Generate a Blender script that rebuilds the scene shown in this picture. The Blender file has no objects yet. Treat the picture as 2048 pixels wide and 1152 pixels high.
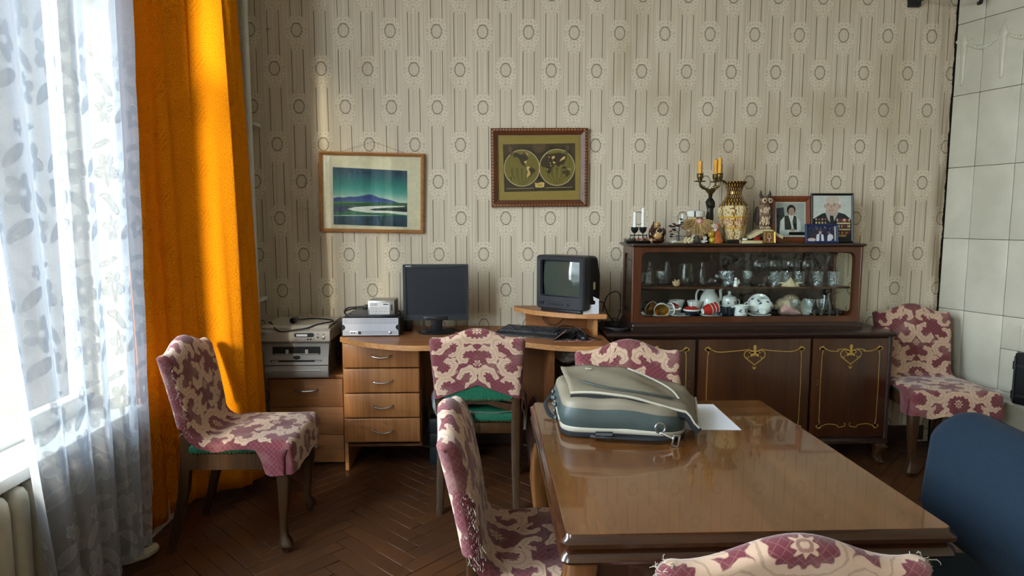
import bpy, bmesh, math, random
from mathutils import Matrix, Vector
PI = math.pi
random.seed(7)
sc = bpy.context.scene
COL = sc.collection

# ------------------------------------------------------------------ camera, world, lights, exposure
cam_d = bpy.data.cameras.new('camera')
cam_d.sensor_width = 36.0
cam_d.lens = 36.0 * 1300 / 2048
cam_d.clip_start = 0.05
cam = bpy.data.objects.new('camera', cam_d)
COL.objects.link(cam)
cam.location = (0, 0, 1.37)
cam.rotation_euler = (PI/2 - math.atan(136/1300), 0, -math.atan(47/1300))
sc.camera = cam

world = bpy.data.worlds.new('sky')
sc.world = world
world.use_nodes = True
wn = world.node_tree
wbg = wn.nodes['Background']
_tc = wn.nodes.new('ShaderNodeTexCoord')
_sx = wn.nodes.new('ShaderNodeSeparateXYZ')
wn.links.new(_tc.outputs['Generated'], _sx.inputs[0])
_rp = wn.nodes.new('ShaderNodeValToRGB')
_rp.color_ramp.elements[0].position = 0.0
_rp.color_ramp.elements[0].color = (0.30, 0.32, 0.34, 1)
_rp.color_ramp.elements[1].position = 1.0
_rp.color_ramp.elements[1].color = (0.62, 0.80, 1.0, 1)
_e = _rp.color_ramp.elements.new(0.49); _e.color = (0.36, 0.38, 0.40, 1)
_e = _rp.color_ramp.elements.new(0.52); _e.color = (0.86, 0.94, 1.0, 1)
_mr = wn.nodes.new('ShaderNodeMapRange')
_mr.inputs['From Min'].default_value = -1
wn.links.new(_sx.outputs['Z'], _mr.inputs['Value'])
wn.links.new(_mr.outputs[0], _rp.inputs[0])
wn.links.new(_rp.outputs[0], wbg.inputs['Color'])
wbg.inputs['Strength'].default_value = 10.0

sun_d = bpy.data.lights.new('sun', 'SUN')
sun_d.energy = 6.5
sun_d.angle = math.radians(9)
sun_d.color = (1.0, 0.90, 0.72)
sun = bpy.data.objects.new('sun', sun_d)
COL.objects.link(sun)
sun.rotation_euler = Vector((0.27, 1.0, -0.36)).to_track_quat('-Z', 'Y').to_euler()

WIN = [(0.55, 2.66), (-2.25, 0.0)]       # the two windows of the left wall, as y ranges
WZ0, WZ1 = 0.60, 3.05
for (y0, y1) in WIN:                      # portals: the sky light comes in through the window openings
    ld = bpy.data.lights.new('window_portal', 'AREA')
    ld.shape = 'RECTANGLE'; ld.size = y1 - y0; ld.size_y = WZ1 - WZ0
    ld.cycles.is_portal = True
    lo = bpy.data.objects.new('window_portal', ld); COL.objects.link(lo)
    lo.location = (-1.76, (y0 + y1) / 2, (WZ0 + WZ1) / 2)
    lo.rotation_euler = (PI/2, 0, -PI/2)

vs = sc.view_settings
sc.display_settings.display_device = 'sRGB'
vs.view_transform = 'Standard'; vs.look = 'None'; vs.gamma = 1.0; vs.use_curve_mapping = False
vs.exposure = 1.5
cy = sc.cycles
cy.use_denoising = True
cy.max_bounces = 8; cy.diffuse_bounces = 4; cy.glossy_bounces = 5; cy.transparent_max_bounces = 24
cy.sample_clamp_indirect = 8.0
cy.use_adaptive_sampling = True; cy.adaptive_threshold = 0.05; cy.adaptive_min_samples = 12
cy.caustics_reflective = False; cy.caustics_refractive = False

# ------------------------------------------------------------------ mesh helpers
def srgb(h):
    h = h.lstrip('#')
    out = []
    for i in (0, 2, 4):
        c = int(h[i:i+2], 16) / 255
        out.append(c / 12.92 if c <= 0.04045 else ((c + 0.055) / 1.055) ** 2.4)
    return (out[0], out[1], out[2], 1.0)

def T(x=0, y=0, z=0): return Matrix.Translation((x, y, z))
def RZ(a): return Matrix.Rotation(a, 4, 'Z')
def RX(a): return Matrix.Rotation(a, 4, 'X')
def RY(a): return Matrix.Rotation(a, 4, 'Y')

class MB:
    """collects shapes; build() links them as one mesh object"""
    def __init__(s):
        s.v = []; s.f = []; s.uv = {}; s.fc = {}; s.M = Matrix(); s.col = None
    def add(s, vs_, fs_, uvs=None):
        o = len(s.v)
        ident = s.M == Matrix()
        for p in vs_:
            s.v.append(tuple(p) if ident else tuple(s.M @ Vector(p)))
        for k, f in enumerate(fs_):
            i = len(s.f)
            s.f.append(tuple(a + o for a in f))
            if uvs is not None: s.uv[i] = [uvs[a] for a in f]
            if s.col is not None: s.fc[i] = s.col
        return s
    def box(s, x0, x1, y0, y1, z0, z1, bev=0.0, seg=2):
        if bev <= 0:
            return s.add([(x0,y0,z0),(x1,y0,z0),(x1,y1,z0),(x0,y1,z0),(x0,y0,z1),(x1,y0,z1),(x1,y1,z1),(x0,y1,z1)],
                         [(0,3,2,1),(4,5,6,7),(0,1,5,4),(1,2,6,5),(2,3,7,6),(3,0,4,7)])
        bm = bmesh.new()
        bmesh.ops.create_cube(bm, size=1.0, matrix=T((x0+x1)/2,(y0+y1)/2,(z0+z1)/2) @ Matrix.Diagonal((x1-x0,y1-y0,z1-z0,1)))
        bev = min(bev, 0.49*min(abs(x1-x0),abs(y1-y0),abs(z1-z0)))
        bmesh.ops.bevel(bm, geom=bm.edges[:], offset=bev, segments=seg, profile=0.5, affect='EDGES', clamp_overlap=True)
        s.bm(bm); return s
    def bm(s, bm):
        bm.verts.index_update()
        s.add([v.co[:] for v in bm.verts], [[v.index for v in f.verts] for f in bm.faces])
        bm.free()
    def lathe(s, prof, n=24, cap=True, shape=None):
        vs_ = []; fs_ = []
        for (r, z) in prof:
            for i in range(n):
                a = 2*PI*i/n
                q = r if shape is None else r*shape(a, z)
                vs_.append((q*math.cos(a), q*math.sin(a), z))
        m = len(prof)
        for j in range(m-1):
            for i in range(n):
                k = (i+1) % n
                fs_.append((j*n+i, j*n+k, (j+1)*n+k, (j+1)*n+i))
        if cap:
            if prof[0][0] > 1e-6: fs_.append(tuple(range(n-1, -1, -1)))
            if prof[-1][0] > 1e-6: fs_.append(tuple((m-1)*n+i for i in range(n)))
        return s.add(vs_, fs_)
    def tube(s, path, r, n=8, cap=True, flat=1.0, up=(0,0,1)):
        P = [Vector(p) for p in path]; m = len(P)
        R = r if isinstance(r, (list, tuple)) else [r]*m
        vs_ = []; fs_ = []
        U = None
        for j in range(m):
            t = (P[min(j+1, m-1)] - P[max(j-1, 0)])
            if t.length < 1e-9: t = Vector((0,0,1))
            t.normalize()
            if U is None:
                U = Vector(up)
                if abs(U.dot(t)) > 0.95: U = Vector((1,0,0))
            U = U - t*U.dot(t)
            if U.length < 1e-6: U = t.orthogonal()
            U.normalize()
            W = t.cross(U)
            for i in range(n):
                a = 2*PI*i/n
                vs_.append(P[j] + (U*math.cos(a)*flat + W*math.sin(a))*R[j])
        for j in range(m-1):
            for i in range(n):
                k = (i+1) % n
                fs_.append((j*n+i, j*n+k, (j+1)*n+k, (j+1)*n+i))
        if cap:
            fs_.append(tuple(range(n-1, -1, -1))); fs_.append(tuple((m-1)*n+i for i in range(n)))
        return s.add(vs_, fs_)
    def sweep(s, path, secs):
        """path of points, secs: list of closed 2D sections (x,y) at each point in the XY plane"""
        n = len(secs[0]); vs_ = []; fs_ = []
        for p, sec in zip(path, secs):
            for (a, b) in sec: vs_.append((p[0]+a, p[1]+b, p[2]))
        m = len(path)
        for j in range(m-1):
            for i in range(n):
                k = (i+1) % n
                fs_.append((j*n+i, j*n+k, (j+1)*n+k, (j+1)*n+i))
        fs_.append(tuple(range(n-1, -1, -1))); fs_.append(tuple((m-1)*n+i for i in range(n)))
        return s.add(vs_, fs_)
    def prism(s, poly, z0, z1):
        n = len(poly)
        vs_ = [(a, b, z0) for a, b in poly] + [(a, b, z1) for a, b in poly]
        fs_ = [tuple(range(n-1, -1, -1)), tuple(range(n, 2*n))]
        for i in range(n):
            k = (i+1) % n
            fs_.append((i, k, n+k, n+i))
        return s.add(vs_, fs_)
    def poly(s, pts):
        return s.add(pts, [tuple(range(len(pts)))])
    def grid(s, nu, nv, f, uvf=None, closed_u=False):
        vs_ = []; uvs = []
        for j in range(nv):
            for i in range(nu):
                u = i/(nu if closed_u else nu-1); v = j/(nv-1)
                vs_.append(f(u, v)); uvs.append(uvf(u, v) if uvf else (u, v))
        fs_ = []
        for j in range(nv-1):
            for i in range(nu if closed_u else nu-1):
                k = (i+1) % nu
                fs_.append((j*nu+i, j*nu+k, (j+1)*nu+k, (j+1)*nu+i))
        return s.add(vs_, fs_, uvs)
    def ball(s, c, r, n=12, m=8, sq=1.0):
        rx, ry, rz = (r, r, r) if not isinstance(r, (tuple, list)) else r
        def g(x): return math.copysign(abs(x)**sq, x)
        vs_ = [(c[0], c[1], c[2]-rz)]; fs_ = []
        for j in range(1, m):
            b = -PI/2 + PI*j/m
            for i in range(n):
                a = 2*PI*i/n
                vs_.append((c[0]+rx*g(math.cos(b))*g(math.cos(a)), c[1]+ry*g(math.cos(b))*g(math.sin(a)), c[2]+rz*g(math.sin(b))))
        vs_.append((c[0], c[1], c[2]+rz)); L = len(vs_)-1
        for i in range(n):
            k = (i+1) % n
            fs_.append((0, 1+k, 1+i)); fs_.append((L, 1+(m-2)*n+i, 1+(m-2)*n+k))
        for j in range(m-2):
            for i in range(n):
                k = (i+1) % n
                fs_.append((1+j*n+i, 1+j*n+k, 1+(j+1)*n+k, 1+(j+1)*n+i))
        return s.add(vs_, fs_)
    def mesh(s, name, mat, smooth=True, ang=0.7):
        me = bpy.data.meshes.new(name)
        me.from_pydata(s.v, [], s.f)
        if s.uv:
            ul = me.uv_layers.new(name='UVMap')
            for p in me.polygons:
                if p.index in s.uv:
                    for li, q in zip(p.loop_indices, s.uv[p.index]): ul.data[li].uv = q
        if s.fc:
            ca = me.color_attributes.new('Col', 'FLOAT_COLOR', 'CORNER')
            for p in me.polygons:
                c = s.fc.get(p.index, (1,1,1,1))
                for li in p.loop_indices: ca.data[li].color = c
        if mat is not None: me.materials.append(mat)
        if smooth:
            me.polygons.foreach_set('use_smooth', [True]*len(me.polygons))
            me.set_sharp_from_angle(angle=ang)
        me.update()
        return me

def link(name, me, parent=None, loc=None, rot=None):
    o = bpy.data.objects.new(name, me); COL.objects.link(o)
    if parent is not None: o.parent = parent
    if loc is not None: o.location = loc
    if rot is not None: o.rotation_euler = rot
    return o
def part(name, mb, mat, parent, smooth=True, ang=0.7, label=None):
    o = link(name, mb.mesh(name, mat, smooth, ang), parent)
    if label: o['label'] = label
    return o
def tag(o, label, cat, group=None):
    o['label'] = label; o['category'] = cat
    if group: o['group'] = group
    return o
def thing(name, label, cat, loc=(0,0,0), rz=0.0, group=None):
    o = bpy.data.objects.new(name, None); COL.objects.link(o)
    o.empty_display_size = 0.05
    o.location = loc; o.rotation_euler = (0, 0, rz)
    return tag(o, label, cat, group)
def solo(name, mb, mat, label, cat, group=None, loc=None, rz=0.0, smooth=True, ang=0.7):
    o = link(name, mb.mesh(name, mat, smooth, ang), None, loc, (0,0,rz))
    return tag(o, label, cat, group)
def struct(name, mb, mat, smooth=False, parent=None):
    o = link(name, mb.mesh(name, mat, smooth), parent)
    if parent is None: o['kind'] = 'structure'
    return o
def copy_tree(o, loc=None, rz=None, label=None, parent=None):
    c = o.copy(); COL.objects.link(c)
    if parent is not None: c.parent = parent
    if loc is not None: c.location = loc
    if rz is not None: c.rotation_euler = (0, 0, rz)
    if label: c['label'] = label
    for ch in list(o.children): copy_tree(ch, parent=c)
    return c
def arc(cx, cy, r, a0, a1, n):
    return [(cx + r*math.cos(a0+(a1-a0)*i/n), cy + r*math.sin(a0+(a1-a0)*i/n)) for i in range(n+1)]
def rrect(x0, x1, y0, y1, r, n=5):
    return arc(x1-r, y0+r, r, -PI/2, 0, n) + arc(x1-r, y1-r, r, 0, PI/2, n) + arc(x0+r, y1-r, r, PI/2, PI, n) + arc(x0+r, y0+r, r, PI, 1.5*PI, n)
def spline(pts, n=8):
    """Catmull-Rom through points"""
    P = [Vector(p) for p in pts]; out = []
    for i in range(len(P)-1):
        p0 = P[max(i-1,0)]; p1 = P[i]; p2 = P[i+1]; p3 = P[min(i+2, len(P)-1)]
        for k in range(n):
            t = k/n
            out.append(0.5*((2*p1) + (p2-p0)*t + (2*p0-5*p1+4*p2-p3)*t*t + (3*p1-p0-3*p2+p3)*t**3))
    out.append(P[-1]); return out
def text_mesh(txt, size, mat, parent, loc, rot, name='lettering', depth=0.0004, align='LEFT', label=None):
    cu = bpy.data.curves.new('lettering', 'FONT')
    cu.body = txt; cu.size = size; cu.extrude = depth; cu.align_x = align
    to = bpy.data.objects.new('lettering_tmp', cu); COL.objects.link(to)
    dg = bpy.context.evaluated_depsgraph_get()
    me = bpy.data.meshes.new_from_object(to.evaluated_get(dg))
    bpy.data.objects.remove(to, do_unlink=True); bpy.data.curves.remove(cu)
    me.materials.clear(); me.materials.append(mat)
    return link(name, me, parent, loc, rot)
# ------------------------------------------------------------------ node helpers
class Ex:
    def __init__(s, nt, v): s.nt = nt; s.v = v
    def _m(s, op, *o, clamp=False):
        n = s.nt.nodes.new('ShaderNodeMath'); n.operation = op; n.use_clamp = clamp
        for i, x in enumerate((s,) + o):
            x = x.v if isinstance(x, Ex) else x
            if isinstance(x, (int, float)): n.inputs[i].default_value = x
            else: s.nt.links.new(x, n.inputs[i])
        return Ex(s.nt, n.outputs[0])
    def __add__(s, o): return s._m('ADD', o)
    __radd__ = __add__
    def __sub__(s, o): return s._m('SUBTRACT', o)
    def __rsub__(s, o): return Ex(s.nt, o)._m('SUBTRACT', s)
    def __mul__(s, o): return s._m('MULTIPLY', o)
    __rmul__ = __mul__
    def __truediv__(s, o): return s._m('DIVIDE', o)
    def abs(s): return s._m('ABSOLUTE')
    def frac(s): return s._m('FRACT')
    def floor(s): return s._m('FLOOR')
    def sin(s): return s._m('SINE')
    def cos(s): return s._m('COSINE')
    def sqrt(s): return s._m('SQRT')
    def pow(s, e): return s._m('POWER', e)
    def max(s, o): return s._m('MAXIMUM', o)
    def min(s, o): return s._m('MINIMUM', o)
    def lt(s, o): return s._m('LESS_THAN', o)
    def gt(s, o): return s._m('GREATER_THAN', o)
    def atan2(s, o): return s._m('ARCTAN2', o)
    def clamp(s): return s._m('ADD', 0.0, clamp=True)
    def ss(s, a, b):
        """smooth step from a to b"""
        n = s.nt.nodes.new('ShaderNodeMapRange'); n.interpolation_type = 'SMOOTHSTEP'
        s.nt.links.new(s.v, n.inputs['Value'])
        if a < b:
            n.inputs['From Min'].default_value = a; n.inputs['From Max'].default_value = b
            n.inputs['To Min'].default_value = 0; n.inputs['To Max'].default_value = 1
        else:
            n.inputs['From Min'].default_value = b; n.inputs['From Max'].default_value = a
            n.inputs['To Min'].default_value = 1; n.inputs['To Max'].default_value = 0
        return Ex(s.nt, n.outputs[0])

class MT:
    """a material with helpers"""
    def __init__(s, name):
        s.m = bpy.data.materials.new(name); s.m.use_nodes = True
        s.nt = s.m.node_tree; s.b = s.nt.nodes['Principled BSDF']; s.out = s.nt.nodes['Material Output']
    def node(s, t, **kw):
        n = s.nt.nodes.new(t)
        for k, v in kw.items(): setattr(n, k, v)
        return n
    def lnk(s, a, b): s.nt.links.new(a, b)
    def val(s, sock, v):
        if isinstance(v, Ex): v = v.v
        if isinstance(v, bpy.types.NodeSocket): s.lnk(v, sock)
        else: sock.default_value = v
    def set(s, **kw):
        names = dict(base='Base Color', rough='Roughness', metal='Metallic', spec='Specular IOR Level', coat='Coat Weight',
                     coatr='Coat Roughness', sheen='Sheen Weight', alpha='Alpha', trans='Transmission Weight', ior='IOR',
                     emit='Emission Color', emits='Emission Strength', normal='Normal', sss='Subsurface Weight')
        for k, v in kw.items(): s.val(s.b.inputs[names[k]], v)
        return s
    def coords(s, kind='Object', scale=None):
        tc = s.node('ShaderNodeTexCoord')
        o = tc.outputs[kind]
        if scale is not None:
            mp = s.node('ShaderNodeMapping'); s.lnk(o, mp.inputs[0]); mp.inputs['Scale'].default_value = scale
            o = mp.outputs[0]
        return o
    def xyz(s, sock):
        n = s.node('ShaderNodeSeparateXYZ'); s.lnk(sock, n.inputs[0])
        return [Ex(s.nt, n.outputs[i]) for i in range(3)]
    def vec(s, x, y, z=0.0):
        n = s.node('ShaderNodeCombineXYZ')
        for i, q in enumerate((x, y, z)): s.val(n.inputs[i], q)
        return n.outputs[0]
    def noise(s, vec, scale, detail=3, rough=0.55, dist=0.0, out=0):
        n = s.node('ShaderNodeTexNoise')
        if vec is not None: s.lnk(vec, n.inputs['Vector'])
        n.inputs['Scale'].default_value = scale; n.inputs['Detail'].default_value = detail
        n.inputs['Roughness'].default_value = rough; n.inputs['Distortion'].default_value = dist
        return n.outputs[1] if out else Ex(s.nt, n.outputs[0])
    def mix(s, fac, a, b):
        n = s.node('ShaderNodeMix', data_type='RGBA')
        s.val(n.inputs[0], fac); s.val(n.inputs[6], a); s.val(n.inputs[7], b)
        return n.outputs[2]
    def ramp(s, fac, stops):
        n = s.node('ShaderNodeValToRGB'); s.val(n.inputs[0], fac)
        el = n.color_ramp.elements
        el[0].position, el[0].color = stops[0]; el[1].position, el[1].color = stops[-1]
        for p, c in stops[1:-1]:
            e = el.new(p); e.color = c
        return n.outputs[0]
    def bump(s, h, strength=0.3, dist=0.01):
        n = s.node('ShaderNodeBump'); n.inputs['Strength'].default_value = strength; n.inputs['Distance'].default_value = dist
        s.val(n.inputs['Height'], h); s.lnk(n.outputs[0], s.b.inputs['Normal'])
        return s

def plain(name, col, rough=0.5, metal=0.0, spec=0.5, coat=0.0, var=0.06, scale=30.0, bump=0.0, sheen=0.0):
    t = MT(name)
    c = srgb(col) if isinstance(col, str) else col
    n = t.noise(t.coords(), scale, 3)
    d = tuple(x*(1-2*var) for x in c[:3]) + (1,); l = tuple(min(1, x*(1+2*var)) for x in c[:3]) + (1,)
    t.set(base=t.mix(n, d, l), rough=rough, metal=metal, spec=spec, coat=coat, sheen=sheen)
    if bump: t.bump(n, bump, 0.002)
    return t.m

def wood(name, dark, light, axis=0, scale=1.0, rough=0.4, coat=0.0, spec=0.5, rand=0.0, fine=0.5, bump=0.05, coatr=0.05):
    t = MT(name)
    sc_ = [9.0*scale]*3; sc_[axis] = 0.8*scale
    v = t.coords('Object', tuple(sc_))
    if rand:
        oi = t.node('ShaderNodeObjectInfo')
        r = Ex(t.nt, oi.outputs['Random'])
        va = t.node('ShaderNodeVectorMath', operation='ADD'); t.lnk(v, va.inputs[0]); t.lnk(t.vec(r*37.0, r*91.0, r*53.0), va.inputs[1]); v = va.outputs[0]
    a = t.noise(v, 1.0, 4, 0.6, 0.6)
    s2 = [90.0*scale]*3; s2[axis] = 3.0*scale
    b = t.noise(t.coords('Object', tuple(s2)), 1.0, 2, 0.6)
    f = (a.ss(0.25, 0.75)*(1-fine) + b.ss(0.3, 0.7)*fine)
    if rand: f = f*(1-rand) + r*rand
    t.set(base=t.mix(f, srgb(dark), srgb(light)), rough=rough, coat=coat, spec=spec, coatr=coatr)
    if bump: t.bump(b, bump, 0.001)
    return t.m

def attr_mat(name, rough=0.6, spec=0.3, coat=0.0):
    """flat print: colour comes from the mesh's own colour layer"""
    t = MT(name)
    n = t.node('ShaderNodeVertexColor'); n.layer_name = 'Col'
    w = t.noise(t.coords(), 40.0, 3)
    t.set(base=t.mix(w.ss(0.35, 0.65)*0.10, n.outputs[0], (0.02, 0.02, 0.02, 1)), rough=rough, spec=spec, coat=coat)
    return t.m

def glass_mat(name, tint=(1,1,1,1), base=0.04, edge=0.9, power=3.0, rough=0.02, pattern=None):
    """thin glass wall: clear, with a Fresnel reflection that grows towards the edges"""
    t = MT(name)
    nt = t.nt; nt.nodes.remove(t.b)
    tr = t.node('ShaderNodeBsdfTransparent'); tr.inputs[0].default_value = tint
    gl = t.node('ShaderNodeBsdfGlossy'); gl.inputs['Roughness'].default_value = rough; gl.inputs['Color'].default_value = (0.95, 0.98, 1, 1)
    lw = t.node('ShaderNodeLayerWeight'); lw.inputs[0].default_value = 0.5
    f = (Ex(nt, lw.outputs['Facing']).pow(power)*edge + base).clamp()
    if pattern:
        x, y, z = t.xyz(t.coords())
        if pattern == 'cut':
            n = t.node('ShaderNodeTexVoronoi'); n.feature = 'DISTANCE_TO_EDGE'; n.inputs['Scale'].default_value = 95.0
            t.lnk(t.coords(), n.inputs['Vector'])
            g = Ex(nt, n.outputs['Distance'])
            bp = t.node('ShaderNodeBump'); bp.inputs['Strength'].default_value = 0.9; bp.inputs['Distance'].default_value = 0.004
            t.lnk(g.v, bp.inputs['Height']); t.lnk(bp.outputs[0], gl.inputs['Normal'])
            f = (f + g.ss(0.20, 0.0)*0.10).clamp()
    mx = t.node('ShaderNodeMixShader'); t.lnk(f.v, mx.inputs[0]); t.lnk(tr.outputs[0], mx.inputs[1]); t.lnk(gl.outputs[0], mx.inputs[2])
    t.lnk(mx.outputs[0], t.out.inputs[0])
    return t.m

# ------------------------------------------------------------------ wallpaper
def wallpaper():
    t = MT('wallpaper')
    x, y, z = t.xyz(t.coords())
    HW, CH = 0.1325, 0.427
    def n2(vec, scale, detail, rough=0.55):
        n = t.node('ShaderNodeTexNoise', noise_dimensions='2D')
        t.lnk(vec, n.inputs['Vector']); n.inputs['Scale'].default_value = scale
        n.inputs['Detail'].default_value = detail; n.inputs['Roughness'].default_value = rough
        return Ex(t.nt, n.outputs[0])
    q = (x - 0.501)/HW + 0.5
    col = q.floor()
    par = (col*0.5).frac()                       # 0 or 0.5: neighbouring columns are half a drop apart
    dx = (q.frac() - 0.5)*HW
    dz = (((z - 2.021)/CH + par + 0.5).frac() - 0.5)*CH
    ax = dx.abs()
    r = ((dx/0.029).pow(2.0) + (dz/0.0375).pow(2.0)).sqrt()
    ring = (r - 1.0).abs().ss(0.10, 0.05)*0.8
    inside = r.ss(1.0, 0.94)
    line = (ax - 0.0325).abs().ss(0.0021, 0.0013)*(dz - (-0.023)).abs().gt(0.085)
    env = ((ax/0.062).pow(2.0) + ((dz + 0.016)/0.104).pow(2.0)).sqrt()
    vo = t.node('ShaderNodeTexVoronoi', voronoi_dimensions='2D'); vo.feature = 'DISTANCE_TO_EDGE'
    vo.inputs['Scale'].default_value = 55.0; vo.inputs['Randomness'].default_value = 0.8
    t.lnk(t.vec(ax + 0.3, dz*0.8 + 2.0, 0.0), vo.inputs['Vector'])
    e = Ex(t.nt, vo.outputs['Distance'])
    def scroll(cx, cz, R, ph):
        ex = ax - cx; ez = dz - cz
        rr = (ex*ex + ez*ez).sqrt(); th = ez.atan2(ex)
        return (rr - R + (th + ph).sin()*R*0.22).abs().ss(0.0034, 0.0016)
    sw = scroll(0.042, -0.035, 0.012, 0.5).max(scroll(0.026, -0.070, 0.013, 2.2)).max(scroll(0.043, 0.026, 0.011, 4.0)).max(scroll(0.016, 0.060, 0.010, 1.0))
    lace = (e.ss(0.20, 0.05)*0.75).max(sw*0.8)*env.ss(1.06, 0.94)*(1-inside)
    seed = e.ss(0.08, 0.04)*inside*0.16
    field = env.ss(1.05, 0.95)
    stripe = n2(t.vec(x, z*0.004), 260.0, 1)
    base = t.mix(stripe.ss(0.3, 0.7), srgb('#bfb09a'), srgb('#dacdb6'))
    base = t.mix(field*(1-inside)*0.5, base, srgb('#bcae98'))
    base = t.mix(inside*0.6, base, srgb('#cfc1ab'))
    base = t.mix(lace*0.75, base, srgb('#e6dac4'))
    dark = ((line + (stripe.ss(0.66, 0.74)*0.25))*(1 - field) + ring).clamp().max(seed)
    base = t.mix(dark*0.92, base, srgb('#332c22'))
    # stains, scuffs and age
    st = n2(t.vec(x*1.6, z*0.8), 1.0, 3, 0.6)
    drip = n2(t.vec(x*14.0, z*0.9), 1.0, 3, 0.6)
    base = t.mix((st.ss(0.56, 0.80)*0.35).max(drip.ss(0.60, 0.75)*x.ss(1.4, 2.75)*0.45), base, srgb('#8b7147'))
    base = t.mix((drip*0.6 + st*0.4).ss(0.42, 0.60)*x.ss(2.66, 2.76)*0.75, base, srgb('#6d5636'))
    torn = n2(t.vec(x*3.0, z*9.0), 1.0, 3, 0.7)
    base = t.mix((x + torn*0.022).ss(2.770, 2.776), base, srgb('#1a140e'))
    t.set(base=base, rough=0.75, spec=0.25)
    return t.m

# ------------------------------------------------------------------ woven damask on the chair covers (UV in metres, u = 0 on the middle)
def damask(name='damask', lift=1.0):
    t = MT(name)
    uvx, uvy, _ = t.xyz(t.coords('UV'))
    dn = t.node('ShaderNodeTexNoise'); dn.inputs['Scale'].default_value = 38.0; dn.inputs['Detail'].default_value = 2
    t.lnk(t.vec(uvx.abs(), uvy, 0.0), dn.inputs['Vector'])
    nx, ny, nz = t.xyz(dn.outputs['Color'])
    PV = 0.43
    v = ((uvy/PV).frac() - 0.5)*PV + (ny - 0.5)*0.016
    a = uvx.abs() + (nx - 0.5)*0.016
    tot = None
    vein = None
    def add(m):
        nonlocal tot
        tot = m if tot is None else tot.max(m)
    def scroll(ca, cb, R, w, th0, span, lobes=9, grow=0.45):
        ex = a - ca; ey = v - cb
        r = (ex*ex + ey*ey).sqrt(); th = ey.atan2(ex)
        q = (((th - th0)/(2*PI) + 0.5).frac() - 0.5)*(4*PI/span)      # -1..1 along the scroll
        rr = (q*0.30 + 1.0)*R
        wid = ((th*lobes).sin()*0.24 + 1.10 - q*q*0.60)*w
        on = q.abs().lt(1.0)
        dd = (r - rr).abs()
        add((dd - wid).ss(0.003, -0.001)*on)
        ve = dd.ss(0.0030, 0.0010)*on
        nonlocal vein
        vein = ve if vein is None else vein.max(ve)
    def rosette(ca, cb, R, n):
        ex = a - ca; ey = v - cb
        r = (ex*ex + ey*ey).sqrt(); th = ey.atan2(ex)
        m = (r - ((th*n).cos()*0.22 + 0.85)*R).ss(0.003, -0.001)*(1 - (r - R*0.42).abs().ss(0.005, 0.002)*0.7)
        add(m)
    rosette(0.0, 0.090, 0.022, 8)
    scroll(0.0, 0.090, 0.058, 0.014, -PI/2, 5.0, 13)
    scroll(0.112, 0.135, 0.030, 0.015, 0.9, 5.0, 7)
    scroll(0.112, 0.040, 0.036, 0.016, 2.6, 5.2, 7)
    scroll(0.190, 0.080, 0.046, 0.015, 3.0, 4.2, 9)
    scroll(0.052, -0.035, 0.032, 0.014, 0.3, 5.0, 7)
    scroll(0.150, -0.060, 0.042, 0.017, -2.4, 5.2, 8)
    scroll(0.058, -0.145, 0.038, 0.017, 2.2, 5.2, 7)
    scroll(0.165, -0.165, 0.036, 0.015, 0.4, 5.0, 7)
    scroll(0.044, 0.192, 0.026, 0.012, 4.0, 4.8, 7)
    scroll(0.172, 0.186, 0.026, 0.013, 2.0, 4.8, 7)
    rosette(0.0, -0.090, 0.018, 6)
    rosette(0.105, -0.105, 0.010, 5)
    # beyond the half width the cover turns round the edge
    gr = t.noise(t.vec(uvx*520.0, uvy*520.0, 0.0), 1.0, 1)
    lat = ((uvx*1.0 + uvy)*48.0).frac().lt(0.10).max(((uvx*1.0 - uvy)*48.0).frac().lt(0.10))
    ground = t.mix(gr*0.5, srgb('#642a32'), srgb('#83424a'))
    ground = t.mix(lat*0.12, ground, srgb('#d6b7a2'))
    leaf = t.mix(gr*0.6 + nz*0.4, srgb('#b0907a'), srgb('#cfae94'))
    leaf = t.mix(vein*0.55, leaf, srgb('#8e7460'))
    base = t.mix(tot, ground, leaf)
    wear = t.noise(t.coords('Object', (1,1,1)), 9.0, 4)
    base = t.mix(wear.ss(0.45, 0.75)*0.18, base, srgb('#d9c3ae'))
    t.set(base=base, rough=0.92, spec=0.12, sheen=0.25)
    t.bump(gr*0.5 + tot*0.8, 0.35, 0.0015)
    return t.m

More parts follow.
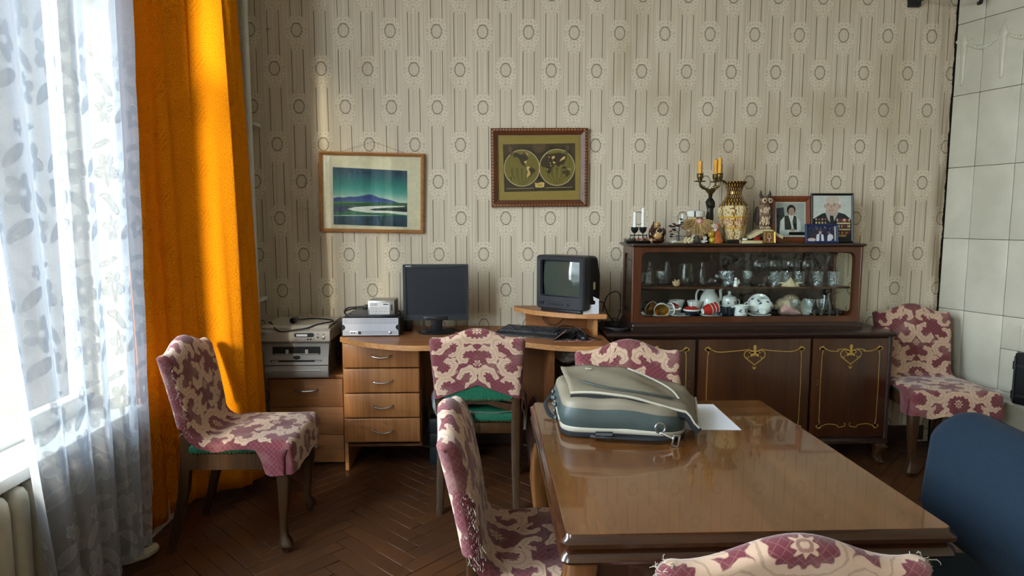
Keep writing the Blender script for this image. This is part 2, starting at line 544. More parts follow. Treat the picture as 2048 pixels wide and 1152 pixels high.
# ------------------------------------------------------------------ lace (UV in metres)
def lace_mat():
    t = MT('lace')
    nt = t.nt; nt.nodes.remove(t.b)
    ux, uy, _ = t.xyz(t.coords('UV'))
    CU, CV = 0.30, 0.42
    tot = None; hole = None; rim = None
    def cell(ou, ov, flip=1.0):
        return (((ux - ou)/CU).frac() - 0.5)*CU*flip, (((uy - ov)/CV).frac() - 0.5)*CV
    def flower(p, ca, cb, R, ph):
        nonlocal tot, rim, hole
        ex = p[0] - ca; ey = p[1] - cb
        r = (ex*ex + ey*ey).sqrt(); th = ey.atan2(ex) + ph
        edge = ((th*2.5).cos().abs()*0.42 + 0.60)*R
        m = (r - edge).ss(0.002, -0.002)
        strp = ((th*30.0).sin()*0.5 + 0.5)*0.35 + 0.65
        m2 = m*strp
        rm = (r - edge).abs().ss(0.0035, 0.0012)
        core = (r - R*0.20).ss(0.002, -0.002)
        tot = m2 if tot is None else tot.max(m2)
        rim = rm if rim is None else rim.max(rm)
        hole = core if hole is None else hole.max(core)
    def leaf(p, ca, cb, L, W, ang):
        nonlocal tot, rim
        c, s_ = math.cos(ang), math.sin(ang)
        ex = p[0] - ca; ey = p[1] - cb
        lx = ex*c + ey*s_; ly = ey*c - ex*s_ + lx*lx*(3.0)
        d = ((lx/L).pow(2.0) + (ly/W).pow(2.0)).sqrt()
        tot = tot.max(d.ss(1.04, 0.98)*0.85); rim = rim.max((d - 1.0).abs().ss(0.10, 0.03))
    p = cell(0.0, 0.0)
    flower(p, -0.055, 0.08, 0.062, 0.3); flower(p, 0.070, -0.02, 0.060, 1.4); flower(p, -0.05, -0.13, 0.050, 0.9)
    flower(p, 0.085, 0.165, 0.026, 0.2)
    leaf(p, 0.06, 0.09, 0.055, 0.018, 0.7); leaf(p, -0.045, -0.035, 0.060, 0.020, -0.6); leaf(p, 0.055, -0.125, 0.065, 0.022, 0.5); leaf(p, -0.07, 0.175, 0.05, 0.012, 0.3)
    vo = t.node('ShaderNodeTexVoronoi'); vo.inputs['Scale'].default_value = 170.0
    t.lnk(t.vec(ux, uy, 0.0), vo.inputs['Vector'])
    mesh_ = Ex(nt, vo.outputs['Distance']).ss(0.25, 0.55)*0.16
    fade = uy.ss(2.25, 1.75)                      # plain net at the top, flowers below
    tot = (tot*(1-hole))*fade; rim = rim*fade
    alpha = (tot*0.14 + rim*0.06 + mesh_*0.4 + 0.73).clamp()
    df = t.node('ShaderNodeBsdfDiffuse'); t.lnk(t.mix((rim*0.7 + tot*0.5).clamp(), (0.55, 0.545, 0.56, 1), (0.86, 0.85, 0.86, 1)), df.inputs[0])
    tl = t.node('ShaderNodeBsdfTranslucent'); t.lnk(t.mix((tot*0.8 + rim*0.0).clamp(), (0.115, 0.13, 0.155, 1), (0.05, 0.062, 0.08, 1)), tl.inputs[0])
    m1 = t.node('ShaderNodeMixShader'); m1.inputs[0].default_value = 0.55
    t.lnk(df.outputs[0], m1.inputs[1]); t.lnk(tl.outputs[0], m1.inputs[2])
    tr = t.node('ShaderNodeBsdfTransparent'); tr.inputs[0].default_value = (1, 1, 1, 1)
    mx = t.node('ShaderNodeMixShader'); t.lnk(alpha.v, mx.inputs[0]); t.lnk(tr.outputs[0], mx.inputs[1]); t.lnk(m1.outputs[0], mx.inputs[2])
    t.lnk(mx.outputs[0], t.out.inputs[0])
    return t.m

def orange_cloth():
    t = MT('orange_cloth')
    ux, uy, _ = t.xyz(t.coords('UV'))
    nt = t.nt; nt.nodes.remove(t.b)
    px = ((ux/0.20).frac() - 0.5)*0.20; py = ((uy/0.24 + (ux/0.20).floor()*0.5).frac() - 0.5)*0.24
    ax = px.abs()
    spray = ((py - ax*1.6)*210.0).sin().ss(0.75, 0.98)*((px/0.055).pow(2.0) + (py/0.06).pow(2.0)).ss(1.0, 0.5)
    vo = t.node('ShaderNodeTexNoise'); vo.inputs['Scale'].default_value = 230.0; vo.inputs['Detail'].default_value = 1.0
    t.lnk(t.vec(ux, uy*0.8, 0.0), vo.inputs['Vector'])
    g = Ex(nt, vo.outputs[0]).ss(0.42, 0.60)
    base = t.mix(g*0.45 + spray*0.35, srgb('#e58a12'), srgb('#a05208'))
    df = t.node('ShaderNodeBsdfDiffuse'); t.lnk(base, df.inputs[0])
    tl = t.node('ShaderNodeBsdfTranslucent'); tl.inputs[0].default_value = srgb('#c96a08')
    bp = t.node('ShaderNodeBump'); bp.inputs['Strength'].default_value = 0.5; bp.inputs['Distance'].default_value = 0.002
    t.lnk((g + spray).v, bp.inputs['Height']); t.lnk(bp.outputs[0], df.inputs['Normal'])
    mx = t.node('ShaderNodeMixShader'); mx.inputs[0].default_value = 0.05
    t.lnk(df.outputs[0], mx.inputs[1]); t.lnk(tl.outputs[0], mx.inputs[2]); t.lnk(mx.outputs[0], t.out.inputs[0])
    return t.m

def parquet(name, island=False):
    t = MT(name)
    if island:
        g = t.node('ShaderNodeNewGeometry'); r = Ex(t.nt, g.outputs['Random Per Island'])
    else:
        g = t.node('ShaderNodeObjectInfo'); r = Ex(t.nt, g.outputs['Random'])
    x, y, z = t.xyz(t.coords())
    v = t.vec(x*4.0 + r*50.0, y*70.0 + r*13.0, 0.0) if not island else t.vec((x + y)*12.0 + r*50.0, (x - y)*12.0, 0.0)
    a = t.noise(v, 1.0, 4, 0.65, 0.5)
    base = t.mix(a*0.7 + r*0.3, srgb('#331c0f'), srgb('#613a1e'))
    gp = t.node('ShaderNodeNewGeometry'); px, py, pz = t.xyz(gp.outputs['Position'])
    w = t.noise(t.vec(px, py, 0.0), 2.6, 5, 0.65)
    base = t.mix(w.ss(0.42, 0.72)*0.45, base, srgb('#33201a'))
    sp = t.noise(t.vec(px, py, 3.0), 55.0, 3, 0.6)
    base = t.mix(sp.ss(0.70, 0.76)*0.35, base, srgb('#9a8a78'))
    t.set(base=base, rough=a*0.15 + w*0.25 + 0.22, spec=0.45)
    t.bump(a*0.5 + sp*0.4, 0.15, 0.001)
    return t.m

MAT = dict(
    wallpaper=wallpaper(), damask=damask(), lace=lace_mat(), orange=orange_cloth(),
    parquet=parquet('parquet'), parquet_far=parquet('parquet_far', True),
    wall_plain=plain('wall_plain', '#b9ab93', 0.8, var=0.04, scale=3),
    plaster=plain('plaster', '#cfcabd', 0.9, var=0.05, scale=4, bump=0.1),
    white_paint=plain('white_paint', '#d9d8d2', 0.45, var=0.05, scale=12),
    old_paint=plain('old_paint', '#b9b4a2', 0.5, var=0.10, scale=18, bump=0.1),
    subfloor=plain('subfloor', '#1a100a', 0.9),
    blocker_dark=plain('blocker_dark', '#3f3c3a', 0.9, var=0.08, scale=2, bump=0.1),
    tile=None, grout=plain('grout', '#7d7768', 0.9),
    iron=plain('iron', '#15161a', 0.55, var=0.2), 
    desk=wood('desk_laminate', '#7a4a2a', '#a3683c', 0, 1.0, 0.42, fine=0.6),
    desk_edge=wood('desk_edge', '#a06a3c', '#c88f58', 0, 1.0, 0.45, fine=0.6),
    alder_v=wood('alder_drawer', '#86532c', '#b67a45', 2, 1.0, 0.42, fine=0.45, rand=0.12),
    alder_side=wood('alder_panel', '#5f3a20', '#7d4e2b', 2, 1.0, 0.5),
    beech=wood('pedestal_laminate', '#9a6740', '#b07a4e', 0, 1.3, 0.45, fine=0.6),
    walnut=wood('walnut', '#2a1409', '#4c2710', 2, 0.8, 0.32, coat=0.3, fine=0.35),
    walnut_h=wood('walnut_rail', '#33180a', '#5e2f14', 2, 0.9, 0.3, coat=0.3, fine=0.35),
    walnut_dark=wood('walnut_dark', '#1c0f09', '#38201a', 0, 0.9, 0.38, coat=0.2, fine=0.4),
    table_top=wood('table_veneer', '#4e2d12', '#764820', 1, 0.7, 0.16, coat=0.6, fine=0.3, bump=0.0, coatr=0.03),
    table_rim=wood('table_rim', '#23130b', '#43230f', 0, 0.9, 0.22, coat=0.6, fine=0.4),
    table_leg=wood('table_leg', '#4b2c14', '#7d5128', 2, 0.9, 0.3, coat=0.3),
    chair_wood=wood('chair_wood', '#28180c', '#4a2f18', 2, 1.4, 0.42, coat=0.0, spec=0.35),
    green=plain('green_upholstery', '#0f5a41', 0.55, var=0.25, scale=120, bump=0.5),
    brass_old=plain('brass_old', '#7d6a42', 0.35, 0.9, var=0.2),
    inlay=plain('inlay', '#b08d45', 0.4, 0.1, var=0.12, scale=90),
    chrome=plain('chrome', '#c9c9c9', 0.22, 0.95, var=0.04),
    printer=plain('printer_plastic', '#b4aa9c', 0.5, var=0.04, scale=8),
    printer2=plain('printer_plastic_lower', '#9a9692', 0.5, var=0.04, scale=8),
    printer_side=plain('printer_side', '#3b3c40', 0.5),
    black=plain('black_plastic', '#15161a', 0.42, var=0.08),
    black_matte=plain('black_matte', '#101114', 0.75, var=0.1),
    monitor=plain('monitor_plastic', '#1d2127', 0.45, var=0.05),
    screen=plain('lcd_screen', '#1c2129', 0.32, var=0.02),
    crt=plain('crt_glass', '#3e463f', 0.06, spec=0.9, var=0.02),
    tv=plain('tv_plastic', '#26272c', 0.4, var=0.06),
    tv_back=plain('tv_back', '#0b0c0f', 0.6),
    silver=plain('silver_mesh', '#c4c4cc', 0.35, 0.25, var=0.03),
    steel=plain('steel', '#a9a5a2', 0.35, 0.8, var=0.05),
    case=plain('case_steel', '#4c4846', 0.45, 0.5),
    paper=plain('paper', '#e9ecf5', 0.8, var=0.02, scale=6),
    sticker=plain('sticker', '#e3dcd8', 0.6, var=0.02),
    porcelain=plain('porcelain', '#e4e8e4', 0.18, var=0.02, coat=0.4),
    red_china=plain('red_china', '#b3261a', 0.22, var=0.06, coat=0.4),
    navy_china=plain('navy_china', '#16202e', 0.2, var=0.1, coat=0.4),
    gold=plain('gold', '#b98a35', 0.25, 0.8, var=0.1),
    blue_print=plain('blue_print', '#3b4668', 0.4),
    glass=glass_mat('clear_glass', (0.95, 0.97, 0.97, 1), 0.02, 0.55, 3.2),
    cut_glass=glass_mat('cut_glass', (0.92, 0.95, 0.95, 1), 0.03, 0.55, 2.8, 0.05, 'cut'),
    pane=glass_mat('pane_glass', (0.96, 0.98, 0.97, 1), 0.018, 0.6, 4.5, 0.0),
    smoke_glass=glass_mat('smoke_glass', (0.30, 0.33, 0.34, 1), 0.08, 0.8, 2.5),
    frame_oak=wood('frame_oak', '#8a5a2e', '#b98450', 0, 1.5, 0.45),
    frame_carved=wood('frame_carved', '#42220f', '#6e3d20', 0, 2.0, 0.42, bump=0.3),
    frame_mahogany=wood('frame_mahogany', '#55230e', '#8a4722', 2, 1.5, 0.35, coat=0.3),
    frame_black=plain('frame_black', '#0c0c10', 0.4),
    frame_blue=plain('frame_blue', '#172a52', 0.6, var=0.2, scale=60),
    mat_board=plain('mat_board', '#d8c9a8', 0.8, var=0.06, scale=5),
    printed=attr_mat('printed', 0.55, 0.3),
    wax_white=plain('wax_white', '#e6e4e0', 0.5, var=0.02),
    wax_yellow=plain('wax_yellow', '#d99a08', 0.5, var=0.05),
    bronze=plain('bronze', '#2b251d', 0.42, 0.6, var=0.3),
    bronze_gold=plain('bronze_gold', '#6b5836', 0.32, 0.85, var=0.3, scale=120),
    dark_green_metal=plain('dark_green_metal', '#1d211f', 0.4, 0.3),
    fir=plain('fir_twigs', '#3c3a2c', 0.8, var=0.3, scale=80),
    berry=plain('berry', '#a0503c', 0.5),
    brown_glaze=plain('brown_glaze', '#33190f', 0.2, coat=0.6, var=0.3, scale=40),
    ochre_glaze=plain('ochre_glaze', '#b18a52', 0.25, coat=0.6, var=0.12, scale=40),
    straw=plain('straw', '#b79a66', 0.85, var=0.25, scale=200, bump=0.6),
    white_fur=plain('white_fur', '#cfcdc6', 0.95, var=0.12, scale=150, bump=0.8),
    nose=plain('nose_pink', '#cf9a90', 0.6, var=0.04),
    maroon=plain('maroon_cloth', '#5c1f28', 0.85, var=0.12),
    leaf_green=plain('leaf_green', '#16402e', 0.5, var=0.2),
    amber=plain('amber_glaze', '#b5591a', 0.18, coat=0.7, var=0.25, scale=45),
    amber_y=plain('yellow_glaze', '#a98a1c', 0.18, coat=0.7, var=0.3, scale=120),
    owl=plain('owl_feathers', '#6d5640', 0.7, var=0.45, scale=70, bump=0.6),
    owl_pale=plain('owl_pale', '#c5ad8e', 0.7, var=0.3, scale=90, bump=0.5),
    owl_dark=plain('owl_dark', '#33271f', 0.7, var=0.3, scale=90),
    page=plain('page', '#c9bb94', 0.8, var=0.1, scale=120),
    red_lacquer=plain('red_lacquer', '#8f1d14', 0.3, coat=0.5),
    shell=plain('shell', '#b79b74', 0.6, var=0.2, scale=60, bump=0.5),
    conch=plain('conch', '#b3a384', 0.5, var=0.2, scale=25, bump=0.3),
    conch_pink=plain('conch_pink', '#c79a98', 0.35, var=0.1, scale=25),
    bag_grey=plain('bag_grey_nylon', '#3d4846', 0.5, var=0.14, scale=14, bump=1.2),
    bag_beige=plain('bag_beige_nylon', '#7b7160', 0.55, var=0.12, scale=16, bump=1.2),
    bag_pipe=plain('bag_piping', '#b3ac9b', 0.55),
    webbing=plain('webbing', '#14171c', 0.7, var=0.15, scale=200),
    blue_cloth=plain('blue_office_fabric', '#1a2633', 0.95, var=0.16, scale=260, bump=0.4, sheen=0.03, spec=0.1),
    ribbon=plain('ribbon', '#5a554f', 0.8),
    plastic_bag=plain('plastic_bag', '#b9bcc0', 0.4, var=0.15, scale=10),
)
def tile_mat():
    t = MT('glazed_tile')
    g = t.node('ShaderNodeNewGeometry'); px, py, pz = t.xyz(g.outputs['Position'])
    n = t.noise(t.coords('Object', (1, 1, 1)), 3.0, 4)
    base = t.mix(n.ss(0.3, 0.7), srgb('#b9b5a4'), srgb('#cdc8b8'))
    v = t.vec(px, py, pz)
    s1 = t.noise(v, 70.0, 2)
    base = t.mix(s1.ss(0.76, 0.79)*0.7, base, srgb('#5c554a'))
    t.set(base=base, rough=0.28, spec=0.5)
    t.bump(t.noise(v, 16.0, 3)*0.6, 0.12, 0.004)
    return t.m
MAT['tile'] = tile_mat()
# ------------------------------------------------------------------ room shell
WX = -1.46; BY = 3.88; RX_ = 3.45; FY = -2.4; CZ = 3.35
mb = MB(); mb.box(WX-0.25, RX_+0.1, FY-0.1, BY+0.1, -0.10, -0.018)
floor = struct('floor', mb, MAT['subfloor'])
mb = MB(); mb.box(WX-0.25, RX_+0.1, FY-0.1, BY+0.1, CZ, CZ+0.1); struct('ceiling', mb, MAT['plaster'])
mb = MB(); mb.box(WX-0.25, RX_+0.1, BY, BY+0.12, -0.02, CZ); struct('wall_back', mb, MAT['wallpaper'])
mb = MB(); mb.box(RX_, RX_+0.12, FY, BY, -0.02, CZ); struct('wall_right', mb, MAT['wall_plain'])
mb = MB(); mb.box(WX-0.25, RX_+0.1, FY-0.12, FY, -0.02, CZ); struct('wall_front', mb, MAT['wall_plain'])
mb = MB()
ys = [FY] + [q for w in sorted(WIN) for q in w] + [BY]
for k in range(0, len(ys), 2): mb.box(WX-0.25, WX, ys[k], ys[k+1], -0.02, CZ)
for (y0, y1) in WIN:
    mb.box(WX-0.25, WX-0.09, y0, y1, -0.02, WZ0-0.03); mb.box(WX-0.25, WX, y0, y1, WZ1, CZ)
struct('wall_left', mb, MAT['plaster'])
mb = MB(); mb.box(0.6-2.0, 2.72, BY-0.02, BY, 0.0, 0.09, 0.004); struct('baseboard_back', mb, MAT['walnut_dark'])

# unseen slab added outside to keep the sun out of the second window
mb = MB(); mb.box(WX-0.25-0.70, WX-0.25, -2.9, -2.5, -0.5, 6.0); struct('sun_blocker', mb, MAT['plaster'])

# dark slab added outside to hide the bright sky behind the lace
mb = MB(); mb.box(-8.0, WX-0.25, 3.45, 3.75, -1.0, 8.0); struct('sky_blocker', mb, MAT['blocker_dark'])

# windows: frame, mullion, transom, panes, sill
for k, (y0, y1) in enumerate(WIN):
    w = bpy.data.objects.new('window_%d' % (k+1), None); COL.objects.link(w); w['kind'] = 'structure'
    x0, x1 = WX-0.21, WX-0.15
    mb = MB()
    for (a, b, c, d) in ((y0, y0+0.07, WZ0, WZ1), (y1-0.07, y1, WZ0, WZ1), (y0, y1, WZ0, WZ0+0.08), (y0, y1, WZ1-0.07, WZ1)):
        mb.box(x0, x1, a, b, c, d, 0.006)
    part('window_frame', mb, MAT['white_paint'], w)
    zt = 2.35; ms = [(y0+y1)/2] if k == 0 else [y0 + (y1-y0)/3, y0 + 2*(y1-y0)/3]
    for ym in ms:
        mb = MB(); mb.box(x0-0.005, x1+0.008, ym-0.045, ym+0.045, WZ0+0.08, zt, 0.006); part('mullion', mb, MAT['white_paint'], w)
    pn = []; e0 = y0+0.07
    for ym in ms: pn.append((e0, ym-0.045, WZ0+0.08, zt)); e0 = ym+0.045
    pn += [(e0, y1-0.07, WZ0+0.08, zt), (y0+0.07, y1-0.07, zt+0.07, WZ1-0.07)]
    mb = MB(); mb.box(x0-0.005, x1+0.008, y0+0.07, y1-0.07, zt, zt+0.07, 0.006); part('transom', mb, MAT['white_paint'], w)
    for (a, b, c, d) in pn:
        mb = MB(); xm = (x0+x1)/2
        mb.box(xm-0.002, xm+0.002, a, b, c, d); part('pane', mb, MAT['pane'], w, smooth=False)
    mb = MB(); mb.box(WX-0.15, WX+0.035, y0-0.04 if k else y0-0.02, y1+0.02, WZ0-0.03, WZ0+0.012, 0.008); part('window_sill', mb, MAT['white_paint'], w)

# ------------------------------------------------------------------ parquet: herringbone strips
PW, PL = 0.072, 0.072*6
def cam_px(p):
    F = 1300; yaw = math.atan(47/F); pit = math.atan(136/F)
    fw = Vector((math.sin(yaw)*math.cos(pit), math.cos(yaw)*math.cos(pit), -math.sin(pit)))
    rt = Vector((math.cos(yaw), -math.sin(yaw), 0)); up = rt.cross(fw)
    q = Vector(p) - Vector((0, 0, 1.37)); d = q.dot(fw)
    return (1024 + F*q.dot(rt)/d, 576 - F*q.dot(up)/d, d) if d > 0.1 else (0, 0, -1)
strips = []
n6 = 6
for m in range(-9, 10):
    for i in range(-60, 61):
        for kind in (0, 1):
            if kind == 0: cx, cy_ = (i + 2*n6*m + n6/2)*PW, (i + 0.5)*PW
            else: cx, cy_ = (i + 2*n6*m + 0.5)*PW, (i + 1 + n6/2)*PW
            X = (cx - cy_)*math.sqrt(0.5) - 0.30; Y = (cx + cy_)*math.sqrt(0.5) + 0.9
            if WX+0.02 < X < RX_ - 0.02 and FY+0.02 < Y < BY+0.06:
                strips.append((X, Y, PI/4 + (PI/2 if kind else 0)))
def vis(s):
    x, y, d = cam_px((s[0], s[1], 0))
    if d < 0: return -1
    ok = (120 < x < 1180 and 880 < y < 1230) or (1780 < x < 2100 and 900 < y < 1200)
    return 1/d if ok else -1
strips.sort(key=vis, reverse=True)
gap = 0.0012
mb = MB(); mb.box(-PL/2+gap, PL/2-gap, -PW/2+gap, PW/2-gap, -0.018, 0.0, 0.0012, 1)
pm = mb.mesh('parquet_strip', MAT['parquet'])
nnear = min(300, sum(1 for s in strips if vis(s) > 0))
rnd = random.Random(3)
for s in strips[:nnear]:
    o = link('parquet_strip', pm, floor, (s[0], s[1], -rnd.random()*0.0015), (0, 0, s[2] + rnd.uniform(-.004, .004)))
mb = MB()
for s in strips[nnear:]:
    mb.M = T(s[0], s[1], 0) @ RZ(s[2])
    mb.box(-PL/2+gap, PL/2-gap, -PW/2+gap, PW/2-gap, -0.018, 0.0)
o = part('parquet_strips', mb, MAT['parquet_far'], floor, smooth=False); o['kind'] = 'stuff'

# ------------------------------------------------------------------ tiled stove across the corner
st = thing('tile_stove', 'white glazed tile stove with garland relief in the right corner', 'stove', (2.775, 3.86, 0), math.atan2(-0.949, 0.314))
mb = MB(); mb.prism([(-0.01, 0.018), (1.52, 0.018), (1.52, 0.50), (1.2, 0.62), (-0.01, 0.09)], 0.0, CZ-0.01); part('stove_body', mb, MAT['grout'], st, smooth=False)
sx = [-0.012, 0.145, 0.365, 0.585, 0.805, 1.025, 1.245, 1.465]
sz = [0.0, 0.41, 0.835, 1.26, 1.68, 2.10, 2.51, 2.93, CZ-0.02]
def tile_piece(a, b, c, d, g=0.0011):
    mb = MB(); mb.box(a+g, b-g, -0.004, 0.02, c+g, d-g, 0.003, 2); part('tile', mb, MAT['tile'], st)
for i in range(len(sx)-1):
    for j in range(len(sz)-1):
        a, b, c, d = sx[i], sx[i+1], sz[j], sz[j+1]
        if j == 1 and i in (2, 3): c = 0.65               # above the fire door
        if j == 0 and i in (2, 3): d = 0.355
        g = 0.0011
        if j == 1 and i == 2: tile_piece(0.365, 0.453, 0.41, 0.65)
        if j == 0 and i == 2: tile_piece(0.365, 0.453, 0.355, 0.41)
        mb = MB(); mb.box(a+g, b-g, -0.004, 0.02, c+g, d-g, 0.003, 2)
        t_ = part('tile', mb, MAT['tile'], st)
        t_.location = (0, -rnd.random()*0.002, 0)
def relief(mb, s, z, k=1.0):
    # fluted drop with a bow on top
    prof = [(0.0, 0.0), (0.010, 0.006), (0.007, 0.016), (0.011, 0.022), (0.013, 0.030), (0.014, 0.10), (0.018, 0.17), (0.021, 0.215), (0.017, 0.225), (0.024, 0.235), (0.022, 0.250), (0.010, 0.285), (0.004, 0.315), (0.0, 0.322)]
    mb.M = T(s, -0.004, z) @ Matrix.Diagonal((k, 0.55*k, k, 1))
    mb.lathe([(r, q) for r, q in prof], 14, shape=lambda a, q: 1.0 + (0.08*math.cos(7*a) if 0.03 < q < 0.215 else 0))
    for sg in (-1, 1):
        mb.tube(spline([(sg*0.014, 0, 0.243), (sg*0.032, -0.004, 0.262), (sg*0.048, 0, 0.256), (sg*0.036, 0, 0.247), (sg*0.018, 0, 0.240)], 4), 0.005, 6)
        mb.tube(spline([(sg*0.016, 0, 0.18), (sg*0.030, 0, 0.150), (sg*0.040, 0, 0.158), (sg*0.036, 0, 0.140)], 4), 0.0035, 6)
    mb.M = Matrix()
for s in (0.035, 0.255, 0.475, 0.695):
    mb = MB(); relief(mb, s, 2.152, 1.02); part('pendant_relief', mb, MAT['tile'], st)
for s in (0.035, 0.255, 0.475):
    mb = MB(); pts = []
    for k in range(13):
        f = k/12; pts.append((s + 0.022 + f*0.176, -0.004, 2.385 - 0.035*math.sin(PI*f)))
    for k, p_ in enumerate(pts): mb.ball((p_[0], p_[1], p_[2]), (0.012, 0.008, 0.009 + 0.006*math.sin(PI*k/12)), 8, 5)
    part('garland_relief', mb, MAT['tile'], st)
mb = MB(); relief(mb, 0.470, 0.655, 0.5); part('pendant_relief', mb, MAT['tile'], st)
mb = MB(); mb.box(0.455, 0.80, -0.022, 0.02, 0.362, 0.642, 0.006); d_ = part('fire_door', mb, MAT['iron'], st)
mb = MB()
for z in (0.41, 0.575): mb.tube([(0.462, -0.026, z-0.022), (0.462, -0.026, z+0.022)], 0.011, 8); mb.box(0.47, 0.60, -0.027, -0.022, z-0.010, z+0.010)
mb.tube([(0.462, -0.026, 0.375), (0.462, -0.026, 0.625)], 0.006, 8)
part('hinge', mb, MAT['iron'], d_)
mb = MB()
for (s, z, a) in ((0.37, 0.40, 0), (0.385, 0.372, 1), (0.40, 0.345, 2), (0.365, 0.335, .5), (0.43, 0.352, .2)):
    mb.M = T(s, -0.005, z) @ RY(a); mb.ball((0, 0, 0), (0.026, 0.006, 0.014), 9, 5)
part('plaster_patch', mb, MAT['plaster'], st)
# iron bracket high in the corner
mb = MB(); mb.tube([(2.50, 3.86, 2.64), (2.52, 3.80, 2.64), (2.62, 3.72, 2.618)] + [tuple(q) for q in spline([(2.72, 3.68, 2.605), (2.745, 3.67, 2.597), (2.745, 3.67, 2.575), (2.73, 3.67, 2.57)], 5)], 0.010, 8)
mb.box(2.46, 2.53, 3.855, 3.88, 2.61, 2.68, 0.003)
solo('iron_bracket', mb, MAT['iron'], 'black iron bracket with hooked end high in the corner by the stove', 'bracket')

# ------------------------------------------------------------------ heating
mb = MB(); mb.tube([(-1.335, 3.76, 0.0), (-1.335, 3.76, CZ)], 0.018, 12)
hp = solo('heating_pipe', mb, MAT['white_paint'], 'white vertical heating pipe in the corner beside the orange curtain', 'pipe')
for z in (0.9, 1.9, 2.9):
    mb = MB(); mb.box(-1.36, -1.31, 3.76, 3.88, z, z+0.02, 0.002); part('clip', mb, MAT['white_paint'], hp)
rad = thing('radiator', 'cream ribbed iron radiator under the window behind the lace curtain', 'radiator', (0, 0, 0))
for k in range(9):
    y = 1.55 + k*0.082
    mb = MB()
    mb.M = T(-1.455, y, 0)
    mb.sweep([(0,0,0.10), (0,0,0.115), (0,0,0.14), (0,0,0.50), (0,0,0.535), (0,0,0.553), (0,0,0.560)],
             [[(a*f, b*f) for a, b in rrect(-0.030, 0.040, -0.034, 0.034, 0.028, 4)] for f in (0.5, 0.85, 1, 1, 0.92, 0.7, 0.35)])
    part('rib', mb, MAT['old_paint'], rad)
mb = MB(); mb.tube(spline([(-1.44, 2.20, 0.16), (-1.44, 2.30, 0.14), (-1.415, 2.42, 0.075), (-1.38, 2.52, 0.045), (-1.38, 2.60, 0.03)], 6), 0.022, 10)
mb.tube([(-1.44, 1.50, 0.16), (-1.44, 2.22, 0.16)], 0.020, 10)
for y in (1.6, 2.1): mb.tube([(-1.44, y, 0.0), (-1.44, y, 0.16)], 0.012, 8)
part('feed_pipe', mb, MAT['old_paint'], rad)

# ------------------------------------------------------------------ curtains
def plan_len(P):
    L = [0.0]
    for a, b in zip(P, P[1:]): L.append(L[-1] + math.hypot(b[0]-a[0], b[1]-a[1]))
    return L
def lace_panel(y0t, y1t, y0b, y1b, waves, amp, seed, label, zb=0.07, scal=True):
    r = random.Random(seed)
    ph = [r.uniform(0, 6.28) for _ in range(4)]
    NU, NV = 240, 46; ZT = 3.12
    W = (y1t - y0t)*1.35
    def f(u, v):
        z = zb + (ZT - zb)*v
        q = v**0.8
        ya = y0b + (y0t - y0b)*q; yb = y1b + (y1t - y1b)*q
        th = 2*PI*waves*u
        a = amp*(0.75 + 0.25*math.sin(3*u*PI + ph[3]))*(1.0 - 0.25*v)
        x = -1.366 + a*(math.sin(th + ph[0] + 0.5*math.sin(th*0.37 + ph[1])) + 0.35*math.sin(2.1*th + ph[2] + v*1.2))
        y = ya + (yb - ya)*u + 0.25*a*math.sin(2*th + ph[1])
        if scal and u > 0.985: y += 0.006*abs(math.sin(z*38))
        if v < 0.03: z += 0.012*abs(math.sin(u*W*26))
        return (max(x, -1.41), y, z)
    mb = MB(); mb.grid(NU, NV, f, lambda u, v: (u*W, zb + (ZT - zb)*v))
    c = solo('lace_curtain', mb, MAT['lace'], label, 'curtain', 'white lace window curtains', ang=3.0)
    return c
lace_panel(1.68, 2.655, 1.985, 2.535, 5.0, 0.030, 4, 'white floral lace curtain next to the orange curtain')
lace_panel(0.58, 0.98, 0.58, 0.95, 4.0, 0.030, 9, 'white floral lace curtain gathered at the near end of the far window')
lace_panel(-0.60, -0.03, -0.55, -0.03, 5.0, 0.025, 12, 'white floral lace curtain on the window beside the camera')
def drape(P, zb, label, NV=60, nper=26, mat='orange', ztop=3.10, taper=0.0):
    Q = [(p[0], p[1]) for p in spline([(a, b, 0) for a, b in P], nper)]
    L = plan_len(Q); NU = len(Q)
    def f(u, v):
        i = min(NU-1, int(round(u*(NU-1)))); x, y = Q[i]
        b = zb(u); z = b + (ztop - b)*v
        k = 1.0 - 0.04*v
        return (x - taper*max(0.0, (u-0.5)/0.5)*v + 0.004*math.sin(9*v + u*30) + (0.010*math.sin(u*60 + v*3))*(1-v), y + 0.006*math.sin(v*7 + u*14), z)
    mb = MB(); mb.grid(NU, NV, f, lambda u, v: (L[min(NU-1, int(round(u*(NU-1))))], v*(ztop - 0.05)))
    c = solo('orange_curtain', mb, MAT[mat], label, 'curtain', 'orange curtains', ang=3.0)
    sm = c.modifiers.new('thickness', 'SOLIDIFY'); sm.thickness = 0.003
    return c
drape([(-1.448, 2.665), (-1.452, 2.76), (-1.446, 2.86), (-1.452, 2.95), (-1.440, 3.01), (-1.408, 3.06), (-1.366, 3.075), (-1.350, 3.092), (-1.275, 3.112), (-1.205, 3.130), (-1.175, 3.15), (-1.155, 3.21), (-1.145, 3.28), (-1.155, 3.34)],
      lambda u: 0.03 + 0.10*max(0, u-0.35), 'orange curtain hanging in the corner behind the left chair', taper=0.085)
drape([(-1.39, -0.02)] + [(-1.38 + (0.035 if k % 2 else -0.035), 0.02 + 0.05*k) for k in range(11)] + [(-1.39, 0.56)],
      lambda u: 0.03, 'orange curtain on the wall between the two windows')
cr = thing('curtain_rod', 'wooden curtain rod above the lace curtains', 'curtain rod', (0, 0, 0))
mb = MB(); mb.tube([(-1.375, -1.4, 3.125), (-1.375, 3.35, 3.125)], 0.016, 10); part('rod', mb, MAT['walnut_dark'], cr)
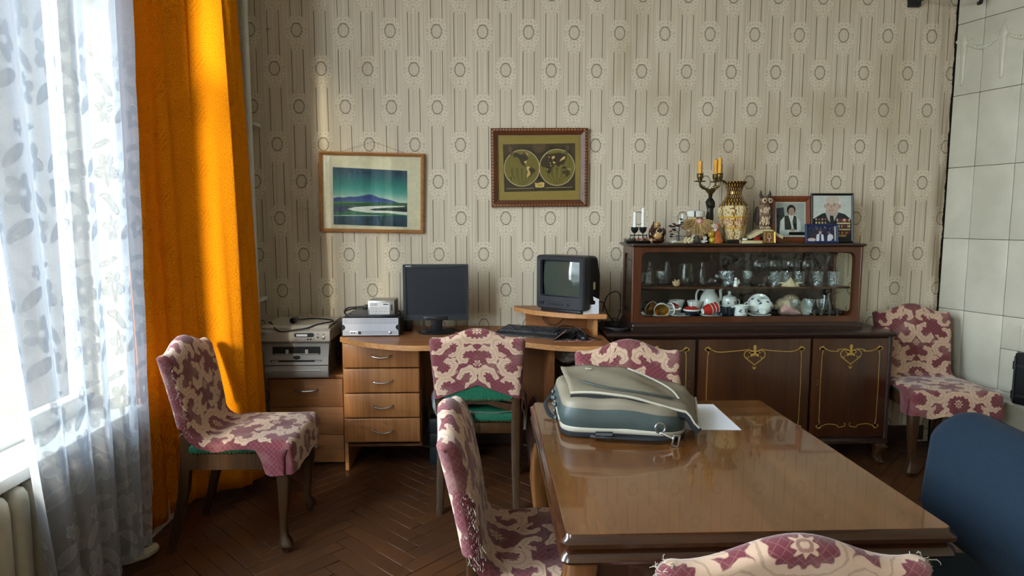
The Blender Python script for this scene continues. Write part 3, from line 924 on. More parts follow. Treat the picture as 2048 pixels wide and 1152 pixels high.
for y in (-1.35, 0.75, 3.2):
    mb = MB(); mb.box(WX, -1.36, y-0.012, y+0.012, 3.11, 3.14, 0.003); part('bracket', mb, MAT['walnut_dark'], cr)
# ------------------------------------------------------------------ upholstered dining chairs in damask slipcovers (front = local +Y)
def sstep(a, b, x):
    t = max(0, min(1, (x-a)/(b-a))); return t*t*(3-2*t)
def chair_lean(z):
    return -0.195 - 0.085*max(0.0, (z-0.45)/0.43)**1.3
def chair_top(xf):
    a = min(abs(xf)/0.80, 1.0)
    return 0.833 + 0.047*0.5*(1+math.cos(PI*a)) + 0.006*sstep(0.8, 1.0, abs(xf))
def cross(w, r, c, nflat=27, narc=4, nst=3):
    """half width w, edge radius r, depth c beyond the face -> list of (x, depth, u)"""
    right = []
    for i in range(nflat//2 + 1):
        x = (w-r)*i/(nflat//2); right.append((x, 0.0, x))
    for i in range(1, narc+1):
        a = PI/2*i/narc; right.append((w-r + r*math.sin(a), r*(1-math.cos(a)), w-r + r*a))
    for i in range(1, nst+1):
        d = r + max(c-r, 0.0005)*i/nst; right.append((w, d, w-r + r*PI/2 + d - r))
    return [(-x, d, -u) for x, d, u in reversed(right[1:])] + right
def slipcover(hem_edge=0.530, hem_mid=0.605, wrinkle=0.0, seed=1):
    rn = random.Random(seed)
    W = 0.222; TH = 0.058
    rows = []; vs_ = []
    def add(row_pts, v): rows.append(row_pts); vs_.append(v)
    v = 0.0
    cb = cross(W, TH/2, TH/2)
    # rear face, from the chevron hem to just under the top
    NR = 9
    for k in range(NR+1):
        h = k/NR; row = []
        for x, d, u in cb:
            xf = x/W; zb = hem_edge + (hem_mid-hem_edge)*max(0, 1-abs(xf))
            z = zb + h*(chair_top(xf) - TH/2 - zb)
            row.append((x*(0.93+0.07*sstep(.5,.85,z)), chair_lean(z) - TH/2 + d, z, u))
        add(row, v + h*0.28)
    v += 0.28
    for k in range(1, 6):
        ph = PI*k/6; row = []
        for x, d, u in cb:
            xf = x/W; zt = chair_top(xf); e = 1 - d/(TH/2)
            z = zt - TH/2 + TH/2*math.sin(ph)*max(e, 0.0)
            row.append((x, chair_lean(zt) - TH/2*math.cos(ph)*max(e, 0.02), z, u))
        add(row, v + k*0.015)
    v += 0.09
    NF = 12
    for k in range(NF+1):
        h = k/NF; row = []
        for x, d, u in cb:
            xf = x/W; zt = chair_top(xf) - TH/2; z = zt + h*(0.545 - zt)
            puff = 0.010*(1-xf*xf)*math.sin(PI*min(1, h*1.1))
            row.append((x*(0.93+0.07*sstep(.5,.85,z)), chair_lean(z) + TH/2 - d + puff, z, u))
        add(row, v + h*0.30)
    v += 0.30
    y0 = chair_lean(0.545) + TH/2
    NA = 6; RF = 0.068
    for k in range(1, NA+1):
        ph = PI/2*k/NA; row = []
        c = 0.03 + 0.006*k/NA
        w = 0.207 - 0.004*math.sin(2*ph)
        for x, d, u in cross(w, 0.028, c):
            yy = y0 + RF*(1-math.cos(ph)); zz = 0.545 - RF*math.sin(ph)
            row.append((x, yy - d*math.cos(ph), zz - d*math.sin(ph), u))
        add(row, v + 0.1*k/NA)
    v += 0.10
    ys0 = y0 + RF; ys1 = 0.205; NS = 16
    for k in range(1, NS+1):
        h = k/NS; y = ys0 + (ys1-ys0)*h; row = []
        w = 0.207 + 0.022*h
        c = 0.034 + 0.100*sstep(0.09, 0.135, y) + 0.006*math.sin(9*h + seed)
        for x, d, u in cross(w, 0.030, c):
            xf = x/w
            z = 0.477 + 0.016*(1-xf*xf)*math.sin(PI*min(1, h)) - d + 0.0025*math.sin(23*x + 17*y + seed)
            row.append((x + (0.012*d/0.13 if x > 0 else -0.012*d/0.13), y, z, u))
        add(row, v + (ys1-ys0)*h)
    v += ys1 - ys0
    for k in range(1, 5):
        ph = PI/2*k/4; row = []
        for x, d, u in cross(0.229, 0.030, 0.135):
            q = d*math.cos(ph) ; b = d*math.sin(ph)*0.45
            row.append((x + (0.012*d/0.13 if x > 0 else -0.012*d/0.13), ys1 + 0.028*math.sin(ph) - b, 0.477 - 0.028*(1-math.cos(ph)) - q*0.98, u))
        add(row, v + 0.044*k/4)
    v += 0.044
    for k in range(1, 7):
        h = k/6; row = []
        for x, d, u in cross(0.229 + 0.006*h, 0.030, 0.135):
            z = 0.449 - 0.108*h - 0.010*h*math.cos(3*PI*x/0.23 + seed)
            row.append((x, ys1 + 0.028 + 0.006*h + 0.006*h*math.sin(40*x) - d*0.45*(1-0.2*h), min(z, 0.449 - 0.1*h) - (0.0 if d <= 0.03 else 0.0), u))
        add(row, v + 0.12*h)
    mb = MB(); n = len(rows[0]); pts = []; uvs = []
    for row, vv in zip(rows, vs_):
        for (x, y, z, u) in row: pts.append((x, y, z)); uvs.append((u, vv))
    fs = []
    for j in range(len(rows)-1):
        for i in range(n-1): fs.append((j*n+i, (j+1)*n+i, (j+1)*n+i+1, j*n+i+1))
    mb.add(pts, fs, uvs)
    return mb
def make_chair(label):
    t = thing('dining_chair', label, 'chair', group='upholstered dining chairs')
    W = MAT['chair_wood']
    for s in (-1, 1):
        mb = MB()
        sq = lambda r, k=1.0: [(a*r, b*r) for a, b in rrect(-1, 1, -1, 1, 0.55, 3)]
        P = [(s*0.190, 0.180, 0.43), (s*0.190, 0.180, 0.36), (s*0.197, 0.187, 0.33), (s*0.200, 0.190, 0.27), (s*0.194, 0.184, 0.18), (s*0.188, 0.178, 0.10), (s*0.188, 0.178, 0.065), (s*0.194, 0.186, 0.045), (s*0.197, 0.190, 0.028), (s*0.195, 0.188, 0.018), (s*0.195, 0.188, 0.0)]
        R = [0.026, 0.026, 0.027, 0.024, 0.019, 0.0155, 0.0165, 0.024, 0.025, 0.018, 0.014]
        mb.sweep(P, [sq(r) for r in R]); part('leg', mb, W, t)
        mb = MB()
        P = [(s*0.180, -0.290, 0.0), (s*0.178, -0.255, 0.12), (s*0.176, -0.222, 0.26), (s*0.176, -0.205, 0.40), (s*0.178, -0.200, 0.50), (s*0.182, -0.216, 0.62), (s*0.184, -0.236, 0.74)]
        mb.sweep(P, [[(a*r, b*r) for a, b in rrect(-1, 1, -1, 1, 0.3, 2)] for r in (0.016, 0.018, 0.020, 0.021, 0.020, 0.018, 0.016)]); part('leg', mb, W, t)
    mb = MB()
    mb.box(-0.185, 0.185, 0.165, 0.200, 0.355, 0.425, 0.006); part('seat_rail', mb, W, t)
    mb = MB(); mb.box(-0.170, 0.170, -0.215, -0.190, 0.362, 0.415, 0.005); part('seat_rail', mb, W, t)
    for s in (-1, 1):
        mb = MB(); mb.prism([(s*0.172, -0.20), (s*0.197, -0.20), (s*0.212, 0.18), (s*0.187, 0.18)][::s], 0.358, 0.423); part('seat_rail', mb, W, t)
    # curved cross rail at the foot of the back
    mb = MB()
    for k in range(12):
        x0, x1 = -0.165 + 0.33*k/12, -0.165 + 0.33*(k+1)/12
        zc = lambda x: 0.505 + 0.020*math.cos(PI*x/0.165)*1.0
        mb.add([(x0,-0.212,zc(x0)-0.014),(x1,-0.212,zc(x1)-0.014),(x1,-0.186,zc(x1)-0.014),(x0,-0.186,zc(x0)-0.014),(x0,-0.212,zc(x0)+0.018),(x1,-0.212,zc(x1)+0.018),(x1,-0.186,zc(x1)+0.018),(x0,-0.186,zc(x0)+0.018)],
               [(0,3,2,1),(4,5,6,7),(0,1,5,4),(1,2,6,5),(2,3,7,6),(3,0,4,7)])
    part('back_rail', mb, W, t)
    mb = MB(); mb.box(-0.197, 0.197, -0.222, 0.195, 0.418, 0.468, 0.016, 3); sc_ = part('seat_cushion', mb, MAT['green'], t, label='dark green seat upholstery')
    mb = MB()
    for k in range(25): mb.ball((-0.17 + 0.34*k/24, -0.222, 0.424), 0.0045, 6, 4)
    for s in (-1, 1):
        for k in range(24): mb.ball((s*0.198, -0.19 + 0.35*k/23, 0.426), 0.0045, 6, 4)
    o = part('nail_heads', mb, MAT['brass_old'], sc_); o['kind'] = 'stuff'
    mb = MB()
    mb.prism(rrect(-0.165, 0.165, 0.525, 0.76, 0.03, 4), -0.014, 0.022)
    mb.v = [(x, chair_lean(y) - z, y) for x, y, z in mb.v]
    bc = part('back_cushion', mb, MAT['green'], t, label='dark green back upholstery')
    mb = MB()
    for k in range(22): mb.ball((-0.155 + 0.31*k/21, chair_lean(0.53)-0.022, 0.531), 0.0045, 6, 4)
    o = part('nail_heads', mb, MAT['brass_old'], bc); o['kind'] = 'stuff'
    cv = slipcover()
    part('slipcover', cv, MAT['damask'], t, ang=3.0, label='faded maroon and cream damask slipcover')
    return t
chairL = make_chair('damask covered chair with frayed back edge in front of the orange curtain')
chairL.location = (-1.035, 2.80, 0); chairL.rotation_euler = (0, 0, -PI/2 + 0.02)
def seat_chair(label, x, y, rz): return copy_tree(chairL, (x, y, 0), rz, label)
chairD = seat_chair('damask covered chair pushed under the desk with its back to the camera', -0.045, 3.215, -0.03)
chairB = seat_chair('damask covered chair behind the laptop bag facing the table', 0.575, 2.36, PI)
chairF = seat_chair('damask covered chair at the left side of the polished table', 0.165, 1.745, -PI/2 - 0.01)
chairN = seat_chair('damask covered chair nearest the camera at the front of the table', 0.485, 1.235, 0.0)
chairR = seat_chair('damask covered chair between the sideboard and the tiled stove', 2.470, 3.455, PI - 0.10)

# frayed threads along the worn edges of some covers
def fray(chair, sides, n, seed, z0, z1, top=False):
    r = random.Random(seed); mb = MB()
    for k in range(n):
        s = r.choice(sides)
        if top:
            x = s*(0.222 - r.random()*0.03); z = chair_top(0.97) - r.random()*0.02; y = chair_lean(0.83) + r.uniform(-.02, .02)
        else:
            z = z0 + (z1-z0)*r.random(); x = s*0.215*(0.93+0.07*sstep(.5,.85,z)); y = chair_lean(z) + r.uniform(-.012, .03)
        p = [Vector((x, y, z))]
        d = Vector((s*r.uniform(.3, 1), r.uniform(-.5, .5), r.uniform(-.8, .5)))
        for q in range(3):
            d = d + Vector((r.uniform(-.5, .5), r.uniform(-.5, .5), r.uniform(-.7, .2))); p.append(p[-1] + d.normalized()*r.uniform(.002, .006))
        mb.tube(p, 0.0005, 3)
    o = part('frayed_threads', mb, MAT['bag_pipe'], chair, label='pale frayed threads'); o['kind'] = 'stuff'
fray(chairL, [1], 220, 1, 0.50, 0.80)
fray(chairF, [1], 160, 2, 0.50, 0.72)
fray(chairN, [-1, 1], 60, 3, .8, .83, True)
fray(chairD, [1], 40, 4, .8, .83, True)

# grey ribbon tied round the back of the desk chair
mb = MB()
mb.tube(spline([(-0.205, -0.20, 0.470), (-0.10, -0.232, 0.474), (0.0, -0.234, 0.472), (0.10, -0.232, 0.470), (0.205, -0.20, 0.475)], 5), 0.006, 6, flat=0.4)
mb.ball((-0.04, -0.238, 0.472), (0.014, 0.010, 0.012), 8, 6)
for q in ([(-0.04, -0.24, 0.47), (-0.055, -0.25, 0.43), (-0.045, -0.25, 0.38), (-0.03, -0.25, 0.335)], [(-0.04, -0.24, 0.47), (-0.03, -0.252, 0.43), (-0.020, -0.25, 0.39), (-0.022, -0.25, 0.355)], [(-0.04, -0.24, 0.475), (-0.07, -0.25, 0.49), (-0.085, -0.25, 0.475), (-0.045, -0.24, 0.47)]):
    mb.tube(spline(q, 5), [0.005] + [0.011]*(5*(len(q)-1)-4) + [0.012]*4, 6, flat=0.3)
part('ribbon', mb, MAT['ribbon'], chairD, label='dark grey ribbon tied round the back')

# ------------------------------------------------------------------ polished extending table
tb = thing('dining_table', 'polished brown wooden dining table with double moulded edge', 'table', (0.545, 1.695, 0))
tx, ty = 0.405, 0.482
def moulded(mb, z0, z1, x, y, prof):
    rows = []
    for off, z in prof: rows.append([(a, b, z) for a, b in rrect(-x+off, x-off, -y+off, y-off, max(0.02-off*0.5, 0.004), 4)])
    n = len(rows[0]); vs_ = [p for r in rows for p in r]; fs = []
    for j in range(len(rows)-1):
        for i in range(n):
            k = (i+1) % n; fs.append((j*n+i, j*n+k, (j+1)*n+k, (j+1)*n+i))
    fs.append(tuple(range(n-1, -1, -1)))
    fs.append(tuple((len(rows)-1)*n+i for i in range(n)))
    mb.add(vs_, fs)
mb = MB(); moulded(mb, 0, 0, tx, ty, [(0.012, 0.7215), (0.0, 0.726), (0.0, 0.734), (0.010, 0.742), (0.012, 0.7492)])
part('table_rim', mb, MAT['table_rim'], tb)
mb = MB(); moulded(mb, 0, 0, tx, ty, [(0.0125, 0.744), (0.0125, 0.7495), (0.0135, 0.750)]); part('table_top', mb, MAT['table_top'], tb, smooth=False)
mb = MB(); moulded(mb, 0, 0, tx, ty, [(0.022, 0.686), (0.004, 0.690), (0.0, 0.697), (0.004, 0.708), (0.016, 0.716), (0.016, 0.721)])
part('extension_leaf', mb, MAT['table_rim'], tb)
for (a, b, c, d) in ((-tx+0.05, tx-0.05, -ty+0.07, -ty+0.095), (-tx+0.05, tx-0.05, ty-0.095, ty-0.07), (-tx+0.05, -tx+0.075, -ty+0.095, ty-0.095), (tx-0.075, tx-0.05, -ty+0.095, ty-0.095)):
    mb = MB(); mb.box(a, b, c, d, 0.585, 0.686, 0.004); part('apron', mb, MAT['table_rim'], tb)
for sx_ in (-1, 1):
    for sy in (-1, 1):
        mb = MB()
        zs = [0.686, 0.64, 0.58, 0.50, 0.40, 0.28, 0.16, 0.07, 0.035, 0.015, 0.0]
        off = [0.0, 0.004, 0.018, 0.024, 0.018, 0.004, -0.004, 0.006, 0.018, 0.016, 0.014]
        rr = [0.034, 0.034, 0.036, 0.034, 0.029, 0.023, 0.019, 0.020, 0.027, 0.024, 0.02]
        P = [(sx_*(tx-0.055+o_), sy*(ty-0.085+o_*0.8), z) for z, o_ in zip(zs, off)]
        mb.sweep(P, [[(a*r, b*r) for a, b in rrect(-1, 1, -1, 1, 0.5, 3)] for r in rr]); part('leg', mb, MAT['table_leg'], tb)

# sheet of paper
mb = MB()
mb.prism([(0.553, 1.862), (0.748, 1.848), (0.757, 2.118), (0.565, 2.128)], 0.7502, 0.7510)
solo('paper_sheet', mb, MAT['paper'], 'blank white sheet of paper on the table beside the bag', 'paper', smooth=False)

# ------------------------------------------------------------------ laptop bag lying on the table
bg = thing('laptop_bag', 'grey green and beige laptop bag lying on the table', 'bag', (0, 0, 0.75))
def bag_outline(f):
    # plan corners near-left, near-right, far-right, far-left, shrunk towards the top by f
    P = [(0.205, 1.800), (0.545, 1.745), (0.640, 2.035), (0.215, 2.150)]
    cx = sum(p[0] for p in P)/4; cy_ = sum(p[1] for p in P)/4
    P = [(cx + (a-cx)*f, cy_ + (b-cy_)*f) for a, b in P]
    out = []
    for i in range(4):
        p0 = Vector(P[i-1] + (0,)); p1 = Vector(P[i] + (0,)); p2 = Vector(P[(i+1) % 4] + (0,))
        r = 0.05 if i != 1 else 0.065
        a = p1 + (p0-p1).normalized()*r; b = p1 + (p2-p1).normalized()*r
        for k in range(7):
            t = k/6; out.append(tuple((a*(1-t)**2 + p1*2*t*(1-t) + b*t*t))[:2])
    # subdivide the long sides
    res = []
    for i, p in enumerate(out):
        res.append(p); q = out[(i+1) % len(out)]
        if math.hypot(q[0]-p[0], q[1]-p[1]) > 0.08:
            for k in range(1, 10): res.append((p[0]+(q[0]-p[0])*k/10, p[1]+(q[1]-p[1])*k/10))
    return res
def bag_band(prof, wob=0.0, capt=False, capb=False):
    mb = MB(); rows = []
    r = random.Random(5)
    for f, z in prof:
        rows.append([(a, b, (z + wob*math.sin(a*45 + b*30)) * (1.0 - 0.32*sstep(0.36, 0.64, a))) for a, b in bag_outline(f)])
    n = len(rows[0]); fs = []
    for j in range(len(rows)-1):
        for i in range(n):
            k = (i+1) % n; fs.append((j*n+i, j*n+k, (j+1)*n+k, (j+1)*n+i))
    if capb: fs.append(tuple(range(n-1, -1, -1)))
    vs_ = [p for q in rows for p in q]
    if capt:
        base = (len(rows)-1)*n; last = rows[-1]
        cx = sum(p[0] for p in last)/n; cy_ = sum(p[1] for p in last)/n
        for step in (0.75, 0.5, 0.25):
            o_ = len(vs_)
            for p in last:
                x = cx + (p[0]-cx)*step; y = cy_ + (p[1]-cy_)*step
                vs_.append((x, y, p[2] + 0.010*(1-step) + 0.004*math.sin(x*38 + y*22)))
            for i in range(n):
                k = (i+1) % n; fs.append((base+i, base+k, o_+k, o_+i))
            base = o_
        fs.append(tuple(base+i for i in range(n)))
    mb.add(vs_, fs); return mb
part('bag_base', bag_band([(0.955, 0.0), (0.985, 0.004), (0.990, 0.014), (0.982, 0.020)], capb=True), MAT['webbing'], bg, label='black zip gusset at the bottom')
part('lower_trim', bag_band([(0.985, 0.018), (0.996, 0.022), (0.994, 0.030), (0.98, 0.033)]), MAT['bag_pipe'], bg)
part('side_panel', bag_band([(0.985, 0.031), (1.0, 0.045), (0.995, 0.065), (0.965, 0.086)], 0.002), MAT['bag_grey'], bg, label='grey green nylon side')
part('top_panel', bag_band([(0.967, 0.084), (0.955, 0.096), (0.93, 0.104), (0.86, 0.110)], 0.0025, capt=True), MAT['bag_beige'], bg, label='beige nylon top')
# flap: a beige sheet lying over the top, drooping to the right, with pale piping
def flap_pt(u, v):
    # u: left->right, v: near->far
    A = Vector((0.235, 1.835)); B = Vector((0.592, 1.765)); Cc = Vector((0.662, 2.015)); Dd = Vector((0.240, 2.130))
    p = (A*(1-u)+B*u)*(1-v) + (Dd*(1-u)+Cc*u)*v
    z = 0.139 - 0.016*(1-v)**3 - 0.046*sstep(0.42, 0.95, u) - 0.045*sstep(0.90, 1.0, u)*(0.9+0.1*v) + 0.004*math.sin(9*u + 5*v) + 0.003*math.sin(21*u*v + 4)
    return (p.x, p.y, z)
mb = MB(); mb.grid(26, 16, lambda u, v: flap_pt(u, v))
fl = part('flap', mb, MAT['bag_beige'], bg, ang=3.0)
fl.modifiers.new('thickness', 'SOLIDIFY').thickness = 0.006
edge = [flap_pt(u/30, 0) for u in range(31)] + [flap_pt(1, v/12) for v in range(1, 13)]
mb = MB(); mb.tube([(a, b, c+0.001) for a, b, c in edge], 0.0035, 6); part('piping', mb, MAT['bag_pipe'], fl)
mb = MB(); mb.tube([(a+0.002, b+0.004, c-0.012) for a, b, c in edge[:31]], 0.007, 6, flat=1.5); part('flap_gap_shade', mb, MAT['webbing'], fl)  # dark strip standing in for the shaded gap under the flap
pk = [flap_pt(u, v) for u, v in ((0.08, 0.30), (0.30, 0.16), (0.60, 0.14), (0.86, 0.22))]
mb = MB(); mb.tube([(a, b, c+0.006) for a, b, c in spline(pk, 6)], [0.002]*2 + [0.0055]*15 + [0.002]*2, 6, flat=0.5); part('pocket_slit', mb, MAT['bag_grey'], fl)
pk = [flap_pt(u, v) for u, v in ((0.50, 0.90), (0.66, 0.84), (0.80, 0.60), (0.86, 0.30))]
mb = MB(); mb.tube([(a, b, c+0.004) for a, b, c in spline(pk, 6)], 0.003, 6); part('piping', mb, MAT['bag_pipe'], fl)
lg = flap_pt(0.20, 0.78)
mb = MB()
for k in range(5):
    a = 0.35*k + 0.2; mb.box(-0.010, 0.010, -0.001, 0.001, 0, 0.0005) if False else mb.tube([(lg[0]-0.011*math.cos(a*1.8), lg[1]-0.011*math.sin(a*1.8), lg[2]+0.0045), (lg[0]+0.011*math.cos(a*1.8), lg[1]+0.011*math.sin(a*1.8), lg[2]+0.0045)], 0.0011, 5)
part('star_emblem', mb, MAT['bag_pipe'], fl, label='small pale stitched star')
# rubber studs on the left side
for k in range(7):
    f = k/6; mb = MB(); mb.ball((0.196 + 0.012*f, 1.86 + 0.22*f, 0.040 + 0.030*(k % 2)), (0.006, 0.010, 0.008), 8, 6); part('stud', mb, MAT['bag_grey'], bg)
# carrying handle, strap ring and snap hook on the near side
mb = MB(); mb.tube(spline([(0.290, 1.776, 0.012), (0.32, 1.758, 0.015), (0.38, 1.748, 0.014), (0.45, 1.737, 0.013), (0.50, 1.742, 0.012)], 6), 0.010, 8, flat=0.55); part('handle', mb, MAT['webbing'], bg)
mb = MB(); mb.tube([(0.300, 1.765, 0.020), (0.345, 1.752, 0.023)], 0.009, 8); part('zip_pull', mb, MAT['black'], bg)
def ring_pts(cx, cy_, cz, r, n=16, tilt=0.3):
    return [(cx + r*math.cos(2*PI*k/n), cy_ + r*0.3*math.sin(2*PI*k/n)*tilt, cz + r*math.sin(2*PI*k/n)) for k in range(n+1)]
mb = MB(); mb.tube(ring_pts(0.475, 1.738, 0.045, 0.014), 0.0028, 6); part('strap_ring', mb, MAT['chrome'], bg)
mb = MB(); mb.tube(spline([(0.475, 1.732, 0.034), (0.490, 1.725, 0.028), (0.505, 1.720, 0.022)], 5), 0.004, 8)
mb.M = T(0.512, 1.715, 0.016) @ RY(0.2); mb.box(-0.010, -0.006, -0.004, 0.004, -0.016, 0.016, 0.001); mb.box(0.006, 0.010, -0.004, 0.004, -0.016, 0.016, 0.001); mb.box(-0.010, 0.010, -0.004, 0.004, 0.013, 0.018, 0.001); mb.box(-0.010, 0.010, -0.004, 0.004, -0.016, -0.012, 0.001)
mb.M = Matrix(); part('snap_hook', mb, MAT['chrome'], bg)
mb = MB(); mb.tube(spline([(0.215, 2.10, 0.05), (0.185, 2.06, 0.030), (0.190, 2.00, 0.010), (0.205, 1.97, 0.008)], 5), 0.008, 6, flat=0.3); part('loop', mb, MAT['webbing'], bg)

# ------------------------------------------------------------------ blue office chair
oc = thing('office_chair', 'blue fabric office chair at the right side of the table', 'chair', (1.40, 1.375, 0), PI/2 - 0.10)
# local: front = +Y (towards the table, world -X)
def pad(u, v):
    x = (u-0.5)*2; zz = v
    w = 0.235*(1 - 0.10*abs(2*zz-1)**3)
    X = math.copysign(abs(x)**0.9, x)*w
    return X, zz
mb = MB()
prof = rrect(-0.235, 0.235, 0.55, 0.885, 0.075, 6)
n = len(prof); cx, cz = 0.0, 0.72; rows = []
def oc_y(x, z): return 0.215 - 0.035*((z-0.55)/0.34) + 0.045*math.sin(PI*(z-0.55)/0.34) + 0.10*abs(x/0.235)**2.2*0.25
for f, dy in ((0.86, -0.042), (0.97, -0.034), (1.0, -0.018), (1.0, 0.0), (0.96, 0.016), (0.86, 0.026), (0.6, 0.032), (0.3, 0.034)):
    rows.append([(cx+(a-cx)*f, oc_y(cx+(a-cx)*f, cz+(b-cz)*f)+dy, cz+(b-cz)*f) for a, b in prof])
vs_ = [p for q in rows for p in q]; fs = []
for j in range(len(rows)-1):
    for i in range(n):
        k = (i+1) % n; fs.append((j*n+i, (j+1)*n+i, (j+1)*n+k, j*n+k))
fs.append(tuple(range(n))); fs.append(tuple((len(rows)-1)*n+i for i in range(n-1, -1, -1)))
mb.add(vs_, fs); part('backrest', mb, MAT['blue_cloth'], oc, ang=1.2)
mb = MB(); mb.prism(rrect(-0.24, 0.24, -0.02, 0.42, 0.09, 6), 0.415, 0.475); part('seat', mb, MAT['blue_cloth'], oc)
mb = MB(); mb.prism(rrect(-0.225, 0.225, 0.0, 0.40, 0.08, 6), 0.40, 0.416); part('seat_shell', mb, MAT['black'], oc)
mb = MB(); mb.tube(spline([(0, 0.06, 0.405), (0, -0.05, 0.42), (0, 0.02, 0.52), (0, 0.10, 0.64), (0, 0.06, 0.72)], 6), 0.022, 8, flat=0.5); part('back_bracket', mb, MAT['black'], oc)
mb = MB(); mb.lathe([(0.030, 0.08), (0.030, 0.22), (0.022, 0.22), (0.022, 0.40)], 14); mb.v = [(a, b+0.19, c) for a, b, c in mb.v]; part('gas_lift', mb, MAT['black'], oc)
for k in range(5):
    a = 2*PI*k/5 + 0.3
    mb = MB(); mb.tube([(0, 0.19, 0.10), (0.15*math.cos(a), 0.19+0.15*math.sin(a), 0.085), (0.27*math.cos(a), 0.19+0.27*math.sin(a), 0.065)], [0.026, 0.020, 0.014], 8); lg_ = part('base_arm', mb, MAT['black'], oc)
    mb = MB(); mb.M = T(0.27*math.cos(a), 0.19+0.27*math.sin(a), 0.025) @ RZ(a) @ RY(PI/2) @ T(0, 0, -0.018); mb.lathe([(0.012, 0), (0.025, 0.002), (0.025, 0.034), (0.012, 0.036)], 14); part('caster', mb, MAT['black'], lg_)
# ------------------------------------------------------------------ corner desk
dk = thing('computer_desk', 'brown laminate computer desk with curved front and four drawers', 'desk', (0, 0, 0))
front = [tuple(p)[:2] for p in spline([(-0.805, 3.505, 0), (-0.66, 3.36, 0), (-0.50, 3.27, 0), (-0.35, 3.24, 0), (-0.20, 3.27, 0), (-0.05, 3.335, 0), (0.07, 3.36, 0), (0.17, 3.325, 0), (0.33, 3.225, 0), (0.47, 3.19, 0), (0.625, 3.20, 0)], 5)]
outline = front + [(0.625, 3.84), (-0.805, 3.84)]
DZ = 0.740
mb = MB(); mb.prism(outline, DZ-0.026, DZ); part('desk_top', mb, MAT['desk'], dk, ang=0.4)
def band(mb, pts, z0, z1, th=0.0015):
    n = len(pts); vs_ = []; fs = []
    for i, p in enumerate(pts):
        a = pts[max(i-1, 0)]; b = pts[min(i+1, n-1)]
        t = Vector((b[0]-a[0], b[1]-a[1])).normalized(); nn = Vector((t.y, -t.x))*th
        vs_ += [(p[0]+nn.x, p[1]+nn.y, z0), (p[0]+nn.x, p[1]+nn.y, z1), (p[0]-nn.x, p[1]-nn.y, z0), (p[0]-nn.x, p[1]-nn.y, z1)]
    for i in range(n-1):
        k = i*4; m = k+4
        fs += [(k, m, m+1, k+1), (k+1, m+1, m+3, k+3), (k+2, k+3, m+3, m+2), (k, k+2, m+2, m)]
    fs += [(0, 1, 3, 2), ((n-1)*4, (n-1)*4+2, (n-1)*4+3, (n-1)*4+1)]
    mb.add(vs_, fs)
mb = MB(); band(mb, front, DZ-0.0265, DZ+0.0003); part('edge_band', mb, MAT['desk_edge'], dk, ang=0.5)
mb = MB(); mb.box(-0.790, -0.772, 3.485, 3.83, 0.0, DZ-0.026); part('side_panel', mb, MAT['desk_edge'], dk)
mb = MB(); mb.box(-0.386, -0.370, 3.49, 3.83, 0.132, DZ-0.026); part('side_panel', mb, MAT['alder_side'], dk)
mb = MB(); mb.box(-0.772, -0.386, 3.49, 3.83, 0.132, 0.146); part('drawer_floor', mb, MAT['alder_side'], dk)
mb = MB(); mb.box(-0.772, -0.386, 3.80, 3.815, 0.146, DZ-0.026); part('back_panel', mb, MAT['alder_side'], dk)
mb = MB(); mb.box(0.315, 0.340, 3.30, 3.82, 0.0, DZ-0.026); part('side_panel', mb, MAT['desk'], dk)
mb = MB(); mb.box(-0.370, 0.315, 3.66, 3.675, 0.30, DZ-0.026); part('back_panel', mb, MAT['alder_side'], dk)
mb = MB(); mb.box(0.590, 0.610, 3.40, 3.82, 0.0, DZ-0.026); part('side_panel', mb, MAT['desk'], dk)
def bow_handle(mb, x, y, z, w, drop=0.012, out=0.022, r=0.004):
    pts = [(x - w/2, y, z), (x - w*0.42, y-out*0.8, z-drop*0.3), (x - w*0.2, y-out, z-drop*0.85), (x, y-out*1.05, z-drop), (x + w*0.2, y-out, z-drop*0.85), (x + w*0.42, y-out*0.8, z-drop*0.3), (x + w/2, y, z)]
    mb.tube(spline(pts, 4), r, 8)
zt = DZ - 0.030
for k in range(4):
    z1 = zt - k*0.1385; z0 = z1 - 0.134
    mb = MB(); mb.box(-0.788, -0.376, 3.468, 3.488, z0, z1, 0.007, 3); dr = part('drawer', mb, MAT['alder_v'], dk)
    mb = MB(); bow_handle(mb, -0.578, 3.469, (z0+z1)/2+0.004, 0.115); part('handle', mb, MAT['chrome'], dr)
    mb = MB(); mb.box(-0.765, -0.392, 3.488, 3.78, z0+0.02, z1-0.02); part('drawer_box', mb, MAT['alder_side'], dr)
# raised shelf
sh = [tuple(p)[:2] for p in spline([(0.150, 3.80, 0), (0.185, 3.725, 0), (0.27, 3.615, 0), (0.40, 3.515, 0), (0.53, 3.468, 0), (0.638, 3.458, 0)], 6)]
SZ = 0.862
mb = MB(); mb.prism(sh + [(0.638, 3.84), (0.150, 3.84)], SZ-0.024, SZ); part('monitor_shelf', mb, MAT['desk'], dk, ang=0.4)
mb = MB(); band(mb, sh, SZ-0.0245, SZ+0.0003); part('edge_band', mb, MAT['desk_edge'], dk, ang=0.5)
mb = MB(); mb.box(0.215, 0.575, 3.745, 3.763, DZ, SZ-0.024); part('shelf_back', mb, MAT['desk'], dk)
mb = MB(); mb.box(0.575, 0.596, 3.50, 3.82, DZ, SZ-0.024); part('shelf_support', mb, MAT['desk_edge'], dk)

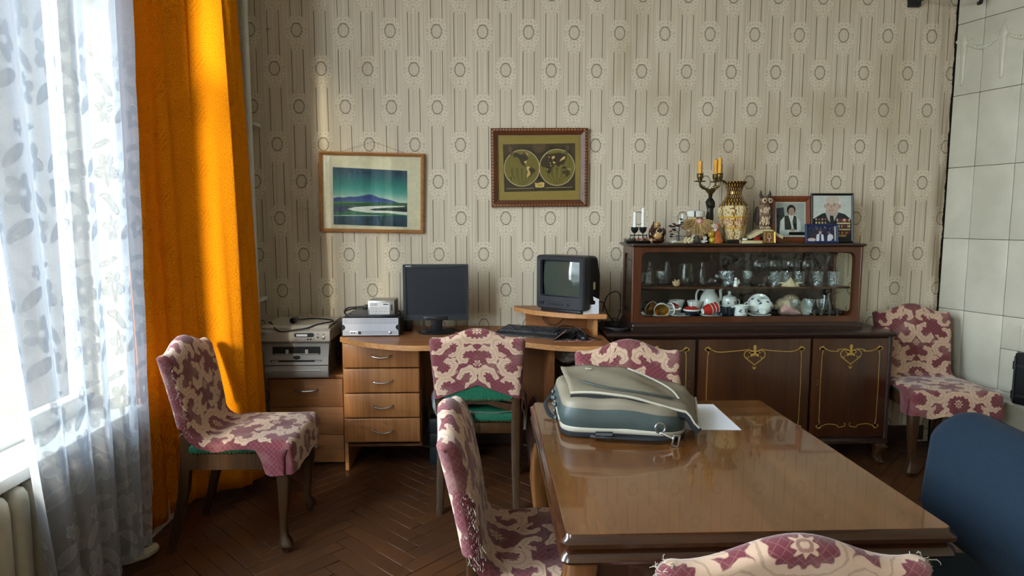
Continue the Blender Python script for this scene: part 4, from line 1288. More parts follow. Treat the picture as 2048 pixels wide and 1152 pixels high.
# ------------------------------------------------------------------ pedestal with three drawers
pd = thing('drawer_pedestal', 'beige laminate pedestal of three drawers under the printer', 'drawers', (0, 0, 0))
mb = MB(); mb.box(-1.218, -0.812, 3.588, 3.86, 0.012, 0.495); part('pedestal_body', mb, MAT['beech'], pd)
mb = MB(); mb.box(-1.222, -0.808, 3.575, 3.862, 0.496, 0.515, 0.002); part('pedestal_top', mb, MAT['beech'], pd)
for k in range(3):
    z1 = 0.492 - k*0.160; z0 = z1 - 0.157
    mb = MB(); mb.box(-1.216, -0.814, 3.570, 3.587, z0, z1, 0.0015); dr = part('drawer', mb, MAT['beech'], pd)
    mb = MB(); bow_handle(mb, -1.015, 3.570, (z0+z1)/2+0.02, 0.125, 0.004, 0.024, 0.0062); part('handle', mb, MAT['steel'], dr)
mb = MB(); mb.box(-1.21, -0.82, 3.60, 3.85, 0.0, 0.012); part('plinth', mb, MAT['black_matte'], pd)

# ------------------------------------------------------------------ printer
pr = thing('printer', 'beige and grey laser printer with a flat scanner lid on the pedestal', 'printer', (-1.043, 3.655, 0.515))
def ext(mb, prof, x0, x1, taper=None):
    n = len(prof); vs_ = []
    for x, s in ((x0, -1), (x1, 1)):
        for (y, z) in prof:
            dx = taper(z)*s if taper else 0
            vs_.append((x + dx, y, z))
    fs = [tuple(range(n)), tuple(range(2*n-1, n-1, -1))]
    for i in range(n):
        k = (i+1) % n; fs.append((i, i+n, k+n, k))
    mb.add(vs_, fs)
tap = lambda z: 0.016*sstep(0.12, 0.25, z)
body = [(-0.150, 0.012), (-0.158, 0.045), (-0.150, 0.075), (-0.142, 0.11), (-0.142, 0.165), (-0.150, 0.19), (-0.170, 0.205), (-0.170, 0.208), (0.165, 0.208), (0.165, 0.0), (-0.140, 0.0)]
mb = MB(); ext(mb, body, -0.170, 0.170, tap); part('printer_body', mb, MAT['printer2'], pr, ang=0.5)
mb = MB(); ext(mb, [(-0.172, 0.208), (-0.176, 0.222), (-0.172, 0.258), (-0.150, 0.268), (0.165, 0.275), (0.165, 0.208)], -0.188, 0.188); part('scanner_unit', mb, MAT['printer'], pr, ang=0.5)
mb = MB(); ext(mb, [(-0.150, 0.269), (-0.152, 0.277), (-0.135, 0.288), (0.155, 0.292), (0.155, 0.276)], -0.178, 0.178); ld_ = part('scanner_lid', mb, MAT['printer'], pr, ang=0.5)
mb = MB(); mb.box(0.110, 0.160, -0.10, -0.06, 0.2885, 0.2900); part('sticker', mb, MAT['sticker'], ld_)
mb = MB(); mb.prism(rrect(-0.128, 0.128, 0.128, 0.172, 0.006, 3), 0, 0.012); mb.v = [(x, -0.1445 + z*0.4, y) for x, y, z in mb.v]; sl = part('output_slot', mb, MAT['black_matte'], pr)
mb = MB(); mb.add([(-0.120, -0.145, 0.130), (0.120, -0.145, 0.130), (0.120, -0.1415, 0.158), (-0.120, -0.1415, 0.158)], [(0, 1, 2, 3)]); part('paper_tray', mb, MAT['printer2'], sl)
for x in (-0.05, 0.055):
    mb = MB(); mb.box(x-0.008, x+0.008, -0.149, -0.142, 0.132, 0.156, 0.002); part('paper_guide', mb, MAT['printer'], sl)
mb = MB(); mb.box(-0.140, 0.135, -0.147, -0.142, 0.086, 0.098, 0.002); s2 = part('manual_slot', mb, MAT['black_matte'], pr)
for x in (-0.115, 0.115):
    mb = MB(); mb.box(x-0.018, x+0.018, -0.149, -0.145, 0.088, 0.096, 0.001); part('slot_guide', mb, MAT['printer2'], s2)
mb = MB(); mb.M = T(0, -0.1425, 0.112) @ RX(PI/2); mb.lathe([(0.0, 0), (0.020, 0), (0.019, 0.004), (0.0, 0.0045)], 24, cap=False); mb.v = [(x, y, 0.112 + (z-0.112)*0.5) for x, y, z in mb.v]
bd = part('badge', mb, MAT['navy_china'], pr, label='dark blue oval badge')
text_mesh('brother', 0.0085, MAT['steel'], bd, (0, -0.1472, 0.1095), (PI/2, 0, 0), align='CENTER')
mb = MB(); ext(mb, [(-0.1595, 0.040), (-0.1570, 0.050), (-0.150, 0.030)], -0.130, 0.130); part('cassette_grip', mb, MAT['printer2'], pr)
mb = MB(); mb.box(-0.171, 0.171, -0.157, -0.150, 0.0705, 0.0725); part('cassette_seam', mb, MAT['black_matte'], pr)
mb = MB(); mb.prism(rrect(0.0, 0.105, 0.230, 0.252, 0.010, 4), 0, 0.004); mb.v = [(x, -0.1735 - z*0.9, y) for x, y, z in mb.v]; cp_ = part('control_panel', mb, MAT['monitor'], pr)
mb = MB(); mb.box(0.012, 0.070, -0.1785, -0.176, 0.234, 0.246); part('display', mb, MAT['sticker'], cp_)
for k, (x, z) in enumerate([(0.012+0.015*i, 0.218) for i in range(7)] + [(0.125, 0.245), (0.125, 0.228), (0.155, 0.245)]):
    mb = MB(); mb.M = T(x, -0.1735, z) @ RX(PI/2); mb.lathe([(0.005, 0), (0.005, 0.003), (0.003, 0.0035)], 10); part('button', mb, MAT['black'] if k in (4, 5, 8) else MAT['printer2'], pr)
mb = MB(); mb.M = T(0.155, -0.1735, 0.226) @ RX(PI/2); mb.lathe([(0.010, 0), (0.010, 0.002), (0.007, 0.004)], 14); part('start_button', mb, MAT['steel'], pr)
text_mesh('DCP', 0.009, MAT['case'], pr, (-0.172, -0.1765, 0.243), (PI/2, 0, 0))
mb = MB(); ext(mb, [(-0.130, 0.01), (-0.125, 0.20), (0.160, 0.20), (0.160, 0.01)], 0.1705, 0.1715); mb.v = [(x + tap(z), y, z) for x, y, z in mb.v]; part('side_cover', mb, MAT['printer_side'], pr)
for k in range(6):
    mb = MB(); mb.box(0.180, 0.190, -0.02, 0.04, 0.05+0.018*k, 0.056+0.018*k); part('vent', mb, MAT['black_matte'], pr)

# mains lead lying on the printer
ml = thing('power_lead', 'black mains lead with a plug lying on the printer lid', 'cable', (-1.043, 3.655, 0.515))
mb = MB(); mb.tube(spline([(-0.185, -0.02, 0.288), (-0.150, -0.08, 0.293), (-0.10, -0.165, 0.272), (-0.06, -0.186, 0.262), (0.0, -0.178, 0.268), (0.06, -0.165, 0.276), (0.12, -0.13, 0.293), (0.168, -0.05, 0.293), (0.165, 0.0, 0.294), (0.09, 0.05, 0.295), (0.03, 0.06, 0.296), (-0.01, 0.02, 0.298), (-0.022, -0.03, 0.303)], 6), 0.0038, 8); part('cord', mb, MAT['black'], ml)
mb = MB(); mb.M = T(-0.030, -0.075, 0.306) @ RZ(-0.3) @ RX(PI/2 + 0.1); mb.lathe([(0.006, -0.045), (0.009, -0.030), (0.016, -0.010), (0.018, 0.006), (0.016, 0.014), (0.0, 0.014)], 14)
pg = part('plug', mb, MAT['black'], ml)
for s in (-1, 1):
    mb = MB(); mb.M = T(-0.030, -0.075, 0.306) @ RZ(-0.3 + 1.2) @ T(s*0.007, 0, 0) @ RX(PI/2); mb.lathe([(0.0022, 0.0), (0.0022, 0.030), (0.0, 0.032)], 8); part('pin', mb, MAT['chrome'], pg)

# ------------------------------------------------------------------ desktop computer lying flat, power supply, adapter, cables
pc = thing('desktop_computer', 'silver fronted desktop computer lying flat on the desk', 'computer', (-0.642, 3.525, DZ))
mb = MB(); mb.box(-0.157, 0.157, 0.0, 0.29, 0.008, 0.102, 0.004); part('case', mb, MAT['case'], pc)
mb = MB()
fp = [(-0.150, 0.006), (0.150, 0.006), (0.150, 0.034)] + arc(0.152, 0.050, 0.016, 1.5*PI, 0.5*PI, 8)[::1] + [(0.150, 0.068), (0.150, 0.100), (-0.150, 0.100), (-0.150, 0.068)] + [(-0.152 + 0.016*math.cos(a), 0.050 + 0.016*math.sin(a)) for a in [PI/2 - PI*k/8 for k in range(9)]] + [(-0.150, 0.034)]
mb.prism(fp, 0, 0.010); mb.v = [(x, -0.012 + z, y) for x, y, z in mb.v]; fb = part('front_bezel', mb, MAT['silver'], pc, ang=0.5)
mb = MB()
for i in range(36):
    for j, z in enumerate((0.092, 0.085, 0.078, 0.071, 0.028, 0.021, 0.014)):
        x = -0.140 + 0.008*i
        if j >= 4 and -0.115 < x < -0.045: continue
        mb.box(x-0.0015, x+0.0015, -0.0125, -0.011, z-0.0016, z+0.0016)
o = part('vent_holes', mb, MAT['case'], fb, smooth=False); o['kind'] = 'stuff'
mb = MB(); mb.box(-0.112, -0.048, -0.0135, -0.011, 0.012, 0.030, 0.002); io = part('port_panel', mb, MAT['silver'], fb)
for x in (-0.100, -0.087):
    mb = MB(); mb.M = T(x, -0.0135, 0.021) @ RX(PI/2); mb.lathe([(0.0042, 0), (0.0042, 0.0012), (0, 0.0012)], 12); part('audio_jack', mb, MAT['black'], io)
mb = MB(); mb.box(-0.066, -0.051, -0.0148, -0.0130, 0.013, 0.029); part('usb_port', mb, MAT['black'], io)
mb = MB(); mb.M = T(0.105, -0.012, 0.021) @ RX(PI/2); mb.lathe([(0.009, 0), (0.009, 0.003), (0.006, 0.005), (0, 0.005)], 18); part('power_button', mb, MAT['chrome'], fb)
for s in (-1, 1):
    mb = MB(); mb.box(s*0.150-0.006, s*0.150+0.006, -0.006, 0.0, 0.008, 0.100); part('side_rail', mb, MAT['black'], pc)
for x in (-0.14, 0.14):
    for y in (0.03, 0.26):
        mb = MB(); mb.box(x-0.01, x+0.01, y-0.01, y+0.01, 0.0, 0.009); part('foot', mb, MAT['black'], pc)
ps = thing('power_supply', 'grey steel computer power supply with a white label on the computer case', 'power supply', (-0.588, 3.55, DZ+0.106), 0.0)
mb = MB(); mb.box(-0.072, 0.072, 0, 0.14, 0.0, 0.086, 0.002); part('housing', mb, MAT['steel'], ps)
mb = MB(); mb.box(0.0725, 0.0735, 0.002, 0.138, 0.002, 0.084); part('side_plate', mb, MAT['case'], ps)
mb = MB(); mb.box(-0.062, 0.045, -0.0008, 0.0, 0.010, 0.074); lb = part('label_sheet', mb, MAT['sticker'], ps, smooth=False)
text_mesh('COD', 0.017, MAT['black'], lb, (-0.058, -0.0009, 0.059), (PI/2, 0, 0))
mb = MB(); mb.box(0.012, 0.040, -0.0014, -0.0008, 0.062, 0.068)
part('printed_block', mb, MAT['blue_print'], lb)
mb = MB(); r = random.Random(2)
for z in (0.048, 0.042, 0.036, 0.029, 0.024, 0.016):
    x = -0.057
    while x < 0.038:
        w = r.uniform(0.004, 0.018); mb.box(x, min(x+w, 0.040), -0.0012, -0.0008, z-0.0008, z+0.0008); x += w + 0.003
o = part('printed_lines', mb, MAT['case'], lb, smooth=False); o['kind'] = 'stuff'
mb = MB(); mb.box(0.054, 0.061, -0.0008, 0.0, 0.030, 0.064); part('barcode', mb, MAT['iron'], ps)
ad = thing('power_adapter', 'flat grey black adapter box on the computer case left of the power supply', 'adapter', (-0.722, 3.60, DZ+0.102))
mb = MB(); mb.prism([(-0.055, 0), (0.060, 0), (0.055, 0.034), (-0.02, 0.034)], 0, 0.11); mb.v = [(x, z, y) for x, y, z in mb.v]; part('box', mb, MAT['case'], ad)
mb = MB(); mb.box(0.02, 0.055, 0.02, 0.09, 0.034, 0.052, 0.003); part('socket', mb, MAT['black'], ad)
mb = MB(); mb.tube(spline([(-0.50, 3.60, 0.87), (-0.49, 3.545, 0.857), (-0.56, 3.535, 0.853), (-0.66, 3.532, 0.850), (-0.76, 3.54, 0.852), (-0.79, 3.56, 0.868), (-0.775, 3.58, 0.888), (-0.73, 3.585, 0.892), (-0.69, 3.59, 0.895)], 6), 0.0045, 8)
mb.tube(spline([(-0.485, 3.60, 0.862), (-0.50, 3.54, 0.850), (-0.62, 3.530, 0.8525), (-0.72, 3.535, 0.849), (-0.78, 3.55, 0.855), (-0.79, 3.60, 0.87), (-0.74, 3.64, 0.879)], 6), 0.0035, 8)
mb.tube(spline([(-0.48, 3.585, 0.848), (-0.55, 3.528, 0.848), (-0.68, 3.534, 0.848), (-0.75, 3.545, 0.848)], 6), 0.0035, 8)
solo('cable_bundle', mb, MAT['black'], 'black cables coiled over the desktop computer and power supply', 'cable')

# ------------------------------------------------------------------ monitor
mo = thing('monitor', 'black flat computer monitor standing on the desk', 'monitor', (-0.293, 3.60, DZ), 0.012)
mb = MB(); mb.box(-0.180, 0.180, 0.0, 0.045, 0.075, 0.385, 0.006); part('housing', mb, MAT['monitor'], mo)
mb = MB()
for (a, b, c, d) in ((-0.180, -0.164, 0.075, 0.385), (0.164, 0.180, 0.075, 0.385), (-0.164, 0.164, 0.371, 0.385), (-0.164, 0.164, 0.075, 0.108)): mb.box(a, b, -0.008, 0.002, c, d)
part('bezel', mb, MAT['monitor'], mo)
mb = MB(); mb.box(-0.164, 0.164, -0.003, 0.001, 0.108, 0.371); part('screen', mb, MAT['screen'], mo)
mb = MB(); mb.box(-0.07, 0.065, -0.0105, -0.007, 0.075, 0.097, 0.002); bp_ = part('button_strip', mb, MAT['black'], mo)
for k in range(7):
    mb = MB(); mb.box(-0.055 + 0.016*k, -0.045 + 0.016*k, -0.0125, -0.0105, 0.083, 0.089); part('button', mb, MAT['monitor'], bp_)
text_mesh('BenQ', 0.0125, MAT['sticker'], mo, (-0.164, -0.0082, 0.3735), (PI/2, 0, 0))
mb = MB(); mb.box(-0.032, 0.032, 0.02, 0.055, 0.010, 0.14, 0.008); part('neck', mb, MAT['black'], mo)
mb = MB(); mb.lathe([(0.0, 0.0), (0.100, 0.0), (0.102, 0.006), (0.085, 0.014), (0.04, 0.018), (0.0, 0.018)], 36, cap=False); mb.v = [(x, y*0.85+0.03, z) for x, y, z in mb.v]; part('base', mb, MAT['black'], mo)
mb = MB(); mb.tube(spline([(-0.07, 0.04, 0.09), (-0.066, 0.02, 0.05), (-0.05, -0.005, 0.025), (-0.03, -0.02, 0.0185), (0.03, 0.0, 0.019), (0.08, 0.05, 0.019), (0.12, 0.06, 0.006), (0.17, 0.04, 0.004), (0.205, -0.005, 0.004), (0.175, -0.02, 0.004), (0.13, 0.03, 0.004), (0.08, 0.07, 0.010)], 6), 0.0028, 6); part('cable', mb, MAT['black'], mo)
mb = MB(); mb.box(-0.475, -0.440, 3.68, 3.72, DZ, DZ+0.075, 0.004); mb.tube([(-0.475, 3.69, DZ+0.012), (-0.50, 3.68, DZ+0.008)], 0.006, 6)
solo('black_adapter', mb, MAT['black'], 'small black upright adapter on the desk behind the monitor', 'adapter')

# ------------------------------------------------------------------ television
tv = thing('television', 'small black tube television on the raised desk shelf', 'television', (0.395, 3.55, SZ), math.atan2(-0.22, 0.24))
# local: front = -Y, x along the front
mb = MB()
def rr_row(w, h0, h1, y, r): return [(a, y, b) for a, b in rrect(-w, w, h0, h1, r, 4)]
def loft(mb, rows, cap0=True, cap1=True):
    n = len(rows[0]); vs_ = [p for q in rows for p in q]; fs = []
    for j in range(len(rows)-1):
        for i in range(n):
            k = (i+1) % n; fs.append((j*n+i, j*n+k, (j+1)*n+k, (j+1)*n+i))
    if cap0: fs.append(tuple(range(n-1, -1, -1)))
    if cap1: fs.append(tuple((len(rows)-1)*n+i for i in range(n)))
    mb.add(vs_, fs)
mb = MB(); loft(mb, [rr_row(0.155, 0.022, 0.306, -0.012, 0.02), rr_row(0.163, 0.016, 0.314, -0.004, 0.022), rr_row(0.163, 0.015, 0.315, 0.05, 0.022)], cap0=False)
part('front_cabinet', mb, MAT['tv'], tv, ang=0.5)
# bezel ring around the tube
mb = MB()
o_ = rr_row(0.155, 0.022, 0.306, -0.012, 0.02); i_ = rr_row(0.133, 0.086, 0.288, -0.010, 0.014); i2 = rr_row(0.127, 0.092, 0.282, 0.006, 0.012)
loft(mb, [o_, i_, i2], False, False); part('bezel', mb, MAT['tv'], tv, ang=0.5)
mb = MB()
def crt(u, v):
    x = (u-0.5)*2; z = (v-0.5)*2
    return (x*0.1285, 0.004 - 0.016*(1-x*x)*1.0 - 0.008*(1-z*z) + 0.020, 0.187 + z*0.0965)
mb.grid(20, 16, crt); part('screen', mb, MAT['crt'], tv, ang=3)
mb = MB(); loft(mb, [rr_row(0.160, 0.014, 0.314, 0.05, 0.02), rr_row(0.158, 0.014, 0.312, 0.13, 0.03), rr_row(0.120, 0.03, 0.27, 0.20, 0.04), rr_row(0.105, 0.04, 0.24, 0.235, 0.04)]); part('rear_housing', mb, MAT['tv_back'], tv, ang=0.6)
mb = MB(); mb.box(0.1585, 0.1605, 0.085, 0.105, 0.13, 0.17, 0.001); part('rating_label', mb, MAT['page'], tv)
mb = MB(); mb.box(-0.135, 0.135, 0.0, 0.16, 0.0, 0.018, 0.003); part('foot', mb, MAT['black'], tv)
mb = MB(); mb.prism(rrect(-0.143, -0.105, 0.040, 0.056, 0.007, 4), 0, 0.004); mb.v = [(x, -0.0105-z, y) for x, y, z in mb.v]; part('power_button', mb, MAT['black'], tv)
for k in range(5):
    mb = MB(); mb.ball((-0.068 + 0.017*k, -0.011, 0.044), (0.0055, 0.003, 0.0055), 8, 6); part('button', mb, MAT['black'], tv)
for x in (0.020, 0.058):
    mb = MB(); mb.M = T(x, -0.011, 0.045) @ RX(PI/2); mb.lathe([(0.008, 0), (0.008, 0.001), (0.0065, 0.002), (0, 0.001)], 14); part('socket', mb, MAT['black_matte'], tv)
mb = MB()
for k in range(6): mb.box(-0.036 + 0.0085*k, -0.030 + 0.0085*k, -0.0118, -0.011, 0.066, 0.074)
o = part('maker_name', mb, MAT['case'], tv); o['kind'] = 'stuff'
# folded white card leaning by the television
mb = MB()
mb.M = T(0.560, 3.485, SZ) @ RZ(0.25)
mb.prism([(-0.050, 0), (0.030, 0), (0.030, 0.0016), (-0.050, 0.0016)], 0, 0.05)
mb.M = T(0.590, 3.487, SZ) @ RZ(0.25) @ RX(PI/2)
mb.prism([(-0.022, 0.0), (0.010, 0.0), (0.010, 0.080), (-0.004, 0.085), (-0.024, 0.095), (-0.022, 0.075), (-0.010, 0.068)], -0.0016, 0)
solo('folded_card', mb, MAT['paper'], 'folded white card standing beside the television on the shelf', 'card', smooth=False)

# ------------------------------------------------------------------ keyboard, mouse, leaflet
kb = thing('keyboard', 'black computer keyboard lying askew on the desk', 'keyboard', (0.275, 3.535, DZ), math.atan2(-0.19, 0.40))
mb = MB(); mb.prism([(-0.095, 0.0), (-0.095, 0.008), (-0.060, 0.016), (0.070, 0.028), (0.075, 0.024), (0.075, 0.0)], -0.225, 0.225); mb.v = [(z, x, y) for x, y, z in mb.v]; part('case', mb, MAT['black'], kb)
mb = MB(); r = random.Random(4)
for j in range(6):
    y = -0.045 + 0.020*j + (0.006 if j == 5 else 0)
    x = -0.212
    while x < 0.205:
        w = 0.0165 if not (j == 0 and -0.12 < x < 0.0) else 0.10
        if not ((0.068 < x < 0.078) or (0.128 < x < 0.138)): mb.box(x, min(x+w, 0.212), y-0.0075, y+0.0075, 0.015+0.09*(y+0.06), 0.025+0.09*(y+0.06))
        x += w + 0.003
o = part('keys', mb, MAT['black'], kb, smooth=False); o['kind'] = 'stuff'
lf = [(0.330, 3.335), (0.545, 3.315), (0.555, 3.42), (0.36, 3.43)]
mb = MB(); mb.prism(lf, DZ, DZ+0.001); mb.add([(0.330, 3.335, DZ+0.001), (0.36, 3.43, DZ+0.001), (0.418, 3.420, DZ+0.050), (0.392, 3.330, DZ+0.046)], [(0, 1, 2, 3)])
def leaflet_mat():
    t = MT('leaflet'); n = t.noise(t.coords(), 60.0, 3)
    t.set(base=t.ramp(n, [(0.36, srgb('#e5d9cf')), (0.46, srgb('#a3544a')), (0.54, srgb('#4b2622')), (0.62, srgb('#c9a294')), (1.0, srgb('#f0e8e0'))]), rough=0.5); return t.m
solo('leaflet', mb, leaflet_mat(), 'red and white printed leaflet bent up at one corner under the mouse', 'leaflet', smooth=False)
ms = thing('computer_mouse', 'black computer mouse with its cable on the leaflet', 'mouse', (0.498, 3.385, DZ+0.001), 0.2)
mb = MB(); mb.ball((0, 0, 0.010), (0.031, 0.052, 0.026), 16, 10); mb.v = [(x, y, max(z, 0.0)) for x, y, z in mb.v]; part('shell', mb, MAT['black'], ms)
mb = MB(); mb.M = T(0, -0.03, 0.031) @ RY(PI/2); mb.lathe([(0.007, -0.004), (0.007, 0.004)], 12); part('wheel', mb, MAT['case'], ms)
mb = MB(); mb.tube(spline([(0, 0.048, 0.012), (0.0, 0.075, 0.03), (-0.04, 0.10, 0.055), (-0.09, 0.09, 0.062), (-0.13, 0.08, 0.04), (-0.10, 0.12, 0.035), (-0.02, 0.13, 0.05), (0.03, 0.10, 0.03), (0.055, 0.05, 0.006), (0.075, 0.0, 0.002), (0.085, -0.04, 0.002), (0.06, -0.03, 0.002)], 6), 0.0024, 6); part('cable', mb, MAT['black'], ms)
mb = MB(); mb.tube(spline([(0.32, 3.74, SZ-0.03), (0.315, 3.72, 0.80), (0.35, 3.70, 0.77), (0.40, 3.69, 0.775), (0.45, 3.70, SZ-0.03)], 6), 0.0035, 6)
solo('grey_cable', mb, MAT['case'], 'dark grey cable looping under the raised shelf behind the keyboard', 'cable')

# ------------------------------------------------------------------ things stored under the desk
for k, (w, h) in enumerate(((0.20, 0.105), (0.22, 0.075), (0.19, 0.085))):
    z = sum((0.105, 0.075, 0.085)[:k])
    mb = MB(); mb.box(-0.335, -0.335+w, 3.55, 3.655, z, z+h-0.001, 0.004)
    solo('storage_box', mb, plain('storage_box_%d' % k, ('#0e2226', '#10191f', '#152329')[k], 0.5), ('dark green box at the bottom of the stack under the desk', 'dark box in the middle of the stack under the desk', 'dark box on top of the stack under the desk')[k], 'box', 'boxes stacked under the desk')
def bundle(mb, c, r, seed, n=20, m=14, amp=0.18):
    rn = random.Random(seed); ph = [rn.uniform(0, 6.3) for _ in range(6)]
    def f(u, v):
        a = 2*PI*u; b = -PI/2 + PI*v
        k = 1 + amp*(0.5*math.sin(3*a + ph[0] + 4*v) + 0.35*math.sin(7*a + ph[1] - 6*v) + 0.3*math.sin(5*a*v + ph[2]))
        return (c[0] + r[0]*k*math.cos(b)*math.cos(a), c[1] + r[1]*k*math.cos(b)*math.sin(a), max(c[2]-r[2], c[2] + r[2]*k*math.sin(b)))
    mb.grid(n*2, m*2, f, closed_u=True)
def striped():
    t = MT('navy_stripe'); x, y, z = t.xyz(t.coords())
    s = ((z + x*0.35 + (x*40).sin()*0.004)*38.0).frac()
    t.set(base=t.mix(s.lt(0.16), srgb('#122236'), srgb('#c9c9c4')), rough=0.9); return t.m
mb = MB(); bundle(mb, (0.46, 3.50, 0.27), (0.095, 0.12, 0.27), 3)
solo('striped_bundle', mb, striped(), 'navy cloth bundle with white stripes stored under the right end of the desk', 'cloth bundle', ang=3)
mb = MB(); bundle(mb, (0.46, 3.50, 0.645), (0.105, 0.11, 0.05), 8, amp=0.25)
solo('plastic_bag', mb, MAT['plastic_bag'], 'crumpled pale plastic bag on the striped bundle under the desk', 'bag', ang=3)
mb = MB(); bundle(mb, (-0.255, 3.58, 0.36), (0.06, 0.08, 0.093), 11, amp=0.2)
solo('plastic_bag', mb, MAT['plastic_bag'], 'crumpled pale plastic bag on the dark boxes under the desk', 'bag', ang=3)
mb = MB(); bundle(mb, (0.250, 3.46, 0.20), (0.050, 0.11, 0.20), 15, amp=0.15)
solo('brown_cloth_bag', mb, plain('brown_cloth', '#5f4036', 0.9, var=0.2, scale=15), 'brown cloth bag on the floor beside the desk panel', 'bag', ang=3)
# ------------------------------------------------------------------ walnut sideboard with inlaid doors
sb = thing('sideboard', 'dark walnut sideboard with three doors inlaid with yellow scrolls', 'sideboard', (0, 0, 0))
mb = MB(); mb.box(0.662, 2.222, 3.475, 3.862, 0.150, 0.737); part('carcass', mb, MAT['walnut_dark'], sb)
def slab(mb, x0, x1, y0, y1, prof):
    cx, cy_ = (x0+x1)/2, (y0+y1)/2; hx, hy = (x1-x0)/2, (y1-y0)/2
    k = len(mb.v); moulded(mb, 0, 0, hx, hy, prof)
    for i in range(k, len(mb.v)): a, b, c = mb.v[i]; mb.v[i] = (a+cx, b+cy_, c)
mb = MB(); slab(mb, 0.634, 2.248, 3.436, 3.866, [(0.020, 0.728), (0.010, 0.732), (0.002, 0.740), (0.0, 0.748), (0.004, 0.755), (0.010, 0.758)]); part('sideboard_top', mb, MAT['walnut_dark'], sb)
mb = MB(); slab(mb, 0.652, 2.240, 3.452, 3.862, [(0.012, 0.120), (0.0, 0.128), (0.0, 0.142), (0.010, 0.152)]); part('plinth_moulding', mb, MAT['walnut_dark'], sb)
for x in (0.665, 2.215):
    mb = MB(); mb.tube([(x, 3.462, 0.152), (x, 3.462, 0.730)], 0.013, 12); part('corner_column', mb, MAT['walnut_dark'], sb)
for sx_, x in ((-1, 0.700), (1, 2.190)):
    for sy, y in ((-1, 3.490), (1, 3.830)):
        mb = MB()
        zs = [0.125, 0.105, 0.08, 0.05, 0.028, 0.012, 0.0]; off = [0.0, 0.012, 0.010, 0.0, 0.006, 0.014, 0.012]; rr = [0.036, 0.036, 0.028, 0.020, 0.022, 0.024, 0.018]
        mb.sweep([(x + sx_*o_, y + sy*o_*0.8, z) for z, o_ in zip(zs, off)], [[(a*r_, b*r_) for a, b in rrect(-1, 1, -1, 1, 0.6, 3)] for r_ in rr]); part('leg', mb, MAT['chair_wood'], sb)
def ribbon(mb, pts, w, y):
    """flat inlaid strip in the plane of a door"""
    P = [Vector((p[0], p[1])) for p in pts]; n = len(P); W = w if isinstance(w, list) else [w]*n
    vs_ = []
    for i in range(n):
        t = (P[min(i+1, n-1)] - P[max(i-1, 0)]).normalized(); nn = Vector((-t.y, t.x))*W[i]/2
        vs_ += [(P[i].x+nn.x, y, P[i].y+nn.y), (P[i].x-nn.x, y, P[i].y-nn.y)]
    mb.add(vs_, [(2*i, 2*i+1, 2*i+3, 2*i+2) for i in range(n-1)])
def sp2(pts, n=7): return [(p.x, p.y) for p in spline([(a, b, 0) for a, b in pts], n)]
def leaf2(mb, x, z, L, w, a, y):
    pts = []
    for k in range(9): f = k/8; pts.append((f*L, w*math.sin(PI*f)**0.8))
    for k in range(7, 0, -1): f = k/8; pts.append((f*L, -w*math.sin(PI*f)**0.8))
    c, s = math.cos(a), math.sin(a)
    mb.poly([(x + p*c - q*s, y, z + p*s + q*c) for p, q in pts])
def inlay(x0, x1, z0, z1, y):
    mb = MB(); xm = (x0+x1)/2
    for s, xe in ((-1, x0), (1, x1)):
        ribbon(mb, [(xe, z0+0.035), (xe + s*0.002, (z0+z1)/2), (xe, z1-0.035)], 0.0035, y)
        # acanthus fans in the corners
        for zc, d in ((z1, -1), (z0, 1)):
            for k, (ang, L) in enumerate(((0.2, 0.020), (0.7, 0.026), (1.2, 0.028), (1.7, 0.024), (2.3, 0.020))):
                a = ang if s < 0 else PI - ang
                leaf2(mb, xe + s*0.004, zc + d*0.014, L, 0.006, (a if d < 0 else -a), y)
            ribbon(mb, sp2([(xe, zc + d*0.045), (xe - s*0.003, zc + d*0.025), (xe - s*0.010, zc + d*0.012), (xe - s*0.022, zc + d*0.008)]), 0.005, y)
        top = [(xe - s*0.018, z1 - 0.006), (xe - s*0.045, z1 - 0.018), (xe - s*0.09, z1 - 0.020), (xm + s*0.075, z1 - 0.012), (xm + s*0.030, z1 - 0.006)]
        ribbon(mb, sp2(top), 0.0042, y)
        ribbon(mb, sp2([(xm + s*0.022, z1 - 0.010), (xm + s*0.052, z1 - 0.020), (xm + s*0.056, z1 - 0.046), (xm + s*0.030, z1 - 0.070), (xm, z1 - 0.092)]), 0.0045, y)
        ribbon(mb, sp2([(xm + s*0.050, z1 - 0.050), (xm + s*0.036, z1 - 0.056), (xm + s*0.034, z1 - 0.044)]), 0.003, y)
        leaf2(mb, xm + s*0.004, z1 - 0.030, 0.030, 0.008, PI/2 - s*0.9, y); leaf2(mb, xm + s*0.004, z1 - 0.030, 0.026, 0.007, -PI/2 + s*0.9, y); leaf2(mb, xm + s*0.004, z1 - 0.026, 0.030, 0.006, PI/2 - s*1.5, y)
        bot = [(xe - s*0.020, z0 + 0.008), (xe - s*0.05, z0 + 0.018), (xe - s*0.10, z0 + 0.012), (xm + s*0.05, z0 + 0.0), (xm + s*0.018, z0 + 0.004), (xm + s*0.012, z0 + 0.016), (xm + s*0.018, z0 + 0.024)]
        ribbon(mb, sp2(bot), 0.0042, y)
    mb.poly([(xm + 0.009*math.cos(2*PI*k/12), y, z1 + 0.006 + 0.012*math.sin(2*PI*k/12)) for k in range(12)])
    leaf2(mb, xm, z1 - 0.092, 0.028, 0.010, -PI/2, y); leaf2(mb, xm, z1 - 0.098, 0.016, 0.005, -PI/2-1.0, y); leaf2(mb, xm, z1 - 0.098, 0.016, 0.005, -PI/2+1.0, y)
    mb.poly([(xm-0.007, y-0.0001, z1-0.002), (xm-0.007, y-0.0001, z1-0.034), (xm, y-0.0001, z1-0.048), (xm+0.007, y-0.0001, z1-0.034), (xm+0.007, y-0.0001, z1-0.002)])
    return mb
